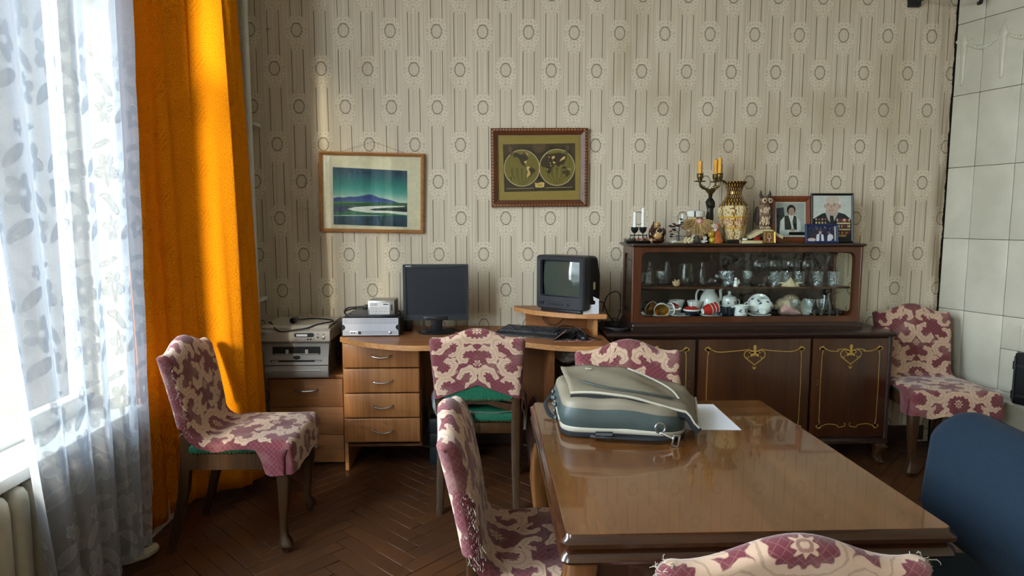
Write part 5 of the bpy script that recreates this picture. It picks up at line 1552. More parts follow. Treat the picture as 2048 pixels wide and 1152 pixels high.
for (x0, x1, kx) in ((0.702, 1.127, 1.095), (1.146, 1.767, None), (1.783, 2.206, 1.810)):
    mb = MB(); mb.box(x0, x1, 3.456, 3.474, 0.168, 0.722, 0.003); dr = part('door', mb, MAT['walnut'], sb)
    part('inlay', inlay(x0+0.050, x1-0.050, 0.222, 0.672, 3.4553), MAT['inlay'], dr, smooth=False, label='yellow scroll inlay')
    if kx:
        mb = MB(); mb.prism(rrect(kx-0.006, kx+0.006, 0.462, 0.492, 0.002, 2), 0, 0.002); mb.v = [(x, 3.4555 - z, y) for x, y, z in mb.v]; ks = part('keyhole_plate', mb, MAT['brass_old'], dr)
        mb = MB(); mb.box(kx-0.0022, kx+0.0022, 3.4525, 3.4535, 0.470, 0.484); part('keyhole', mb, MAT['black_matte'], dr)

# ------------------------------------------------------------------ glazed cabinet on the sideboard
TZ = 0.758
vc = thing('display_cabinet', 'low walnut display cabinet with sliding glass on the sideboard', 'cabinet', (0, 0, 0))
VX0, VX1, VY0, VY1, VZ0, VZ1 = 0.805, 2.083, 3.560, 3.862, 0.800, 1.222
mb = MB(); slab(mb, 0.785, 2.105, 3.540, 3.866, [(0.0, TZ), (0.0, TZ+0.016), (0.008, TZ+0.022), (0.010, TZ+0.034), (0.018, VZ0)]); part('base_moulding', mb, MAT['walnut_dark'], vc)
mb = MB(); slab(mb, 0.778, 2.108, 3.536, 3.868, [(0.020, VZ1-0.002), (0.010, VZ1+0.002), (0.0, VZ1+0.008), (0.0, VZ1+0.013), (0.006, VZ1+0.018)]); part('cabinet_top', mb, MAT['walnut_dark'], vc)
CT = VZ1 + 0.018
def ring_frame(o, i, th):
    """o, i: matching outlines (a, b); ring plate extruded th in the third direction -> verts (a, t, b)"""
    n = len(o); vs_ = [(a, 0, b) for a, b in o] + [(a, 0, b) for a, b in i] + [(a, th, b) for a, b in o] + [(a, th, b) for a, b in i]; fs = []
    for k in range(n):
        m = (k+1) % n
        fs += [(k, m, n+m, n+k), (2*n+k, 3*n+k, 3*n+m, 2*n+m), (n+k, n+m, 3*n+m, 3*n+k), (k, 2*n+k, 2*n+m, m)]
    return vs_, fs
vs_, fs = ring_frame(rrect(VX0, VX1, VZ0, VZ1, 0.004, 6), rrect(0.845, 2.052, 0.832, 1.193, 0.034, 6), 0.018)
mb = MB(); mb.add([(a, VY0+t_, b) for a, t_, b in vs_], fs); part('front_frame', mb, MAT['walnut_h'], vc, ang=0.5)
mb = MB(); rp = rrect(0.845, 2.052, 0.832, 1.193, 0.034, 6); rp2 = [(p[0], VY0+0.001, p[1]) for p in rp]
mb.tube(rp2 + [rp2[0]], 0.0022, 6, cap=False); part('glass_bead', mb, MAT['walnut_dark'], vc)
for x in (VX0, VX1-0.016):
    vs_, fs = ring_frame(rrect(VY0+0.018, VY1, VZ0, VZ1, 0.004, 6), rrect(VY0+0.060, VY1-0.045, 0.845, 1.180, 0.034, 6), 0.016)
    mb = MB(); mb.add([(x+t_, a, b) for a, t_, b in vs_], [tuple(reversed(f)) for f in fs]); part('side_frame', mb, MAT['walnut_h'], vc, ang=0.5)
    mb = MB(); mb.box(x+0.006, x+0.009, VY0+0.055, VY1-0.040, 0.840, 1.185); part('side_glass', mb, MAT['pane'], vc, smooth=False)
for x in (VX0-0.004, VX1+0.004):
    mb = MB(); mb.tube([(x, VY0+0.006, VZ0), (x, VY0+0.006, VZ1)], 0.009, 10); part('corner_column', mb, MAT['walnut_h'], vc)
mb = MB(); mb.box(VX0+0.016, VX1-0.016, VY1-0.012, VY1-0.002, VZ0, VZ1); part('back_panel', mb, MAT['walnut_dark'], vc)
mb = MB(); mb.box(VX0+0.016, VX1-0.016, VY0+0.018, VY1-0.012, VZ0, 0.815); part('cabinet_floor', mb, MAT['walnut_dark'], vc)
SHZ = 0.993
mb = MB(); mb.box(VX0+0.022, VX1-0.022, 3.615, VY1-0.014, SHZ-0.012, SHZ, 0.002); part('shelf', mb, MAT['walnut'], vc)
for (x0, x1, y) in ((0.838, 1.463, 3.584), (1.437, 2.058, 3.594)):
    mb = MB(); mb.box(x0, x1, y, y+0.004, 0.820, 1.200); part('sliding_pane', mb, MAT['pane'], vc, smooth=False)
FLZ = 0.815
# ------------------------------------------------------------------ glass and china inside the cabinet
def glass_thing(name, prof, x, y, z, label, cat, group, mat='glass', n=24, shape=None, tilt=None):
    mb = MB(); mb.lathe(prof, n, cap=False, shape=shape)
    o = solo(name, mb, MAT[mat], label, cat, group, (x, y, z), ang=0.9)
    if tilt: o.rotation_euler = tilt
    return o
def shell_prof(outer, th=0.0018):
    """closed thin wall: outer profile up, inner profile down"""
    inner = [(max(r-th, 0.0), z + (th if i == 0 else 0)) for i, (r, z) in enumerate(outer)]
    return [(0.0, outer[0][1])] + outer + inner[::-1] + [(0.0, inner[0][1])]
tumbler = shell_prof([(0.027, 0), (0.029, 0.004), (0.031, 0.045), (0.032, 0.082)], 0.003)
footed = [(0.0, 0), (0.024, 0), (0.026, 0.004), (0.014, 0.012), (0.011, 0.020), (0.018, 0.030), (0.026, 0.050), (0.029, 0.088), (0.026, 0.088), (0.022, 0.050), (0.012, 0.034), (0.0, 0.030)]
flask = [(0.0, 0), (0.034, 0), (0.046, 0.010), (0.048, 0.040), (0.045, 0.070), (0.041, 0.100), (0.040, 0.128), (0.038, 0.128), (0.039, 0.1), (0.043, 0.07), (0.046, 0.04), (0.043, 0.012), (0.0, 0.004)]
slim = [(0.0, 0), (0.020, 0), (0.024, 0.006), (0.025, 0.080), (0.016, 0.110), (0.014, 0.135), (0.012, 0.135), (0.014, 0.11), (0.023, 0.08), (0.022, 0.008), (0.0, 0.004)]
martini = [(0.0, 0), (0.030, 0), (0.030, 0.002), (0.004, 0.006), (0.0035, 0.080), (0.044, 0.142), (0.042, 0.142), (0.0, 0.083)]
coupe = [(0.0, 0), (0.032, 0), (0.032, 0.002), (0.004, 0.006), (0.0035, 0.070), (0.025, 0.085), (0.040, 0.110), (0.044, 0.155), (0.042, 0.155), (0.038, 0.112), (0.022, 0.088), (0.0, 0.076)]
balloon = [(0.0, 0), (0.030, 0), (0.030, 0.002), (0.004, 0.006), (0.0035, 0.055), (0.022, 0.064), (0.040, 0.082), (0.046, 0.104), (0.040, 0.140), (0.038, 0.140), (0.044, 0.104), (0.037, 0.082), (0.020, 0.067), (0.0, 0.060)]
margarita = [(0.0, 0), (0.032, 0), (0.032, 0.002), (0.004, 0.006), (0.0035, 0.085), (0.018, 0.098), (0.020, 0.115), (0.045, 0.135), (0.052, 0.170), (0.050, 0.170), (0.043, 0.137), (0.018, 0.118), (0.015, 0.100), (0.0, 0.090)]
goblet = [(0.0, 0), (0.025, 0), (0.024, 0.003), (0.005, 0.010), (0.005, 0.035), (0.016, 0.048), (0.026, 0.070), (0.029, 0.100), (0.027, 0.100), (0.024, 0.070), (0.014, 0.051), (0.0, 0.044)]
facet = lambda k: (lambda a, z: 1.0 + 0.035*math.cos(k*a))
G1 = 'glasses on the cabinet shelf'
glass_thing('tumbler', tumbler, 0.900, 3.668, SHZ, 'cut glass tumbler at the left end of the cabinet shelf', 'glass', G1, 'cut_glass', 24, facet(10))
glass_thing('footed_glass', footed, 0.983, 3.665, SHZ, 'footed pressed glass left of the brown shell on the shelf', 'glass', G1, 'cut_glass', 24, facet(8))
glass_thing('carafe', slim, 0.945, 3.755, SHZ, 'slim clear carafe behind the leftmost tumblers', 'carafe', G1)
glass_thing('carafe', slim, 1.045, 3.765, SHZ, 'slim clear carafe behind the brown shell', 'carafe', G1)
glass_thing('flask', flask, 1.138, 3.70, SHZ, 'wide clear glass flask behind the brown shell on the shelf', 'flask', G1)
glass_thing('carafe', slim, 1.232, 3.70, SHZ, 'slim clear carafe right of the wide flask', 'carafe', G1)
glass_thing('footed_glass', footed, 1.340, 3.655, SHZ, 'footed pressed glass right of the glass bird on the shelf', 'glass', G1, 'cut_glass', 24, facet(8))
glass_thing('square_glass', tumbler, 1.396, 3.72, SHZ, 'square cut glass behind the small white figurine', 'glass', G1, 'cut_glass', 4)
glass_thing('footed_glass', footed, 1.478, 3.655, SHZ, 'footed pressed glass right of the small white figurine', 'glass', G1, 'cut_glass', 24, facet(8))
glass_thing('martini_glass', martini, 1.402, 3.80, SHZ, 'wide conical martini glass at the back of the shelf', 'glass', G1)
glass_thing('coupe_glass', coupe, 1.505, 3.80, SHZ, 'tall coupe glass at the back of the shelf by the pane joint', 'glass', G1)
for k, x in enumerate((1.592, 1.686, 1.788, 1.884)):
    glass_thing('balloon_glass', balloon, x, 3.79, SHZ, ('leftmost', 'second from left', 'third from left', 'rightmost')[k] + ' of the four round balloon glasses at the back', 'glass', 'balloon glasses on the cabinet shelf')
for k, x in enumerate((1.648, 1.721, 1.793, 1.892, 1.988)):
    glass_thing('tumbler', tumbler, x, 3.665 + 0.02*(k in (1, 2)), SHZ, ('cut glass tumbler left of the white coral', 'cut glass tumbler behind the white coral', 'cut glass tumbler right of the white coral', 'cut glass tumbler left of the margarita stem', 'cut glass tumbler at the right end of the shelf')[k], 'glass', G1, 'cut_glass', 24, facet(8))
glass_thing('margarita_glass', margarita, 1.945, 3.74, SHZ, 'wide stepped margarita glass near the right end of the shelf', 'glass', G1)
# glass bird
mb = MB(); mb.ball((0, 0, 0.030), (0.030, 0.014, 0.020), 14, 8); mb.ball((0.022, 0, 0.056), (0.013, 0.010, 0.016), 10, 8); mb.tube([(0.030, 0, 0.058), (0.046, 0, 0.054)], [0.005, 0.001], 6); mb.tube([(-0.02, 0, 0.03), (-0.060, 0, 0.012)], [0.014, 0.006], 8, flat=0.5); mb.lathe([(0.0, 0), (0.02, 0), (0.016, 0.008), (0.0, 0.012)], 12, cap=False)
solo('glass_bird', mb, MAT['cut_glass'], 'clear glass bird figurine on the cabinet shelf', 'figurine', loc=(1.285, 3.665, SHZ))
mb = MB(); mb.grid(20, 8, lambda u, v: ((u-0.5)*0.15, (v-0.5)*0.05*math.sin(PI*u)**0.5, 0.012 + 0.030*abs(2*u-1)**2 + 0.035*abs(2*v-1)**2))
mb.box(-0.02, 0.02, -0.012, 0.012, 0.0, 0.014, 0.003)
o = solo('glass_dish', mb, MAT['cut_glass'], 'boat shaped glass dish left of the white coral', 'dish', loc=(1.565, 3.66, SHZ), ang=2)
# white figurine
mb = MB(); mb.lathe([(0.0, 0), (0.013, 0), (0.014, 0.005), (0.010, 0.018), (0.012, 0.028), (0.008, 0.034), (0.0, 0.036)], 14, cap=False); mb.ball((0, 0, 0.042), 0.009, 10, 8); mb.tube([(0.008, 0, 0.028), (0.020, -0.004, 0.022), (0.010, -0.010, 0.016)], 0.004, 6); mb.ball((0.018, 0.004, 0.030), (0.004, 0.008, 0.010), 8, 6)
solo('white_figurine', mb, MAT['porcelain'], 'tiny white porcelain child figurine on the cabinet shelf', 'figurine', loc=(1.408, 3.640, SHZ))
# spiky shells
def spiky(mb, R, n, L, seed, zs=0.6):
    r = random.Random(seed); mb.ball((0, 0, R*zs), (R, R*0.7, R*zs), 14, 9)
    for k in range(n):
        a = r.uniform(0, 2*PI); b = r.uniform(0.05, 1.2)
        d = Vector((math.cos(a)*math.cos(b), 0.7*math.sin(a)*math.cos(b), zs*math.sin(b)))
        p = d*R*0.8 + Vector((0, 0, R*zs)); mb.tube([p, p + d.normalized()*L*r.uniform(.6, 1.2)], [0.0045, 0.001], 6)
mb = MB(); spiky(mb, 0.022, 16, 0.012, 2, 0.8)
solo('sea_shell', mb, MAT['shell'], 'small brown spiky sea shell at the left of the cabinet shelf', 'shell', loc=(1.068, 3.645, SHZ))
mb = MB(); mb.lathe([(0.0, 0), (0.040, 0.0), (0.034, 0.014), (0.016, 0.032), (0.004, 0.048), (0.0, 0.050)], 16, cap=False); r = random.Random(5)
for k in range(26):
    a = r.uniform(0, 2*PI); mb.tube([(0.030*math.cos(a), 0.022*math.sin(a), 0.016), (0.046*math.cos(a), 0.034*math.sin(a), 0.006), (0.052*math.cos(a), 0.036*math.sin(a), 0.001)], [0.004, 0.0035, 0.002], 6)
for s in (-1, 1): mb.tube([(s*0.03, 0, 0.016), (s*0.072, 0, 0.022)], [0.008, 0.0015], 6)
mb.v = [(x, y*0.6, max(z, 0.0)) for x, y, z in mb.v]
solo('white_coral', mb, MAT['page'], 'pale spiny coral lying on the cabinet shelf', 'coral', loc=(1.722, 3.632, SHZ))

# lower deck: cups, bowls, jugs
def cup_mb(R=0.040, H=0.062, mat=None, th=0.003, hand=True):
    prof = [(0.0, 0.0), (R*0.50, 0.0), (R*0.52, 0.004), (R*0.66, 0.012), (R*0.88, H*0.45), (R*0.98, H*0.8), (R, H), (R-th, H), (R*0.98-th, H*0.8), (R*0.88-th, H*0.45), (R*0.62, 0.016), (0.0, 0.012)]
    return prof
def cup(label, loc, rot, outm, inm=None, R=0.040, H=0.062, group='china cups in the cabinet', dots=None):
    t = thing('cup', label, 'cup', loc, 0, group); t.rotation_euler = rot
    pf = cup_mb(R, H)
    mb = MB(); mb.lathe(pf[:7], 28, cap=False); part('cup_body', mb, MAT[outm], t)
    mb = MB(); mb.lathe(pf[6:], 28, cap=False); part('cup_lining', mb, MAT[inm or outm], t)
    mb = MB(); mb.lathe([(R+0.0006, H-0.004), (R+0.0012, H-0.001), (R-0.0015, H+0.001), (R-0.0036, H-0.002)], 28, cap=False); part('rim', mb, MAT['porcelain'], t)
    mb = MB(); mb.tube(spline([(R*0.80, 0, H*0.28), (R*1.35, 0, H*0.30), (R*1.55, 0, H*0.62), (R*1.30, 0, H*0.84), (R*0.97, 0, H*0.80)], 5), 0.0035, 8); part('handle', mb, MAT['porcelain'], t)
    mb = MB(); mb.lathe([(0.0, -0.0006), (R*0.50, -0.0006), (R*0.50, 0.002)], 20, cap=False); part('foot_ring', mb, MAT['porcelain'], t)
    if dots:
        mb = MB(); r = random.Random(dots)
        for k in range(7):
            a = k*0.9 + 0.2; z = H*(0.45 + 0.3*r.random()); q = R*0.95
            for m in range(4):
                mb.ball((q*math.cos(a + 0.08*m), q*math.sin(a + 0.08*m), z + r.uniform(-.006, .006)), 0.0042, 6, 4)
        part('flower_print', mb, MAT['blue_print'], t)
    return t
def saucer(label, loc, rot=(0, 0, 0), m='porcelain', R=0.062, group='saucers in the cabinet'):
    mb = MB(); mb.lathe([(0.0, 0.0), (R*0.5, 0.0), (R*0.55, 0.003), (R*0.85, 0.008), (R, 0.014), (R, 0.016), (R*0.84, 0.010), (R*0.5, 0.005), (0.0, 0.004)], 32, cap=False)
    o = solo('saucer', mb, MAT[m], label, 'saucer', group, loc); o.rotation_euler = rot; return o
saucer('white saucer under the gold lined cup', (0.985, 3.680, FLZ))
cup('white cup with gold inside lying on its side on a saucer', (1.000, 3.695, FLZ+0.058), (PI/2 + 0.30, 0, -0.25), 'porcelain', 'gold', 0.043, 0.058)
saucer('white saucer under the navy cup at the left end', (0.905, 3.70, FLZ))
cup('navy cup with gold inside lying at the left end of the cabinet', (0.905, 3.72, FLZ+0.062), (PI/2 + 0.25, 0, 0.5), 'navy_china', 'gold', 0.045, 0.060)
saucer('white saucer under the red sugar bowl', (1.10, 3.67, FLZ))
cup('red cup lying on its side left of the red sugar bowl', (1.090, 3.69, FLZ+0.053), (PI/2 + 0.1, 0, -1.1), 'red_china', 'porcelain', 0.036, 0.055)
sg = thing('sugar_bowl', 'dark sugar bowl with a red lid and white knob', 'bowl', (1.165, 3.665, FLZ))
mb = MB(); mb.lathe([(0.0, 0.0), (0.026, 0.0), (0.036, 0.012), (0.044, 0.034), (0.045, 0.040), (0.0, 0.040)], 28, cap=False); part('bowl', mb, MAT['navy_china'], sg)
mb = MB(); mb.lathe([(0.047, 0.038), (0.048, 0.042), (0.046, 0.046)], 28, cap=False); part('rim', mb, MAT['porcelain'], sg)
mb = MB(); mb.lathe([(0.046, 0.046), (0.038, 0.054), (0.022, 0.061), (0.0, 0.064)], 28, cap=False); lid = part('lid', mb, MAT['red_china'], sg)
mb = MB(); mb.lathe([(0.006, 0.062), (0.006, 0.074), (0.009, 0.082), (0.008, 0.088), (0.0, 0.089)], 14, cap=False); part('knob', mb, MAT['porcelain'], lid)
for (x, y, lab) in ((1.115, 3.79, 'white bowl behind the red cup'), (1.215, 3.76, 'white bowl behind the red sugar bowl')):
    mb = MB(); mb.lathe([(0.0, 0.0), (0.022, 0.0), (0.030, 0.030), (0.046, 0.078), (0.047, 0.082), (0.044, 0.082), (0.028, 0.032), (0.0, 0.008)], 28, cap=False); solo('bowl', mb, MAT['porcelain'], lab, 'bowl', 'white bowls in the cabinet', (x, y, FLZ))
saucer('white saucer under the nested red cups', (1.275, 3.655, FLZ))
for k in range(3):
    d = Vector((0.90, 0.25, 0.20)).normalized()
    p = Vector((1.222, 3.640, FLZ+0.036)) + d*(0.022*k)
    t = cup(('foremost of the three nested red cups', 'middle of the three nested red cups', 'rearmost of the three nested red cups')[k], tuple(p), tuple(d.to_track_quat('Z', 'Y').to_euler()), 'red_china', 'porcelain', 0.032, 0.050)
jg = thing('jug', 'tall white porcelain jug with a curved handle', 'jug', (1.305, 3.775, FLZ))
mb = MB(); mb.lathe([(0.0, 0.0), (0.030, 0.0), (0.034, 0.010), (0.050, 0.040), (0.056, 0.075), (0.048, 0.110), (0.034, 0.132), (0.030, 0.142), (0.034, 0.158), (0.038, 0.163), (0.035, 0.163), (0.027, 0.142), (0.0, 0.12)], 30, cap=False); part('jug_body', mb, MAT['porcelain'], jg)
mb = MB(); mb.tube(spline([(-0.034, 0, 0.142), (-0.060, 0, 0.150), (-0.078, 0, 0.120), (-0.074, 0, 0.075), (-0.054, 0, 0.050)], 6), 0.006, 8); part('handle', mb, MAT['porcelain'], jg)
mb = MB(); mb.tube(spline([(0.046, 0, 0.070), (0.066, 0, 0.100), (0.066, 0, 0.140), (0.080, 0, 0.158)], 6), [0.012]*6 + [0.009]*7 + [0.008]*6, 8); part('spout', mb, MAT['porcelain'], jg)
for k, (x, lab) in enumerate(((1.345, 'small black cup standing in front of the white jug'), (1.395, 'small black cup left of the floral cream jug'))):
    mb = MB(); mb.lathe([(0.0, 0), (0.024, 0), (0.026, 0.004), (0.027, 0.055), (0.025, 0.055), (0.024, 0.006), (0.0, 0.005)], 22, cap=False); mb.tube(spline([(0.025, 0, 0.044), (0.042, 0, 0.044), (0.044, 0, 0.024), (0.025, 0, 0.014)], 5), 0.0035, 6)
    solo('black_cup', mb, MAT['navy_china'], lab, 'cup', 'small black cups in the cabinet', (x, 3.668, FLZ))
def floral(t, R, z, n, seed):
    mb = MB(); r = random.Random(seed)
    for k in range(n):
        a = -PI/2 + (k-(n-1)/2)*0.9
        for m in range(6): mb.ball((R*math.cos(a + r.uniform(-.16, .16)), R*math.sin(a + r.uniform(-.16, .16)), z + r.uniform(-.008, .008)), r.uniform(.0025, .0045), 6, 4)
    part('flower_print', mb, MAT['blue_print'], t)
sp_ = thing('sugar_pot', 'white floral sugar pot with a lid behind the cream jug', 'pot', (1.425, 3.775, FLZ))
mb = MB(); mb.lathe([(0.0, 0.0), (0.028, 0.0), (0.040, 0.030), (0.044, 0.070), (0.040, 0.095), (0.0, 0.098)], 28, cap=False); part('pot_body', mb, MAT['porcelain'], sp_)
mb = MB(); mb.lathe([(0.043, 0.094), (0.036, 0.106), (0.012, 0.114), (0.007, 0.120), (0.010, 0.130), (0.008, 0.136), (0.0, 0.137)], 24, cap=False); part('lid', mb, MAT['porcelain'], sp_)
floral(sp_, 0.043, 0.070, 2, 3)
for s in (-1, 1):
    mb = MB(); mb.tube(spline([(s*0.042, 0, 0.085), (s*0.060, 0, 0.082), (s*0.058, 0, 0.055), (s*0.042, 0, 0.048)], 5), 0.004, 8); part('handle', mb, MAT['porcelain'], sp_)
cj = thing('cream_jug', 'white floral cream jug in the middle of the cabinet', 'jug', (1.448, 3.650, FLZ))
mb = MB(); mb.lathe([(0.0, 0.0), (0.030, 0.0), (0.034, 0.006), (0.037, 0.030), (0.033, 0.052), (0.038, 0.068), (0.036, 0.069), (0.030, 0.052), (0.0, 0.03)], 28, cap=False, shape=lambda a, z: 1.0 + (0.30*max(0, math.cos(a))**6 if z > 0.06 else 0)); part('jug_body', mb, MAT['porcelain'], cj)
mb = MB(); mb.tube(spline([(-0.032, 0, 0.060), (-0.052, 0, 0.058), (-0.056, 0, 0.034), (-0.036, 0, 0.014)], 6), 0.0042, 8); part('handle', mb, MAT['porcelain'], cj)
floral(cj, 0.0375, 0.040, 2, 5)
saucer('white saucer leaning behind the floral cups', (1.588, 3.735, FLZ+0.058), (PI/2 - 0.55, 0.0, -0.6), R=0.066)
saucer('white saucer lying under the floral cups', (1.560, 3.66, FLZ), R=0.066)
cup('white floral cup tilted on its saucer next to the pink conch', (1.570, 3.640, FLZ+0.034), (PI/2 - 0.55, 0, PI + 0.75), 'porcelain', None, 0.042, 0.060, dots=3).rotation_euler = tuple(Vector((0.55, 0.62, 0.55)).to_track_quat('Z', 'Y').to_euler())
cup('white floral cup tilted behind another floral cup', (1.532, 3.672, FLZ+0.046), (0, 0, 0), 'porcelain', None, 0.042, 0.060, dots=6).rotation_euler = tuple(Vector((0.55, 0.62, 0.55)).to_track_quat('Z', 'Y').to_euler())
# pink conch
cn = thing('conch_shell', 'large pink lipped conch shell in the cabinet', 'shell', (1.748, 3.735, FLZ))
mb = MB()
P = []; R = []
for k in range(40):
    f = k/39; a = f*5.2*PI
    P.append((-0.085 + 0.145*f, 0.0 + 0.018*f*math.sin(a), 0.052 + 0.020*f*math.cos(a))); R.append(0.006 + 0.046*math.sin(PI*min(1, f*0.62))**1.3*(1 + 0.10*math.sin(a*3)))
mb.tube(P, R, 20); mb.v = [(x, y, max(z, 0.0)) for x, y, z in mb.v]; part('whorl', mb, MAT['conch'], cn)
for k in range(6):
    a = 0.4 + 0.45*k; mb = MB(); p = Vector((0.01 + 0.012*k, -0.030*math.cos(a*0.6), 0.094 - 0.003*k)); mb.tube([p, p + Vector((0.004, -0.004, 0.024))], [0.011, 0.001], 8); part('spike', mb, MAT['conch'], cn)
mb = MB(); mb.grid(14, 10, lambda u, v: (-0.055 + 0.120*u, -0.045 - 0.022*math.sin(PI*v), 0.006 + 0.072*v*math.sin(PI*(0.15+0.8*u)))); part('lip', mb, MAT['conch_pink'], cn, ang=3, label='pink inner lip')
for k, (x, y, lab) in enumerate(((1.755, 3.640, 'cut crystal wine glass in front of the conch'), (1.845, 3.645, 'cut crystal wine glass right of the conch'), (1.920, 3.652, 'cut crystal wine glass left of the dark decanter'))):
    glass_thing('wine_glass', goblet, x, y, FLZ, lab, 'glass', 'crystal wine glasses in the cabinet', 'cut_glass', 22, lambda a, z: 1.0 + (0.05*math.cos(9*a) if z > 0.045 else 0))
mb = MB(); mb.grid(14, 10, lambda u, v: ((u-0.5)*0.085, 0.012*math.cos(3*(u-0.5)) + 0.014*math.sin(PI*v), 0.010 + 0.085*v*(0.72 + 0.28*math.cos(4*(u-0.5))))); mb.box(-0.02, 0.02, -0.006, 0.026, 0.0, 0.014, 0.003)
solo('scallop_shell', mb, MAT['porcelain'], 'white fan shell standing behind the crystal glasses', 'shell', loc=(1.865, 3.725, FLZ), ang=3)
dc = thing('decanter', 'dark glass decanter at the right end of the cabinet', 'decanter', (1.978, 3.73, FLZ))
mb = MB(); mb.lathe([(0.0, 0), (0.038, 0), (0.040, 0.008), (0.034, 0.060), (0.022, 0.100), (0.020, 0.118), (0.028, 0.124), (0.027, 0.127), (0.016, 0.118), (0.0, 0.110)], 26, cap=False); part('bottle', mb, MAT['smoke_glass'], dc)
mb = MB(); mb.ball((0, 0, 0.138), (0.012, 0.012, 0.014), 12, 8); part('stopper', mb, MAT['smoke_glass'], dc)
for k, (x, y) in enumerate(((1.890, 3.672), (1.938, 3.690), (1.972, 3.655), (2.024, 3.665))):
    t = thing('shot_cup', ('leftmost of the four small dark shot cups with gold feet', 'second from left of the four small dark shot cups', 'third from left of the four small dark shot cups', 'rightmost of the four small dark shot cups')[k], 'cup', (x, y, FLZ), 0, 'small dark shot cups in the cabinet')
    mb = MB(); mb.lathe([(0.0, 0), (0.009, 0), (0.009, 0.012), (0.0, 0.012)], 16, cap=False); part('foot', mb, MAT['gold'], t)
    mb = MB(); mb.lathe([(0.008, 0.012), (0.016, 0.016), (0.017, 0.036), (0.0155, 0.036), (0.014, 0.018), (0.0, 0.016)], 18, cap=False); part('bowl', mb, MAT['black'], t)
# ------------------------------------------------------------------ ornaments on top of the cabinet
def vase_mat():
    t = MT('painted_vase')
    x, y, z = t.xyz(t.coords())
    th = y.atan2(x)
    s6 = ((th/(2*PI))*6.0).frac()                       # one panel per side
    panel = (s6 - 0.5).abs()
    motif = t.noise(t.vec(th*9.0, z*90.0, 0.0), 1.0, 3)
    cells = (z*150.0).sin()*(th*24.0).sin()
    neck = z.ss(0.205, 0.215)
    base = t.mix(motif.ss(0.56, 0.60), srgb('#d8c394'), srgb('#5a2e17'))
    base = t.mix(((z - 0.115).abs().ss(0.030, 0.024))*motif.ss(0.48, 0.52)*0.8, base, srgb('#b06a52'))
    base = t.mix(panel.gt(0.40)*cells.gt(-0.1), base, srgb('#3b2413'))
    base = t.mix(panel.gt(0.465), base, srgb('#b98f42'))
    gold = t.mix(cells.gt(0.15), srgb('#2f1d10'), srgb('#b08838'))
    base = t.mix(neck, base, gold)
    base = t.mix((z - 0.145).abs().lt(0.005) + (z - 0.085).abs().lt(0.004), base, srgb('#c99a35'))
    t.set(base=base, rough=0.16, coat=0.6, metal=neck*0.25 + 0.12)
    return t.m
CY = 3.665
# candle holder with two white candles
ch = thing('candle_holder', 'dark metal candle holder for two candles on a twig garnished tray', 'candle holder', (0.850, CY, CT))
mb = MB(); mb.lathe([(0.0, 0.0), (0.066, 0.0), (0.078, 0.006), (0.084, 0.012), (0.078, 0.010), (0.0, 0.006)], 28, cap=False); mb.v = [(x, y*0.75, z) for x, y, z in mb.v]; part('tray', mb, MAT['dark_green_metal'], ch)
for x in (-0.023, 0.024):
    mb = MB(); mb.lathe([(0.003, 0.006), (0.003, 0.055), (0.012, 0.060), (0.020, 0.072), (0.022, 0.090), (0.020, 0.090), (0.018, 0.074), (0.0, 0.068)], 20, cap=False); mb.v = [(a+x, b, c) for a, b, c in mb.v]; part('candle_cup', mb, MAT['dark_green_metal'], ch)
mb = MB(); mb.tube([(-0.048, 0, 0.044), (0.050, 0, 0.044)], 0.003, 6)
for x in (-0.045, 0.0, 0.046): mb.tube([(x, 0, 0.008), (x, 0, 0.05)], 0.0022, 6)
part('cross_bar', mb, MAT['dark_green_metal'], ch)
mb = MB(); r = random.Random(1)
for k in range(150):
    a = r.uniform(0, 2*PI); q = r.uniform(.03, .085); p = Vector((q*math.cos(a), 0.7*q*math.sin(a), 0.010 + r.random()*0.012))
    mb.tube([p, p + Vector((r.uniform(-.016, .016), r.uniform(-.012, .012), r.uniform(0, .016)))], [0.0016, 0.0006], 4)
o = part('twigs', mb, MAT['fir'], ch); o['kind'] = 'stuff'
for (x, y) in ((-0.018, -0.045), (0.012, -0.048), (0.040, -0.035)):
    mb = MB(); mb.ball((x, y, 0.022), 0.008, 10, 8); part('berry', mb, MAT['berry'], ch)
for (x, h, lab) in ((0.827, 0.106, 'shorter white candle in the dark holder'), (0.874, 0.128, 'taller white candle in the dark holder')):
    t = thing('candle', lab, 'candle', (x, CY, CT+0.0685), 0, 'white candles')
    mb = MB(); mb.lathe([(0.0, 0.0), (0.010, 0.0), (0.0092, h*0.9), (0.0075, h), (0.0, h+0.001)], 16, cap=False); part('wax', mb, MAT['wax_white'], t)
    mb = MB(); mb.tube([(0, 0, h), (0.002, 0, h+0.010)], 0.0012, 5); part('wick', mb, MAT['black'], t)
# laughing monk figurine
bu = thing('monk_figurine', 'brown glazed laughing monk figurine with a sack', 'figurine', (0.955, CY-0.012, CT))
mb = MB(); mb.ball((0, 0, 0.045), (0.040, 0.030, 0.045), 18, 12); mb.ball((0, 0.004, 0.018), (0.044, 0.032, 0.020), 18, 8); mb.v = [(x, y, max(z, 0.0)) for x, y, z in mb.v]; part('robe', mb, MAT['brown_glaze'], bu)
mb = MB(); mb.ball((-0.003, -0.020, 0.043), (0.026, 0.018, 0.022), 16, 10); part('belly', mb, MAT['ochre_glaze'], bu)
mb = MB(); mb.ball((-0.002, -0.004, 0.102), (0.016, 0.015, 0.018), 14, 10); hd = part('head', mb, MAT['ochre_glaze'], bu)
mb = MB(); mb.ball((-0.002, -0.0175, 0.098), (0.006, 0.003, 0.003), 8, 6); mb.ball((-0.008, -0.0165, 0.107), 0.0018, 6, 4); mb.ball((0.004, -0.0165, 0.107), 0.0018, 6, 4); part('face_marks', mb, MAT['black'], hd)
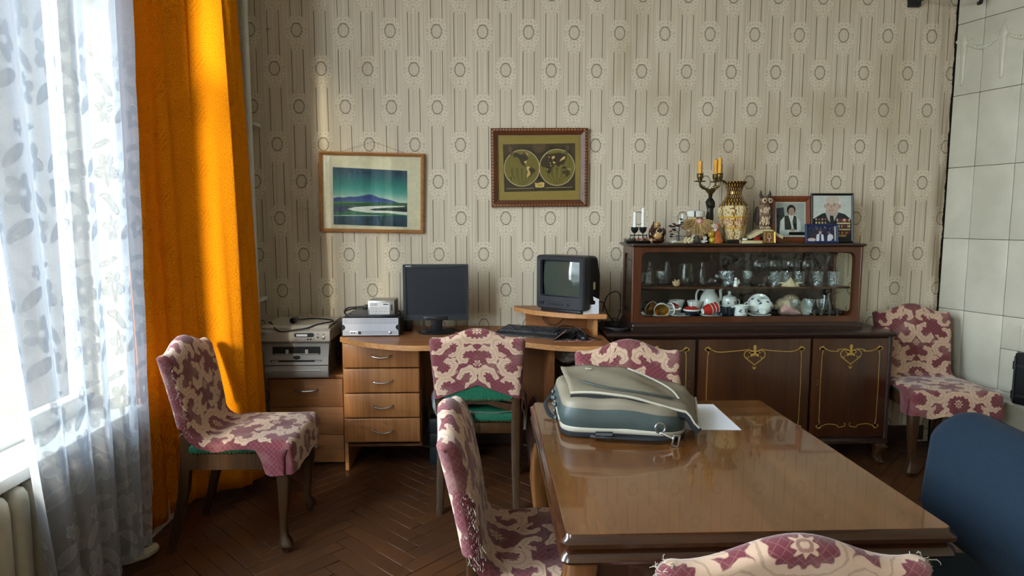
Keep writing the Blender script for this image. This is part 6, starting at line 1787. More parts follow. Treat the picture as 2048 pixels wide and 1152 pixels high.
for s in (-1, 1):
    mb = MB(); mb.ball((-0.002 + s*0.016, 0.0, 0.098), (0.004, 0.004, 0.009), 8, 6); part('ear', mb, MAT['ochre_glaze'], hd)
    mb = MB(); mb.tube(spline([(s*0.026, -0.004, 0.082), (s*0.036, -0.014, 0.062), (s*0.026, -0.026, 0.050)], 6), 0.010, 8); part('arm', mb, MAT['brown_glaze'], bu)
mb = MB(); mb.tube(spline([(0.006, -0.015, 0.086), (-0.014, -0.030, 0.070), (-0.006, -0.038, 0.056), (0.010, -0.037, 0.052), (0.020, -0.026, 0.064)], 6), 0.0025, 6); part('beads', mb, MAT['page'], bu)
mb = MB(); mb.ball((-0.036, 0.0, 0.052), (0.016, 0.016, 0.036), 12, 10); mb.ball((-0.030, 0, 0.092), (0.010, 0.009, 0.010), 10, 8); mb.tube([(-0.028, 0, 0.095), (-0.022, 0, 0.122)], [0.006, 0.003], 8); part('sack', mb, MAT['brown_glaze'], bu)
mb = MB(); mb.ball((-0.040, -0.022, 0.016), (0.012, 0.010, 0.013), 12, 8); part('gourd', mb, MAT['ochre_glaze'], bu)
# little dark tree of leaves
tr = thing('ornamental_tree', 'little dark ornamental tree with flat glossy leaves', 'ornament', (1.075, CY, CT))
mb = MB(); mb.box(-0.032, 0.038, -0.018, 0.018, 0.0, 0.012, 0.002); part('stand', mb, MAT['page'], tr)
mb = MB(); mb.tube(spline([(0.006, 0, 0.012), (0.004, 0, 0.05), (0.008, 0, 0.085), (0.016, 0, 0.115)], 5), [0.005]*6 + [0.0035]*10, 8); r = random.Random(9)
tips = []
for k in range(13):
    z = r.uniform(0.035, 0.10); s = r.choice((-1, -1, 1)); L = r.uniform(.025, .055)
    tip = (0.005 + s*L, r.uniform(-.02, .02), z + r.uniform(-.004, .020)); tips.append(tip)
    mb.tube([(0.005, 0, z), tip], [0.0018, 0.001], 5)
part('branches', mb, MAT['black'], tr)
for k, p in enumerate(tips + [(0.016, 0, 0.135), (0.024, -0.004, 0.115), (0.012, 0.004, 0.105), (-0.01, 0.0, 0.10)]):
    mb = MB(); mb.M = T(*p) @ RZ(r.uniform(-.6, .6)) @ RY(r.uniform(-.5, .5)); mb.ball((0, 0, 0), (0.012, 0.008, 0.005), 9, 6); part('leaf', mb, MAT[('iron', 'frame_mahogany', 'navy_china')[k % 3]] if k < len(tips) else MAT['leaf_green'], tr)
for (x, z) in ((0.018, 0.150), (0.004, 0.118)):
    mb = MB(); mb.box(x-0.005, x+0.005, -0.012, -0.010, z-0.012, z+0.012); part('price_tag', mb, MAT['paper'], tr)
# paper roses and shells at the front edge
for k, (x, lab) in enumerate(((1.030, 'white spiky shell at the foot of the little tree'), (1.205, 'black and white striped shell in front of the bearded gnome'))):
    mb = MB(); r = random.Random(20+k); mb.ball((0, 0, 0.010), (0.016, 0.010, 0.010), 12, 8)
    for q in range(10):
        a = r.uniform(0, PI); mb.tube([(0.010*math.cos(a), -0.006, 0.006 + 0.008*math.sin(a)), (0.022*math.cos(a), -0.014, 0.002 + 0.020*math.sin(a))], [0.003, 0.001], 5)
    mb.v = [(a, b, max(c, 0)) for a, b, c in mb.v]
    solo('spiky_shell', mb, MAT['white_fur'], lab, 'shell', 'small shells on the cabinet', (x, CY-0.055, CT))
for k, x in enumerate((1.106, 1.128)):
    mb = MB()
    for q in range(9):
        a = q*2.4; rr_ = 0.003 + 0.0013*q
        mb.M = T(rr_*math.cos(a), -0.004 - 0.0006*q, 0.017 + rr_*math.sin(a)) @ RZ(0.1); mb.ball((0, 0, 0), (0.008, 0.003, 0.008), 8, 6)
    mb.M = Matrix(); mb.tube([(0, 0, 0.0), (0, 0, 0.012)], 0.006, 8)
    solo('paper_rose', mb, MAT['page'], ('beige rose ornament, the left one of two at the front edge', 'beige rose ornament, the right one of two at the front edge')[k], 'ornament', 'beige rose ornaments', (x, CY-0.055, CT))
# small cat
ct = thing('cat_figurine', 'small tabby cat figurine beside the bearded gnome', 'figurine', (1.128, CY-0.02, CT))
mb = MB(); mb.ball((0, 0, 0.022), (0.018, 0.015, 0.024), 12, 8); mb.v = [(a, b, max(c, 0)) for a, b, c in mb.v]; part('body', mb, MAT['owl'], ct)
mb = MB(); mb.ball((0, -0.008, 0.052), (0.016, 0.013, 0.014), 12, 8)
for s in (-1, 1): mb.tube([(s*0.010, -0.006, 0.060), (s*0.014, -0.006, 0.074)], [0.006, 0.001], 6)
part('head', mb, MAT['owl'], ct)
# bearded gnome in a fur hat
gn = thing('gnome_doll', 'bearded gnome doll in a white fur hat with a big pink nose', 'doll', (1.178, CY+0.005, CT))
mb = MB(); mb.lathe([(0.0, 0.0), (0.042, 0.0), (0.046, 0.02), (0.044, 0.06), (0.034, 0.10), (0.0, 0.12)], 20, cap=False); part('body', mb, MAT['white_fur'], gn)
mb = MB(); r = random.Random(6)
for k in range(420):
    a = -PI/2 + r.gauss(0, 0.75); z0 = r.uniform(.085, .135); L = r.uniform(.035, .075)
    p = Vector((0.040*math.cos(a), 0.034*math.sin(a)-0.006, z0)); d = Vector((math.cos(a)*1.25, -0.55, -0.9 + 0.9*abs(math.cos(a)))).normalized()
    mb.tube([p, p + d*L*0.5, p + d*L + Vector((0, 0, -0.006))], [0.0022, 0.0016, 0.0005], 4)
o = part('beard', mb, MAT['straw'], gn, label='straw coloured beard'); o['kind'] = 'stuff'
mb = MB(); mb.ball((0, 0, 0.130), (0.040, 0.034, 0.034), 16, 10); part('head', mb, MAT['straw'], gn)
mb = MB(); mb.ball((0.006, -0.048, 0.122), (0.016, 0.014, 0.016), 14, 10); part('nose', mb, MAT['nose'], gn, label='big pink nose')
for x in (-0.006, 0.018):
    mb = MB(); mb.ball((x, -0.040, 0.140), 0.0045, 8, 6); part('eye', mb, MAT['navy_china'], gn)
mb = MB(); mb.lathe([(0.044, 0.145), (0.050, 0.150), (0.051, 0.170), (0.046, 0.180), (0.0, 0.190)], 22, cap=False); mb.v = [(x, y*0.85, z) for x, y, z in mb.v]; ht = part('fur_hat', mb, MAT['white_fur'], gn)
mb = MB(); mb.box(-0.024, -0.019, -0.0445, -0.041, 0.146, 0.180); part('hat_band', mb, MAT['black'], ht)
mb = MB(); mb.tube([(0.028, -0.052, 0.040), (0.036, -0.050, 0.095)], [0.008, 0.006], 8); part('walking_stick', mb, MAT['frame_mahogany'], gn)
mb = MB(); mb.ball((0.040, -0.045, 0.030), (0.014, 0.012, 0.014), 10, 8); part('mitten', mb, MAT['white_fur'], gn)
# small bottle and pot in front of the gnome
mb = MB(); mb.lathe([(0.0, 0), (0.019, 0), (0.021, 0.010), (0.020, 0.040), (0.012, 0.052), (0.0, 0.056)], 18, cap=False)
solo('maroon_pot', mb, MAT['maroon'], 'small maroon pot in front of the bearded gnome', 'pot', loc=(1.212, CY-0.068+0.045, CT))
mb = MB(); bundle(mb, (0, 0, 0.022), (0.018, 0.014, 0.022), 33, 10, 7)
solo('moss_ball', mb, MAT['fir'], 'mossy green ball between the roses and the maroon pot', 'ornament', loc=(1.163, CY-0.062, CT), ang=3)
# angel
an = thing('angel_figurine', 'amber and yellow glazed angel figurine with white hair', 'figurine', (1.272, CY-0.045, CT))
mb = MB(); mb.lathe([(0.0, 0), (0.036, 0.0), (0.038, 0.008), (0.026, 0.040), (0.016, 0.070), (0.0, 0.078)], 20, cap=False); mb.v = [(x+0.010, y*0.8, z) for x, y, z in mb.v]; part('robe', mb, MAT['amber'], an)
for (x, z, q) in ((-0.026, 0.050, 0.019), (-0.018, 0.018, 0.020)):
    mb = MB(); mb.ball((x, -0.012, z), q, 12, 8); part('bauble', mb, MAT['amber_y'], an)
mb = MB(); mb.ball((-0.004, -0.006, 0.084), (0.015, 0.014, 0.016), 14, 10); hd = part('head', mb, MAT['nose'], an)
mb = MB(); r = random.Random(8)
for k in range(16):
    a = r.uniform(0, 2*PI); mb.ball((-0.004 + 0.014*math.cos(a), -0.004 + 0.010*math.sin(a), 0.094 + r.uniform(-.012, .008)), 0.008, 8, 6)
mb.ball((-0.004, -0.020, 0.074), (0.010, 0.006, 0.008), 8, 6); part('hair', mb, MAT['white_fur'], hd)
mb = MB(); mb.ball((0.022, 0.010, 0.070), (0.008, 0.008, 0.030), 10, 8); mb.ball((0.018, 0.0, 0.104), (0.010, 0.006, 0.008), 8, 6); part('wing', mb, MAT['amber'], an)
mb = MB(); mb.tube([(-0.030, -0.02, 0.086), (0.0, -0.016, 0.082)], 0.0025, 6); part('trumpet', mb, MAT['gold'], an)
# bronze candelabrum
cb_ = thing('candelabrum', 'bronze figure candelabrum with three arms for yellow candles', 'candelabrum', (1.270, CY+0.045, CT))
mb = MB(); mb.lathe([(0.0, 0), (0.042, 0), (0.044, 0.010), (0.030, 0.022), (0.020, 0.036), (0.022, 0.048), (0.0, 0.050)], 20, cap=False); part('foot', mb, MAT['bronze'], cb_)
mb = MB(); mb.lathe([(0.016, 0.048), (0.018, 0.10), (0.021, 0.15), (0.017, 0.185), (0.022, 0.215), (0.024, 0.235), (0.012, 0.255), (0.0, 0.26)], 16, cap=False, shape=lambda a, z: 1 + 0.12*math.cos(5*a + z*40)); mb.ball((0, 0, 0.268), (0.012, 0.012, 0.014), 10, 8); mb.tube([(-0.022, 0, 0.230), (-0.018, -0.018, 0.205), (0.016, -0.018, 0.212)], 0.006, 6); mb.tube([(0.022, 0, 0.230), (0.018, -0.016, 0.205), (-0.010, -0.020, 0.205)], 0.006, 6); part('figure', mb, MAT['bronze'], cb_)
mb = MB(); mb.lathe([(0.008, 0.272), (0.020, 0.290), (0.026, 0.300), (0.012, 0.306), (0.0, 0.308)], 14, cap=False, shape=lambda a, z: 1 + 0.2*math.cos(6*a)); part('capital', mb, MAT['bronze_gold'], cb_)
CUPS = ((-0.066, -0.010, 0.352), (0.036, -0.040, 0.352), (0.042, 0.044, 0.352))
for (x, y, z) in CUPS:
    mb = MB(); mb.tube(spline([(0, 0, 0.300), (x*0.5, y*0.5, 0.306), (x*0.9, y*0.9, 0.318), (x, y, 0.332), (x, y, 0.345)], 6), 0.006, 8)
    r = random.Random(int(1000*abs(x)))
    for k in range(9): f = 0.2 + 0.08*k; mb.ball((x*f, y*f, 0.305 + 0.02*f*f + r.uniform(-.007, .007)), 0.0065, 7, 5)
    part('arm', mb, MAT['bronze_gold'], cb_)
    mb = MB(); mb.lathe([(0.0, z-0.008), (0.030, z-0.006), (0.034, z-0.002), (0.030, z), (0.012, z), (0.012, z+0.008), (0.018, z+0.016), (0.017, z+0.034), (0.021, z+0.038), (0.019, z+0.040), (0.014, z+0.036), (0.0, z+0.030)], 20, cap=False); mb.v = [(a+x, b+y, c) for a, b, c in mb.v]; part('candle_socket', mb, MAT['bronze_gold'], cb_)
for k, (x, y, z) in enumerate(CUPS):
    h = (0.080, 0.096, 0.092)[k]
    t = thing('candle', ('yellow candle on the left arm of the candelabrum', 'yellow candle in the front right socket of the candelabrum', 'yellow candle in the rear right socket of the candelabrum')[k], 'candle', (1.270+x, CY+0.045+y, CT+z+0.0305), 0, 'yellow candles')
    mb = MB(); mb.lathe([(0.0, 0.0), (0.0115, 0.0), (0.011, h*0.94), (0.009, h), (0.0, h+0.001)], 8, cap=False, shape=lambda a, z_: 1 + 0.06*math.cos(4*a)); part('wax', mb, MAT['wax_yellow'], t)
    mb = MB(); mb.tube([(0, 0, h), (0.002, 0.001, h+0.009)], 0.0012, 5); part('wick', mb, MAT['black'], t)
# painted vase
vpts = [(0.0, 0.0), (0.050, 0.0), (0.056, 0.008), (0.058, 0.020), (0.068, 0.090), (0.080, 0.165), (0.083, 0.190), (0.076, 0.218), (0.056, 0.245), (0.043, 0.270), (0.041, 0.288), (0.050, 0.318), (0.066, 0.338), (0.070, 0.345), (0.066, 0.346), (0.046, 0.318), (0.036, 0.285), (0.0, 0.25)]
def hexish(a, z):
    k = 1 - sstep(0.19, 0.25, z)
    h = math.cos(PI/6)/math.cos(((a + PI/6) % (PI/3)) - PI/6)
    return 1 + k*(h*1.06 - 1)*0.85
mb = MB(); mb.lathe(vpts, 48, cap=False, shape=hexish)
solo('painted_vase', mb, vase_mat(), 'tall hexagonal vase painted in gold, cream and brown', 'vase', loc=(1.398, CY+0.02, CT), rz=0.26, ang=0.5)
# flat gilt box and white dish at the vase's foot
mb = MB(); mb.box(-0.064, 0.064, -0.022, 0.022, 0.0, 0.018, 0.002); fb_ = thing('gilt_box', 'flat gilt edged box lying at the foot of the vase', 'box', (1.462, 3.588, CT)); part('box', mb, MAT['page'], fb_)
mb = MB()
for (a, b) in ((-0.064, -0.058), (0.058, 0.064)): mb.box(a, b, -0.0235, -0.0215, 0.0, 0.0185)
mb.box(-0.064, 0.064, -0.0235, -0.0215, 0.0155, 0.0185); part('gilt_edge', mb, MAT['gold'], fb_)
mb = MB(); mb.lathe([(0.0, 0), (0.013, 0), (0.014, 0.008), (0.010, 0.010), (0.0, 0.010)], 16, cap=False); solo('white_dish', mb, MAT['porcelain'], 'tiny white dish standing on the gilt box by the vase', 'dish', loc=(1.432, 3.592, CT+0.0182))
mb = MB(); mb.box(-0.030, 0.030, -0.012, 0.012, 0.0, 0.022, 0.002); solo('dark_box', mb, MAT['bronze'], 'small dark box in front of the vase left of the gilt box', 'box', loc=(1.362, 3.585, CT))
# owl on an open book
bk = thing('book_ornament', 'ornamental open book resting on red scrolls under the owl', 'ornament', (1.572, CY+0.02, CT))
for s in (-1, 1):
    mb = MB(); n = 10; pts = []
    for k in range(n+1): f = k/n; pts.append((s*0.094*f, 0.076 + 0.014*math.sin(PI*min(1, f*1.3))*(1-f) - 0.034*f))
    pts2 = [(a, b - 0.016 - 0.002*k) for k, (a, b) in enumerate(reversed(pts))][::1]
    mb.prism(pts + [(a, b-0.018) for a, b in reversed(pts)], -0.055, 0.045); mb.v = [(x, z, y) for x, y, z in mb.v]; part('pages', mb, MAT['page'], bk)
    mb = MB(); mb.M = T(s*0.050, 0.0, 0.0215) @ RX(PI/2); mb.lathe([(0.0, -0.04), (0.021, -0.04), (0.021, 0.045), (0.015, 0.047), (0.0, 0.047)], 18, cap=False); part('red_scroll', mb, MAT['red_lacquer'], bk)
mb = MB(); mb.box(-0.075, 0.075, -0.035, 0.035, 0.0, 0.030, 0.003); part('support', mb, MAT['black_matte'], bk)
ow = thing('owl_figurine', 'brown long eared owl figurine standing on the book', 'figurine', (1.570, CY+0.015, CT+0.0765))
mb = MB(); mb.lathe([(0.0, 0.012), (0.022, 0.012), (0.036, 0.045), (0.042, 0.080), (0.038, 0.115), (0.030, 0.140), (0.0, 0.150)], 22, cap=False); mb.v = [(x, y*0.85, z) for x, y, z in mb.v]; part('body', mb, MAT['owl'], ow)
mb = MB(); r = random.Random(3)
for k in range(70):
    a = -PI/2 + r.uniform(-.8, .8); z = r.uniform(.03, .12); q = 0.038
    mb.M = T(q*math.cos(a), q*0.85*math.sin(a), z); mb.ball((0, 0, 0), (0.0045, 0.003, 0.009), 6, 5)
mb.M = Matrix(); o = part('breast_feathers', mb, MAT['owl_pale'], ow); o['kind'] = 'stuff'
for s in (-1, 1):
    mb = MB(); mb.ball((s*0.037, 0.004, 0.075), (0.013, 0.026, 0.055), 12, 10); part('wing', mb, MAT['owl_dark'], ow)
    mb = MB()
    for q in (-0.007, 0, 0.007): mb.tube([(s*0.015+q, -0.012, 0.016), (s*0.016+q*1.4, -0.030, 0.010), (s*0.016+q*1.5, -0.036, 0.002)], [0.004, 0.004, 0.001], 6)
    part('foot', mb, MAT['owl_pale'], ow)
mb = MB(); mb.ball((0.006, -0.002, 0.160), (0.033, 0.030, 0.028), 16, 10); hd = part('head', mb, MAT['owl'], ow)
for s, x in ((-1, -0.008), (1, 0.024)):
    mb = MB(); mb.M = T(x, -0.027, 0.163) @ RX(PI/2 - 0.1); mb.lathe([(0.0, 0.004), (0.010, 0.004), (0.014, 0.0), (0.012, -0.004)], 18, cap=False); part('eye_disc', mb, MAT['owl_pale'], hd)
    mb = MB(); mb.ball((x, -0.030, 0.163), (0.0065, 0.005, 0.0065), 10, 8); part('eye', mb, MAT['black'], hd)
    mb = MB(); mb.tube([(0.006 + s*0.020, 0, 0.180), (0.006 + s*0.027, 0, 0.200), (0.006 + s*0.025, 0, 0.222)], [0.012, 0.008, 0.001], 8); part('ear_tuft', mb, MAT['owl_dark'], hd)
mb = MB(); mb.tube([(0.008, -0.030, 0.158), (0.008, -0.037, 0.146)], [0.005, 0.001], 6); part('beak', mb, MAT['owl_dark'], hd)

# ------------------------------------------------------------------ framed photographs and icon
def frame_ring(w, h, fw, depth, bev=0.003):
    """mitred frame in the XZ plane, front at y = 0, z from 0"""
    mb = MB(); o = [(-w/2, 0), (w/2, 0), (w/2, h), (-w/2, h)]; i = [(-w/2+fw, fw), (w/2-fw, fw), (w/2-fw, h-fw), (-w/2+fw, h-fw)]
    m = [((a*0.6+c*0.4), (b*0.6+d*0.4)) for (a, b), (c, d) in zip(o, i)]
    rows = [[(a, depth, b) for a, b in o], [(a, bev, b) for a, b in o], [(a, 0.0, b) for a, b in m], [(a, depth*0.45, b) for a, b in i], [(a, depth, b) for a, b in i]]
    n = 4; vs_ = [p for q in rows for p in q]; fs = []
    for j in range(4):
        for k in range(n):
            q = (k+1) % n; fs.append((j*n+k, j*n+q, (j+1)*n+q, (j+1)*n+k))
    mb.add(vs_, fs); return mb
class Pic:
    """flat print made of coloured shapes, painted back to front"""
    def __init__(s, y): s.mb = MB(); s.y = y; s.k = 0
    def poly(s, pts, col):
        s.mb.col = srgb(col); s.k += 1
        s.mb.poly([(a, s.y - 0.00006*s.k, b) for a, b in pts]); return s
    def rect(s, x0, x1, z0, z1, col): return s.poly([(x0, z0), (x1, z0), (x1, z1), (x0, z1)], col)
    def oval(s, cx, cz, rx, rz, col, n=24, a0=0, a1=2*PI): return s.poly([(cx + rx*math.cos(a0+(a1-a0)*k/n), cz + rz*math.sin(a0+(a1-a0)*k/n)) for k in range(n)], col)
    def line(s, pts, w, col):
        s.mb.col = srgb(col); s.k += 1
        n0 = len(s.mb.v); P = [Vector(p) for p in pts]; n = len(P); vs_ = []
        for i in range(n):
            t = (P[min(i+1, n-1)] - P[max(i-1, 0)]).normalized(); nn = Vector((-t.y, t.x))*w/2
            vs_ += [(P[i].x+nn.x, s.y - 0.00006*s.k, P[i].y+nn.y), (P[i].x-nn.x, s.y - 0.00006*s.k, P[i].y-nn.y)]
        s.mb.add(vs_, [(2*i, 2*i+1, 2*i+3, 2*i+2) for i in range(n-1)]); return s
def stand_frame(name, label, loc, rz, w, h, fw, depth, mat, cat='photo frame', lean=0.10):
    t = thing(name, label, cat, loc, rz, 'framed photographs on the cabinet'); t.rotation_euler = (-lean, 0, rz)
    part('frame', frame_ring(w, h, fw, depth), MAT[mat], t, ang=0.4)
    mb = MB(); mb.box(-w/2+0.003, w/2-0.003, depth*0.6, depth, 0.003, h-0.003); part('backing', mb, MAT['black_matte'], t)
    mb = MB(); mb.box(-w/2+fw-0.001, w/2-fw+0.001, depth*0.46, depth*0.50, fw-0.001, h-fw+0.001); part('glass', mb, MAT['pane'], t, smooth=False)
    mb = MB(); mb.tube([(0, depth, h*0.6), (0, depth + h*0.22, 0.004 + lean*h*0.22)], 0.004, 6); part('strut', mb, MAT['black_matte'], t)
    return t
# woman in a dark waistcoat
f1 = stand_frame('photo_frame', 'mahogany framed photograph of a seated person in dark waistcoat and white blouse', (1.748, CY+0.035, CT), 0.0, 0.246, 0.270, 0.034, 0.018, 'frame_mahogany')
p = Pic(0.0105); X0, X1, Z0, Z1 = -0.089, 0.089, 0.034, 0.236
p.rect(X0, X1, Z0, Z1, '#d9d6cc'); p.rect(X0+0.006, X1-0.006, Z0+0.006, Z1-0.006, '#aeb0ab')
p.poly([(-0.083, 0.20), (-0.040, 0.205), (-0.030, 0.12), (-0.045, 0.05), (-0.083, 0.05)], '#2b333b')
p.poly([(-0.065, 0.05), (-0.060, 0.125), (-0.030, 0.160), (0.030, 0.160), (0.058, 0.125), (0.062, 0.075), (0.040, 0.05)], '#d8d8d2')
p.poly([(-0.034, 0.075), (-0.036, 0.155), (-0.012, 0.160), (0.002, 0.11), (0.008, 0.075)], '#26302c'); p.poly([(0.020, 0.075), (0.012, 0.12), (0.020, 0.160), (0.036, 0.150), (0.038, 0.075)], '#26302c')
p.poly([(-0.014, 0.160), (0.018, 0.160), (0.004, 0.115)], '#e6e2da')
p.oval(0.004, 0.190, 0.026, 0.030, '#1d1916'); p.oval(0.006, 0.180, 0.017, 0.024, '#b99684'); p.oval(0.0, 0.184, 0.003, 0.002, '#3a2a24', 8); p.oval(0.013, 0.184, 0.003, 0.002, '#3a2a24', 8); p.line([(0.0, 0.168), (0.012, 0.168)], 0.002, '#8a4a42'); p.poly([(0.005, 0.183), (0.003, 0.174), (0.009, 0.174)], '#a47f6d')
p.rect(-0.010, 0.083, 0.045, 0.062, '#1c1a18'); p.oval(0.012, 0.075, 0.014, 0.009, '#bd9a86'); p.rect(-0.065, -0.02, 0.042, 0.072, '#c6ccd0')
part('photograph', p.mb, MAT['printed'], f1, smooth=False)
# elderly man with medals
f2 = stand_frame('photo_frame', 'black framed portrait of an elderly person in a dark suit covered with medals', (1.984, CY+0.020, CT), 0.0, 0.250, 0.285, 0.013, 0.012, 'frame_black')
p = Pic(0.0068); p.rect(-0.116, 0.116, 0.009, 0.276, '#d3d3cf')
p.poly([(-0.116, 0.009), (-0.116, 0.135), (-0.060, 0.168), (-0.030, 0.175), (0.040, 0.175), (0.075, 0.165), (0.116, 0.130), (0.116, 0.009)], '#171b28')
p.poly([(-0.040, 0.172), (-0.035, 0.195), (0.032, 0.195), (0.036, 0.172), (0.010, 0.120), (-0.004, 0.110), (-0.024, 0.130)], '#b3b0ae')
p.poly([(-0.014, 0.158), (0.006, 0.158), (0.012, 0.12), (0.002, 0.09), (-0.012, 0.12)], '#1e2028')
p.poly([(-0.026, 0.170), (0.026, 0.170), (0.012, 0.156), (-0.010, 0.156)], '#c5a293')
p.oval(0.002, 0.218, 0.042, 0.050, '#cfae9f', 28); p.oval(0.002, 0.246, 0.041, 0.024, '#d8c3b8', 24); p.oval(-0.040, 0.212, 0.007, 0.013, '#c29c8d', 12); p.oval(0.044, 0.210, 0.007, 0.013, '#c29c8d', 12)
for s in (-1, 1):
    p.line([(-0.006 + s*0.026, 0.226), (-0.006 + s*0.010, 0.227)], 0.004, '#9a8478'); p.oval(-0.006 + s*0.018, 0.217, 0.005, 0.0028, '#3c302b', 10); p.oval(0.040*s + 0.002, 0.232, 0.005, 0.012, '#dcd6d0', 10)
p.poly([(-0.008, 0.222), (-0.013, 0.200), (0.003, 0.200)], '#b88f80'); p.line([(-0.020, 0.188), (0.010, 0.188)], 0.003, '#95645a'); p.line([(-0.022, 0.178), (0.012, 0.177)], 0.0015, '#b08b7e')
r = random.Random(12)
for row, z in enumerate((0.130, 0.112, 0.094, 0.076, 0.056)):
    for k in range(9):
        x = 0.026 + 0.0088*k + 0.002*row*0
        p.rect(x, x+0.0072, z - 0.007, z + 0.008, r.choice(('#a23a34', '#c9a23a', '#8a2f3c', '#d8c9b0', '#5a3a52'))) if row in (0, 2, 4) else p.oval(x+0.004, z, 0.0052, 0.0052, '#c9b98a', 10)
for k in range(6): p.oval(0.020 + 0.011*k, 0.040, 0.006, 0.006, '#b9a468', 10)
for k in range(9): p.oval(-0.096 + 0.018*(k % 4), 0.135 - 0.020*(k//4), 0.006, 0.007, r.choice(('#b9a468', '#9a4a3c', '#8e8a80')), 10)
part('photograph', p.mb, MAT['printed'], f2, smooth=False)
# small blue frame
f3 = stand_frame('photo_frame', 'small blue framed photograph of two people in white in a dark hall', (1.882, 3.605, CT), 0.0, 0.190, 0.110, 0.013, 0.012, 'frame_blue', lean=0.12)
p = Pic(0.0066); p.rect(-0.083, 0.083, 0.012, 0.098, '#1d2147'); p.rect(-0.083, -0.03, 0.020, 0.06, '#2b2038'); r = random.Random(5)
for k in range(26): p.oval(r.uniform(-.08, .075), r.uniform(.075, .096), r.uniform(.001, .003), r.uniform(.001, .003), r.choice(('#8f97b5', '#5d6594', '#b9b0a0')), 7)
p.poly([(-0.034, 0.013), (-0.032, 0.048), (-0.014, 0.056), (0.008, 0.048), (0.012, 0.013)], '#d3d2d6'); p.oval(-0.010, 0.066, 0.009, 0.011, '#c19a8a', 14); p.oval(-0.010, 0.072, 0.009, 0.007, '#6b4a35', 12); p.poly([(-0.016, 0.013), (-0.014, 0.052), (-0.005, 0.052), (-0.004, 0.013)], '#2f3a58')
p.poly([(0.030, 0.013), (0.032, 0.042), (0.045, 0.056), (0.062, 0.046), (0.066, 0.030), (0.050, 0.013)], '#c9ccd6'); p.oval(0.040, 0.058, 0.007, 0.009, '#7d5e54', 12); p.oval(-0.060, 0.020, 0.024, 0.010, '#c9b7b0', 14); p.rect(0.072, 0.078, 0.014, 0.096, '#d9cfc0')
part('photograph', p.mb, MAT['printed'], f3, smooth=False)
# tiny icon
f4 = stand_frame('icon', 'tiny gilt framed icon leaning in front of the open book', (1.577, 3.600, CT), 0.0, 0.070, 0.068, 0.005, 0.006, 'gold', 'icon', lean=0.15)
p = Pic(0.0032); p.rect(-0.030, 0.030, 0.005, 0.063, '#b08a4a'); p.rect(-0.022, 0.022, 0.008, 0.060, '#7b4a2a'); p.oval(0, 0.046, 0.011, 0.012, '#c9a55a', 16); p.oval(0, 0.045, 0.006, 0.008, '#6d4630', 12); p.poly([(-0.014, 0.010), (-0.010, 0.036), (0.0, 0.040), (0.010, 0.036), (0.014, 0.010)], '#8d3a2a'); p.line([(-0.012, 0.034), (0, 0.024), (0.012, 0.034)], 0.004, '#e0d8c8'); p.line([(0, 0.026), (0, 0.010)], 0.005, '#e0d8c8')
part('icon_painting', p.mb, MAT['printed'], f4, smooth=False)

# ------------------------------------------------------------------ pictures on the wall
def wall_frame(name, label, cx, cz, w, h, fw, depth, mat, roll, cat='picture'):
    t = thing(name, label, cat, (cx, BY - depth - 0.004, cz)); t.rotation_euler = (0.02, roll, 0)
    mb = frame_ring(w, h, fw, depth, 0.004); mb.v = [(x, y, z-h/2) for x, y, z in mb.v]
    part('frame', mb, MAT[mat], t, ang=0.4)
    mb = MB(); mb.box(-w/2+fw*0.5, w/2-fw*0.5, depth*0.8, depth*0.98, -h/2+fw*0.5, h/2-fw*0.5); part('backing', mb, MAT['mat_board'], t)
    mb = MB(); mb.box(-w/2+fw-0.001, w/2-fw+0.001, depth*0.46, depth*0.46+0.002, -h/2+fw-0.001, h/2-fw+0.001); part('glass', mb, MAT['pane'], t, smooth=False)
    return t
# landscape
W1, H1 = 0.607, 0.464
lp = wall_frame('landscape_picture', 'framed landscape print with green sky, blue hills and white river', -0.680, 1.528, W1, H1, 0.020, 0.026, 'frame_oak', 0.020)
def L(a, b): return ((a-675)/1274*W1, (575-b)/972*H1)
p = Pic(0.0195)
p.poly([L(70, 118), L(1285, 118), L(1285, 1035), L(70, 1035)], '#e0cfae')
p.poly([L(200, 275), L(1105, 300), L(1105, 985), L(205, 970)], '#1f3f4f')
sky = ['#1d3a57', '#1c4458', '#1a5360', '#1a6166', '#1b6e6c', '#227c75', '#30897f', '#46968a', '#68a798', '#8fb9a8', '#b9cdbb', '#dcd9c2']
for k in range(24):
    f0, f1_ = k/24, (k+1)/24; q = f0*(len(sky)-1); c0 = sky[int(q)]; c1 = sky[min(int(q)+1, len(sky)-1)]; m = q - int(q)
    c = '#' + ''.join('%02x' % int(int(c0[i:i+2], 16)*(1-m) + int(c1[i:i+2], 16)*m) for i in (1, 3, 5))
    p.poly([L(200, 275+400*f0), L(1105, 300+395*f0), L(1105, 300+395*f1_+2), L(201, 275+400*f1_+2)], c)
p.poly([L(204, 650), L(260, 634), L(330, 640), L(400, 625), L(470, 628), L(560, 612), L(630, 596), L(680, 598), L(760, 632), L(840, 645), L(900, 658), L(1000, 690), L(1105, 700), L(1105, 730), L(204, 730)], '#27407e')
p.poly([L(204, 690), L(400, 668), L(620, 650), L(820, 672), L(1000, 694), L(1105, 705), L(1105, 740), L(204, 740)], '#31509a')
p.poly([L(204, 690), L(500, 684), L(1105, 692), L(1105, 860), L(204, 862)], '#2c5b3c'); p.poly([L(204, 692), L(480, 686), L(700, 692), L(480, 704), L(204, 712)], '#4d7a3a'); p.poly([L(204, 740), L(700, 728), L(1105, 735), L(1105, 800), L(204, 800)], '#27473c')
p.poly([L(206, 775), L(270, 745), L(330, 740), L(400, 790), L(206, 830)], '#33365c')
p.poly([L(370, 778), L(470, 752), L(640, 738), L(840, 730), L(1080, 728), L(1060, 740), L(860, 752), L(700, 766), L(640, 778), L(700, 792), L(860, 790), L(1105, 802), L(1105, 840), L(860, 818), L(620, 818), L(450, 800)], '#e4e0d2')
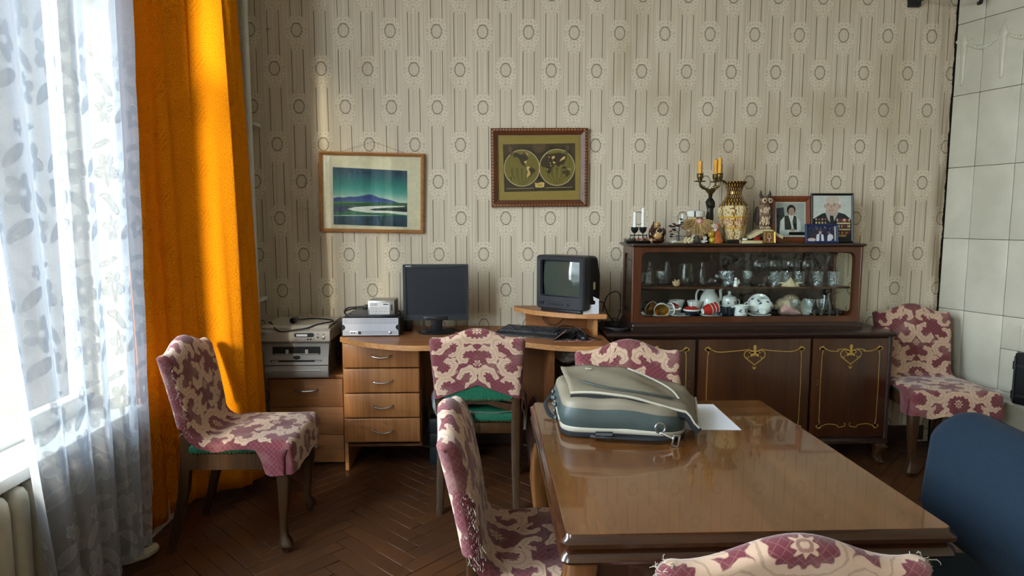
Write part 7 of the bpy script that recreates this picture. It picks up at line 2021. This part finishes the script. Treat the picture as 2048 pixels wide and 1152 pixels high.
p.poly([L(680, 770), L(800, 760), L(1000, 752), L(1105, 748), L(1105, 798), L(900, 790), L(720, 788)], '#1f332f')
p.poly([L(206, 815), L(450, 806), L(640, 822), L(860, 822), L(1105, 842), L(1105, 852), L(206, 858)], '#2f6a48'); p.poly([L(206, 858), L(560, 848), L(840, 850), L(560, 858), L(206, 868)], '#c9cbb8')
p.poly([L(206, 866), L(840, 852), L(1105, 848), L(1105, 985), L(206, 970)], '#1f4457'); p.poly([L(206, 920), L(700, 900), L(1105, 905), L(1105, 985), L(206, 970)], '#1a3a4c')
for (a, b) in ((862, 812), (890, 814)): p.oval(*L(a, b), 0.002, 0.0025, '#2a3a34', 8)
for (y, a, b) in ((940, 1120, 1215), (955, 1125, 1240), (970, 1130, 1210), (1003, 1040, 1240), (1012, 1080, 1190)):
    x = a
    while x < b: p.line([L(x, y), L(x+14, y+2), L(x+22, y-2)], 0.0009, '#9a8c70'); x += 30
part('print', p.mb, MAT['printed'], lp, smooth=False)
mb = MB(); mb.tube([(-0.19, 0.02, H1/2-0.003), (0.01, 0.018, H1/2+0.062)], 0.0008, 4); mb.tube([(0.20, 0.02, H1/2-0.003), (0.01, 0.018, H1/2+0.062)], 0.0008, 4); hc = part('hanging_cord', mb, MAT['ribbon'], lp)
mb = MB(); mb.tube([(0.01, 0.012, H1/2+0.062), (0.01, 0.032, H1/2+0.060)], 0.002, 6); part('nail', mb, MAT['steel'], lp)
# world map
W2, H2 = 0.567, 0.455
mp_ = wall_frame('map_picture', 'framed antique double hemisphere world map on a gold mount', 0.300, 1.675, W2, H2, 0.040, 0.026, 'frame_carved', -0.008)
def Mx(a, b): return ((a-720)/1270*W2, (582-b)/1075*H2)
p = Pic(0.0195)
p.poly([Mx(180, 145), Mx(1265, 145), Mx(1265, 1025), Mx(180, 1025)], '#9a7f3c')
p.poly([Mx(245, 260), Mx(1195, 248), Mx(1198, 895), Mx(258, 912)], '#3f2f1c')
p.poly([Mx(245, 260), Mx(1195, 248), Mx(1195, 400), Mx(1060, 320), Mx(950, 300), Mx(500, 310), Mx(380, 330), Mx(250, 430)], '#4a3722')
for (cx_, cy2) in ((492, 585), (955, 578)):
    p.oval(*Mx(cx_, cy2), 236/1270*W2, 252/1075*H2, '#d9bf94', 48); p.oval(*Mx(cx_, cy2), 228/1270*W2, 244/1075*H2, '#7d6b2c', 48)
    for k in range(-4, 5):                                     # gores in the southern half
        if k % 2: continue
        p.poly([Mx(cx_ + 6*k, cy2 + 235), Mx(cx_ + 30*k - 14, cy2 + 110), Mx(cx_ + 34*k - 14, cy2), Mx(cx_ + 34*k + 14, cy2), Mx(cx_ + 30*k + 14, cy2 + 110), Mx(cx_ + 6*k + 3, cy2 + 235)], '#6b5a24')
land = '#43331f'
p.poly([Mx(*q) for q in ((380, 385), (430, 375), (470, 400), (520, 395), (560, 420), (580, 450), (555, 480), (545, 520), (520, 545), (555, 560), (560, 575), (520, 560), (490, 540), (470, 500), (455, 455), (420, 430), (385, 440))], land)
p.oval(*Mx(530, 390), 0.011, 0.009, '#5d4d25', 14)
p.poly([Mx(*q) for q in ((555, 570), (600, 565), (668, 605), (655, 650), (615, 670), (590, 700), (555, 720), (560, 680), (575, 640), (552, 605))], land)
p.poly([Mx(*q) for q in ((555, 565), (595, 562), (600, 580), (580, 600), (605, 650), (600, 680), (552, 718), (560, 670), (572, 640), (553, 600))], '#dcae6b')
p.poly([Mx(*q) for q in ((520, 485), (540, 495), (560, 478), (545, 520), (530, 520))], '#e2c08a'); p.line([Mx(540, 370), Mx(575, 412), Mx(570, 375)], 0.003, '#e2c08a')
p.poly([Mx(*q) for q in ((735, 530), (745, 480), (790, 465), (840, 480), (885, 500), (925, 560), (885, 590), (880, 640), (850, 672), (822, 630), (815, 580), (760, 570))], land)
p.poly([Mx(*q) for q in ((745, 470), (800, 420), (815, 395), (900, 390), (985, 375), (1030, 390), (1085, 410), (1080, 460), (1060, 510), (1040, 540), (1000, 545), (975, 570), (945, 540), (900, 545), (880, 500), (830, 480), (790, 465))], land)
for q in (((885, 430), (925, 418), (925, 450), (890, 468)), ((1000, 470), (1040, 430), (1065, 425), (1060, 460), (1020, 480), (990, 500)), ((900, 490), (940, 510), (920, 528), (902, 515)), ((840, 428), (858, 430), (852, 452)), ((860, 510), (875, 515), (866, 530)), ((865, 550), (885, 548), (876, 562)), ((822, 595), (838, 592), (834, 614), (824, 612))): p.poly([Mx(*z) for z in q], '#dcae6b')
p.poly([Mx(*q) for q in ((1020, 635), (1060, 618), (1110, 620), (1128, 660), (1085, 712), (1070, 670), (1028, 660))], land); p.oval(*Mx(1050, 580), 0.012, 0.008, land, 12); p.line([Mx(1090, 590), Mx(1145, 612)], 0.003, '#e2c08a')
p.poly([Mx(*q) for q in ((340, 705), (358, 712), (352, 755), (345, 750))], land)
p.poly([Mx(*q) for q in ((660, 785), (700, 795), (740, 780), (788, 782), (785, 845), (740, 855), (670, 850))], '#e0b76f'); p.poly([Mx(*q) for q in ((690, 805), (765, 800), (760, 838), (695, 840))], '#c99a4e')
p.line([Mx(285, 866), Mx(648, 862)], 0.0025, '#b99a6a'); p.line([Mx(805, 858), Mx(1165, 850)], 0.0025, '#b99a6a')
p.poly([Mx(*q) for q in ((630, 262), (805, 258), (800, 330), (760, 370), (720, 380), (670, 372), (640, 340))], '#5d4630'); p.line([Mx(650, 280), Mx(720, 330), Mx(790, 278)], 0.003, '#7a6044')
for s, ox in ((1, 350), (-1, 1060)):
    for k in range(7): p.oval(*Mx(ox + s*(k*6 - 30) + (k % 3)*12, 290 + k*18), 0.010 - 0.0005*k, 0.007, ('#5d4630', '#6d553a')[k % 2], 10)
part('print', p.mb, MAT['printed'], mp_, smooth=False)
mb = MB()
for k in range(30):
    x = -W2/2 + 0.020 + (W2-0.04)*k/29
    for z in (-H2/2 + 0.011, H2/2 - 0.011): mb.box(x-0.005, x+0.005, 0.0005, 0.003, z-0.005, z+0.005, 0.0015, 1)
for k in range(24):
    z = -H2/2 + 0.020 + (H2-0.04)*k/23
    for x in (-W2/2 + 0.011, W2/2 - 0.011): mb.box(x-0.005, x+0.005, 0.0005, 0.003, z-0.005, z+0.005, 0.0015, 1)
o = part('carving', mb, MAT['frame_oak'], mp_); o['kind'] = 'stuff'
# loose cables on the left end of the sideboard
mb = MB(); r = random.Random(21)
for k in range(5):
    pts = []
    for q in range(9):
        a = q*0.9 + k; pts.append((0.715 + 0.055*math.cos(a)*(1+0.15*k), 3.60 + 0.10*math.sin(a)*(1+0.1*k), 0.7625 + 0.004*k + 0.004*(q % 2)))
    mb.tube(spline(pts, 5), 0.0030, 6)
mb.tube(spline([(0.66, 3.75, 0.7625), (0.67, 3.76, 0.85), (0.70, 3.77, 0.93), (0.76, 3.77, 0.95), (0.775, 3.76, 0.88), (0.755, 3.74, 0.80), (0.73, 3.70, 0.765)], 6), 0.0032, 6)
mb.tube(spline([(0.62, 3.70, 0.885), (0.655, 3.70, 0.90), (0.69, 3.72, 0.83), (0.72, 3.70, 0.79), (0.75, 3.66, 0.77)], 6), 0.0032, 6)
solo('tangled_cables', mb, MAT['black'], 'tangle of black cables on the left end of the sideboard', 'cable')
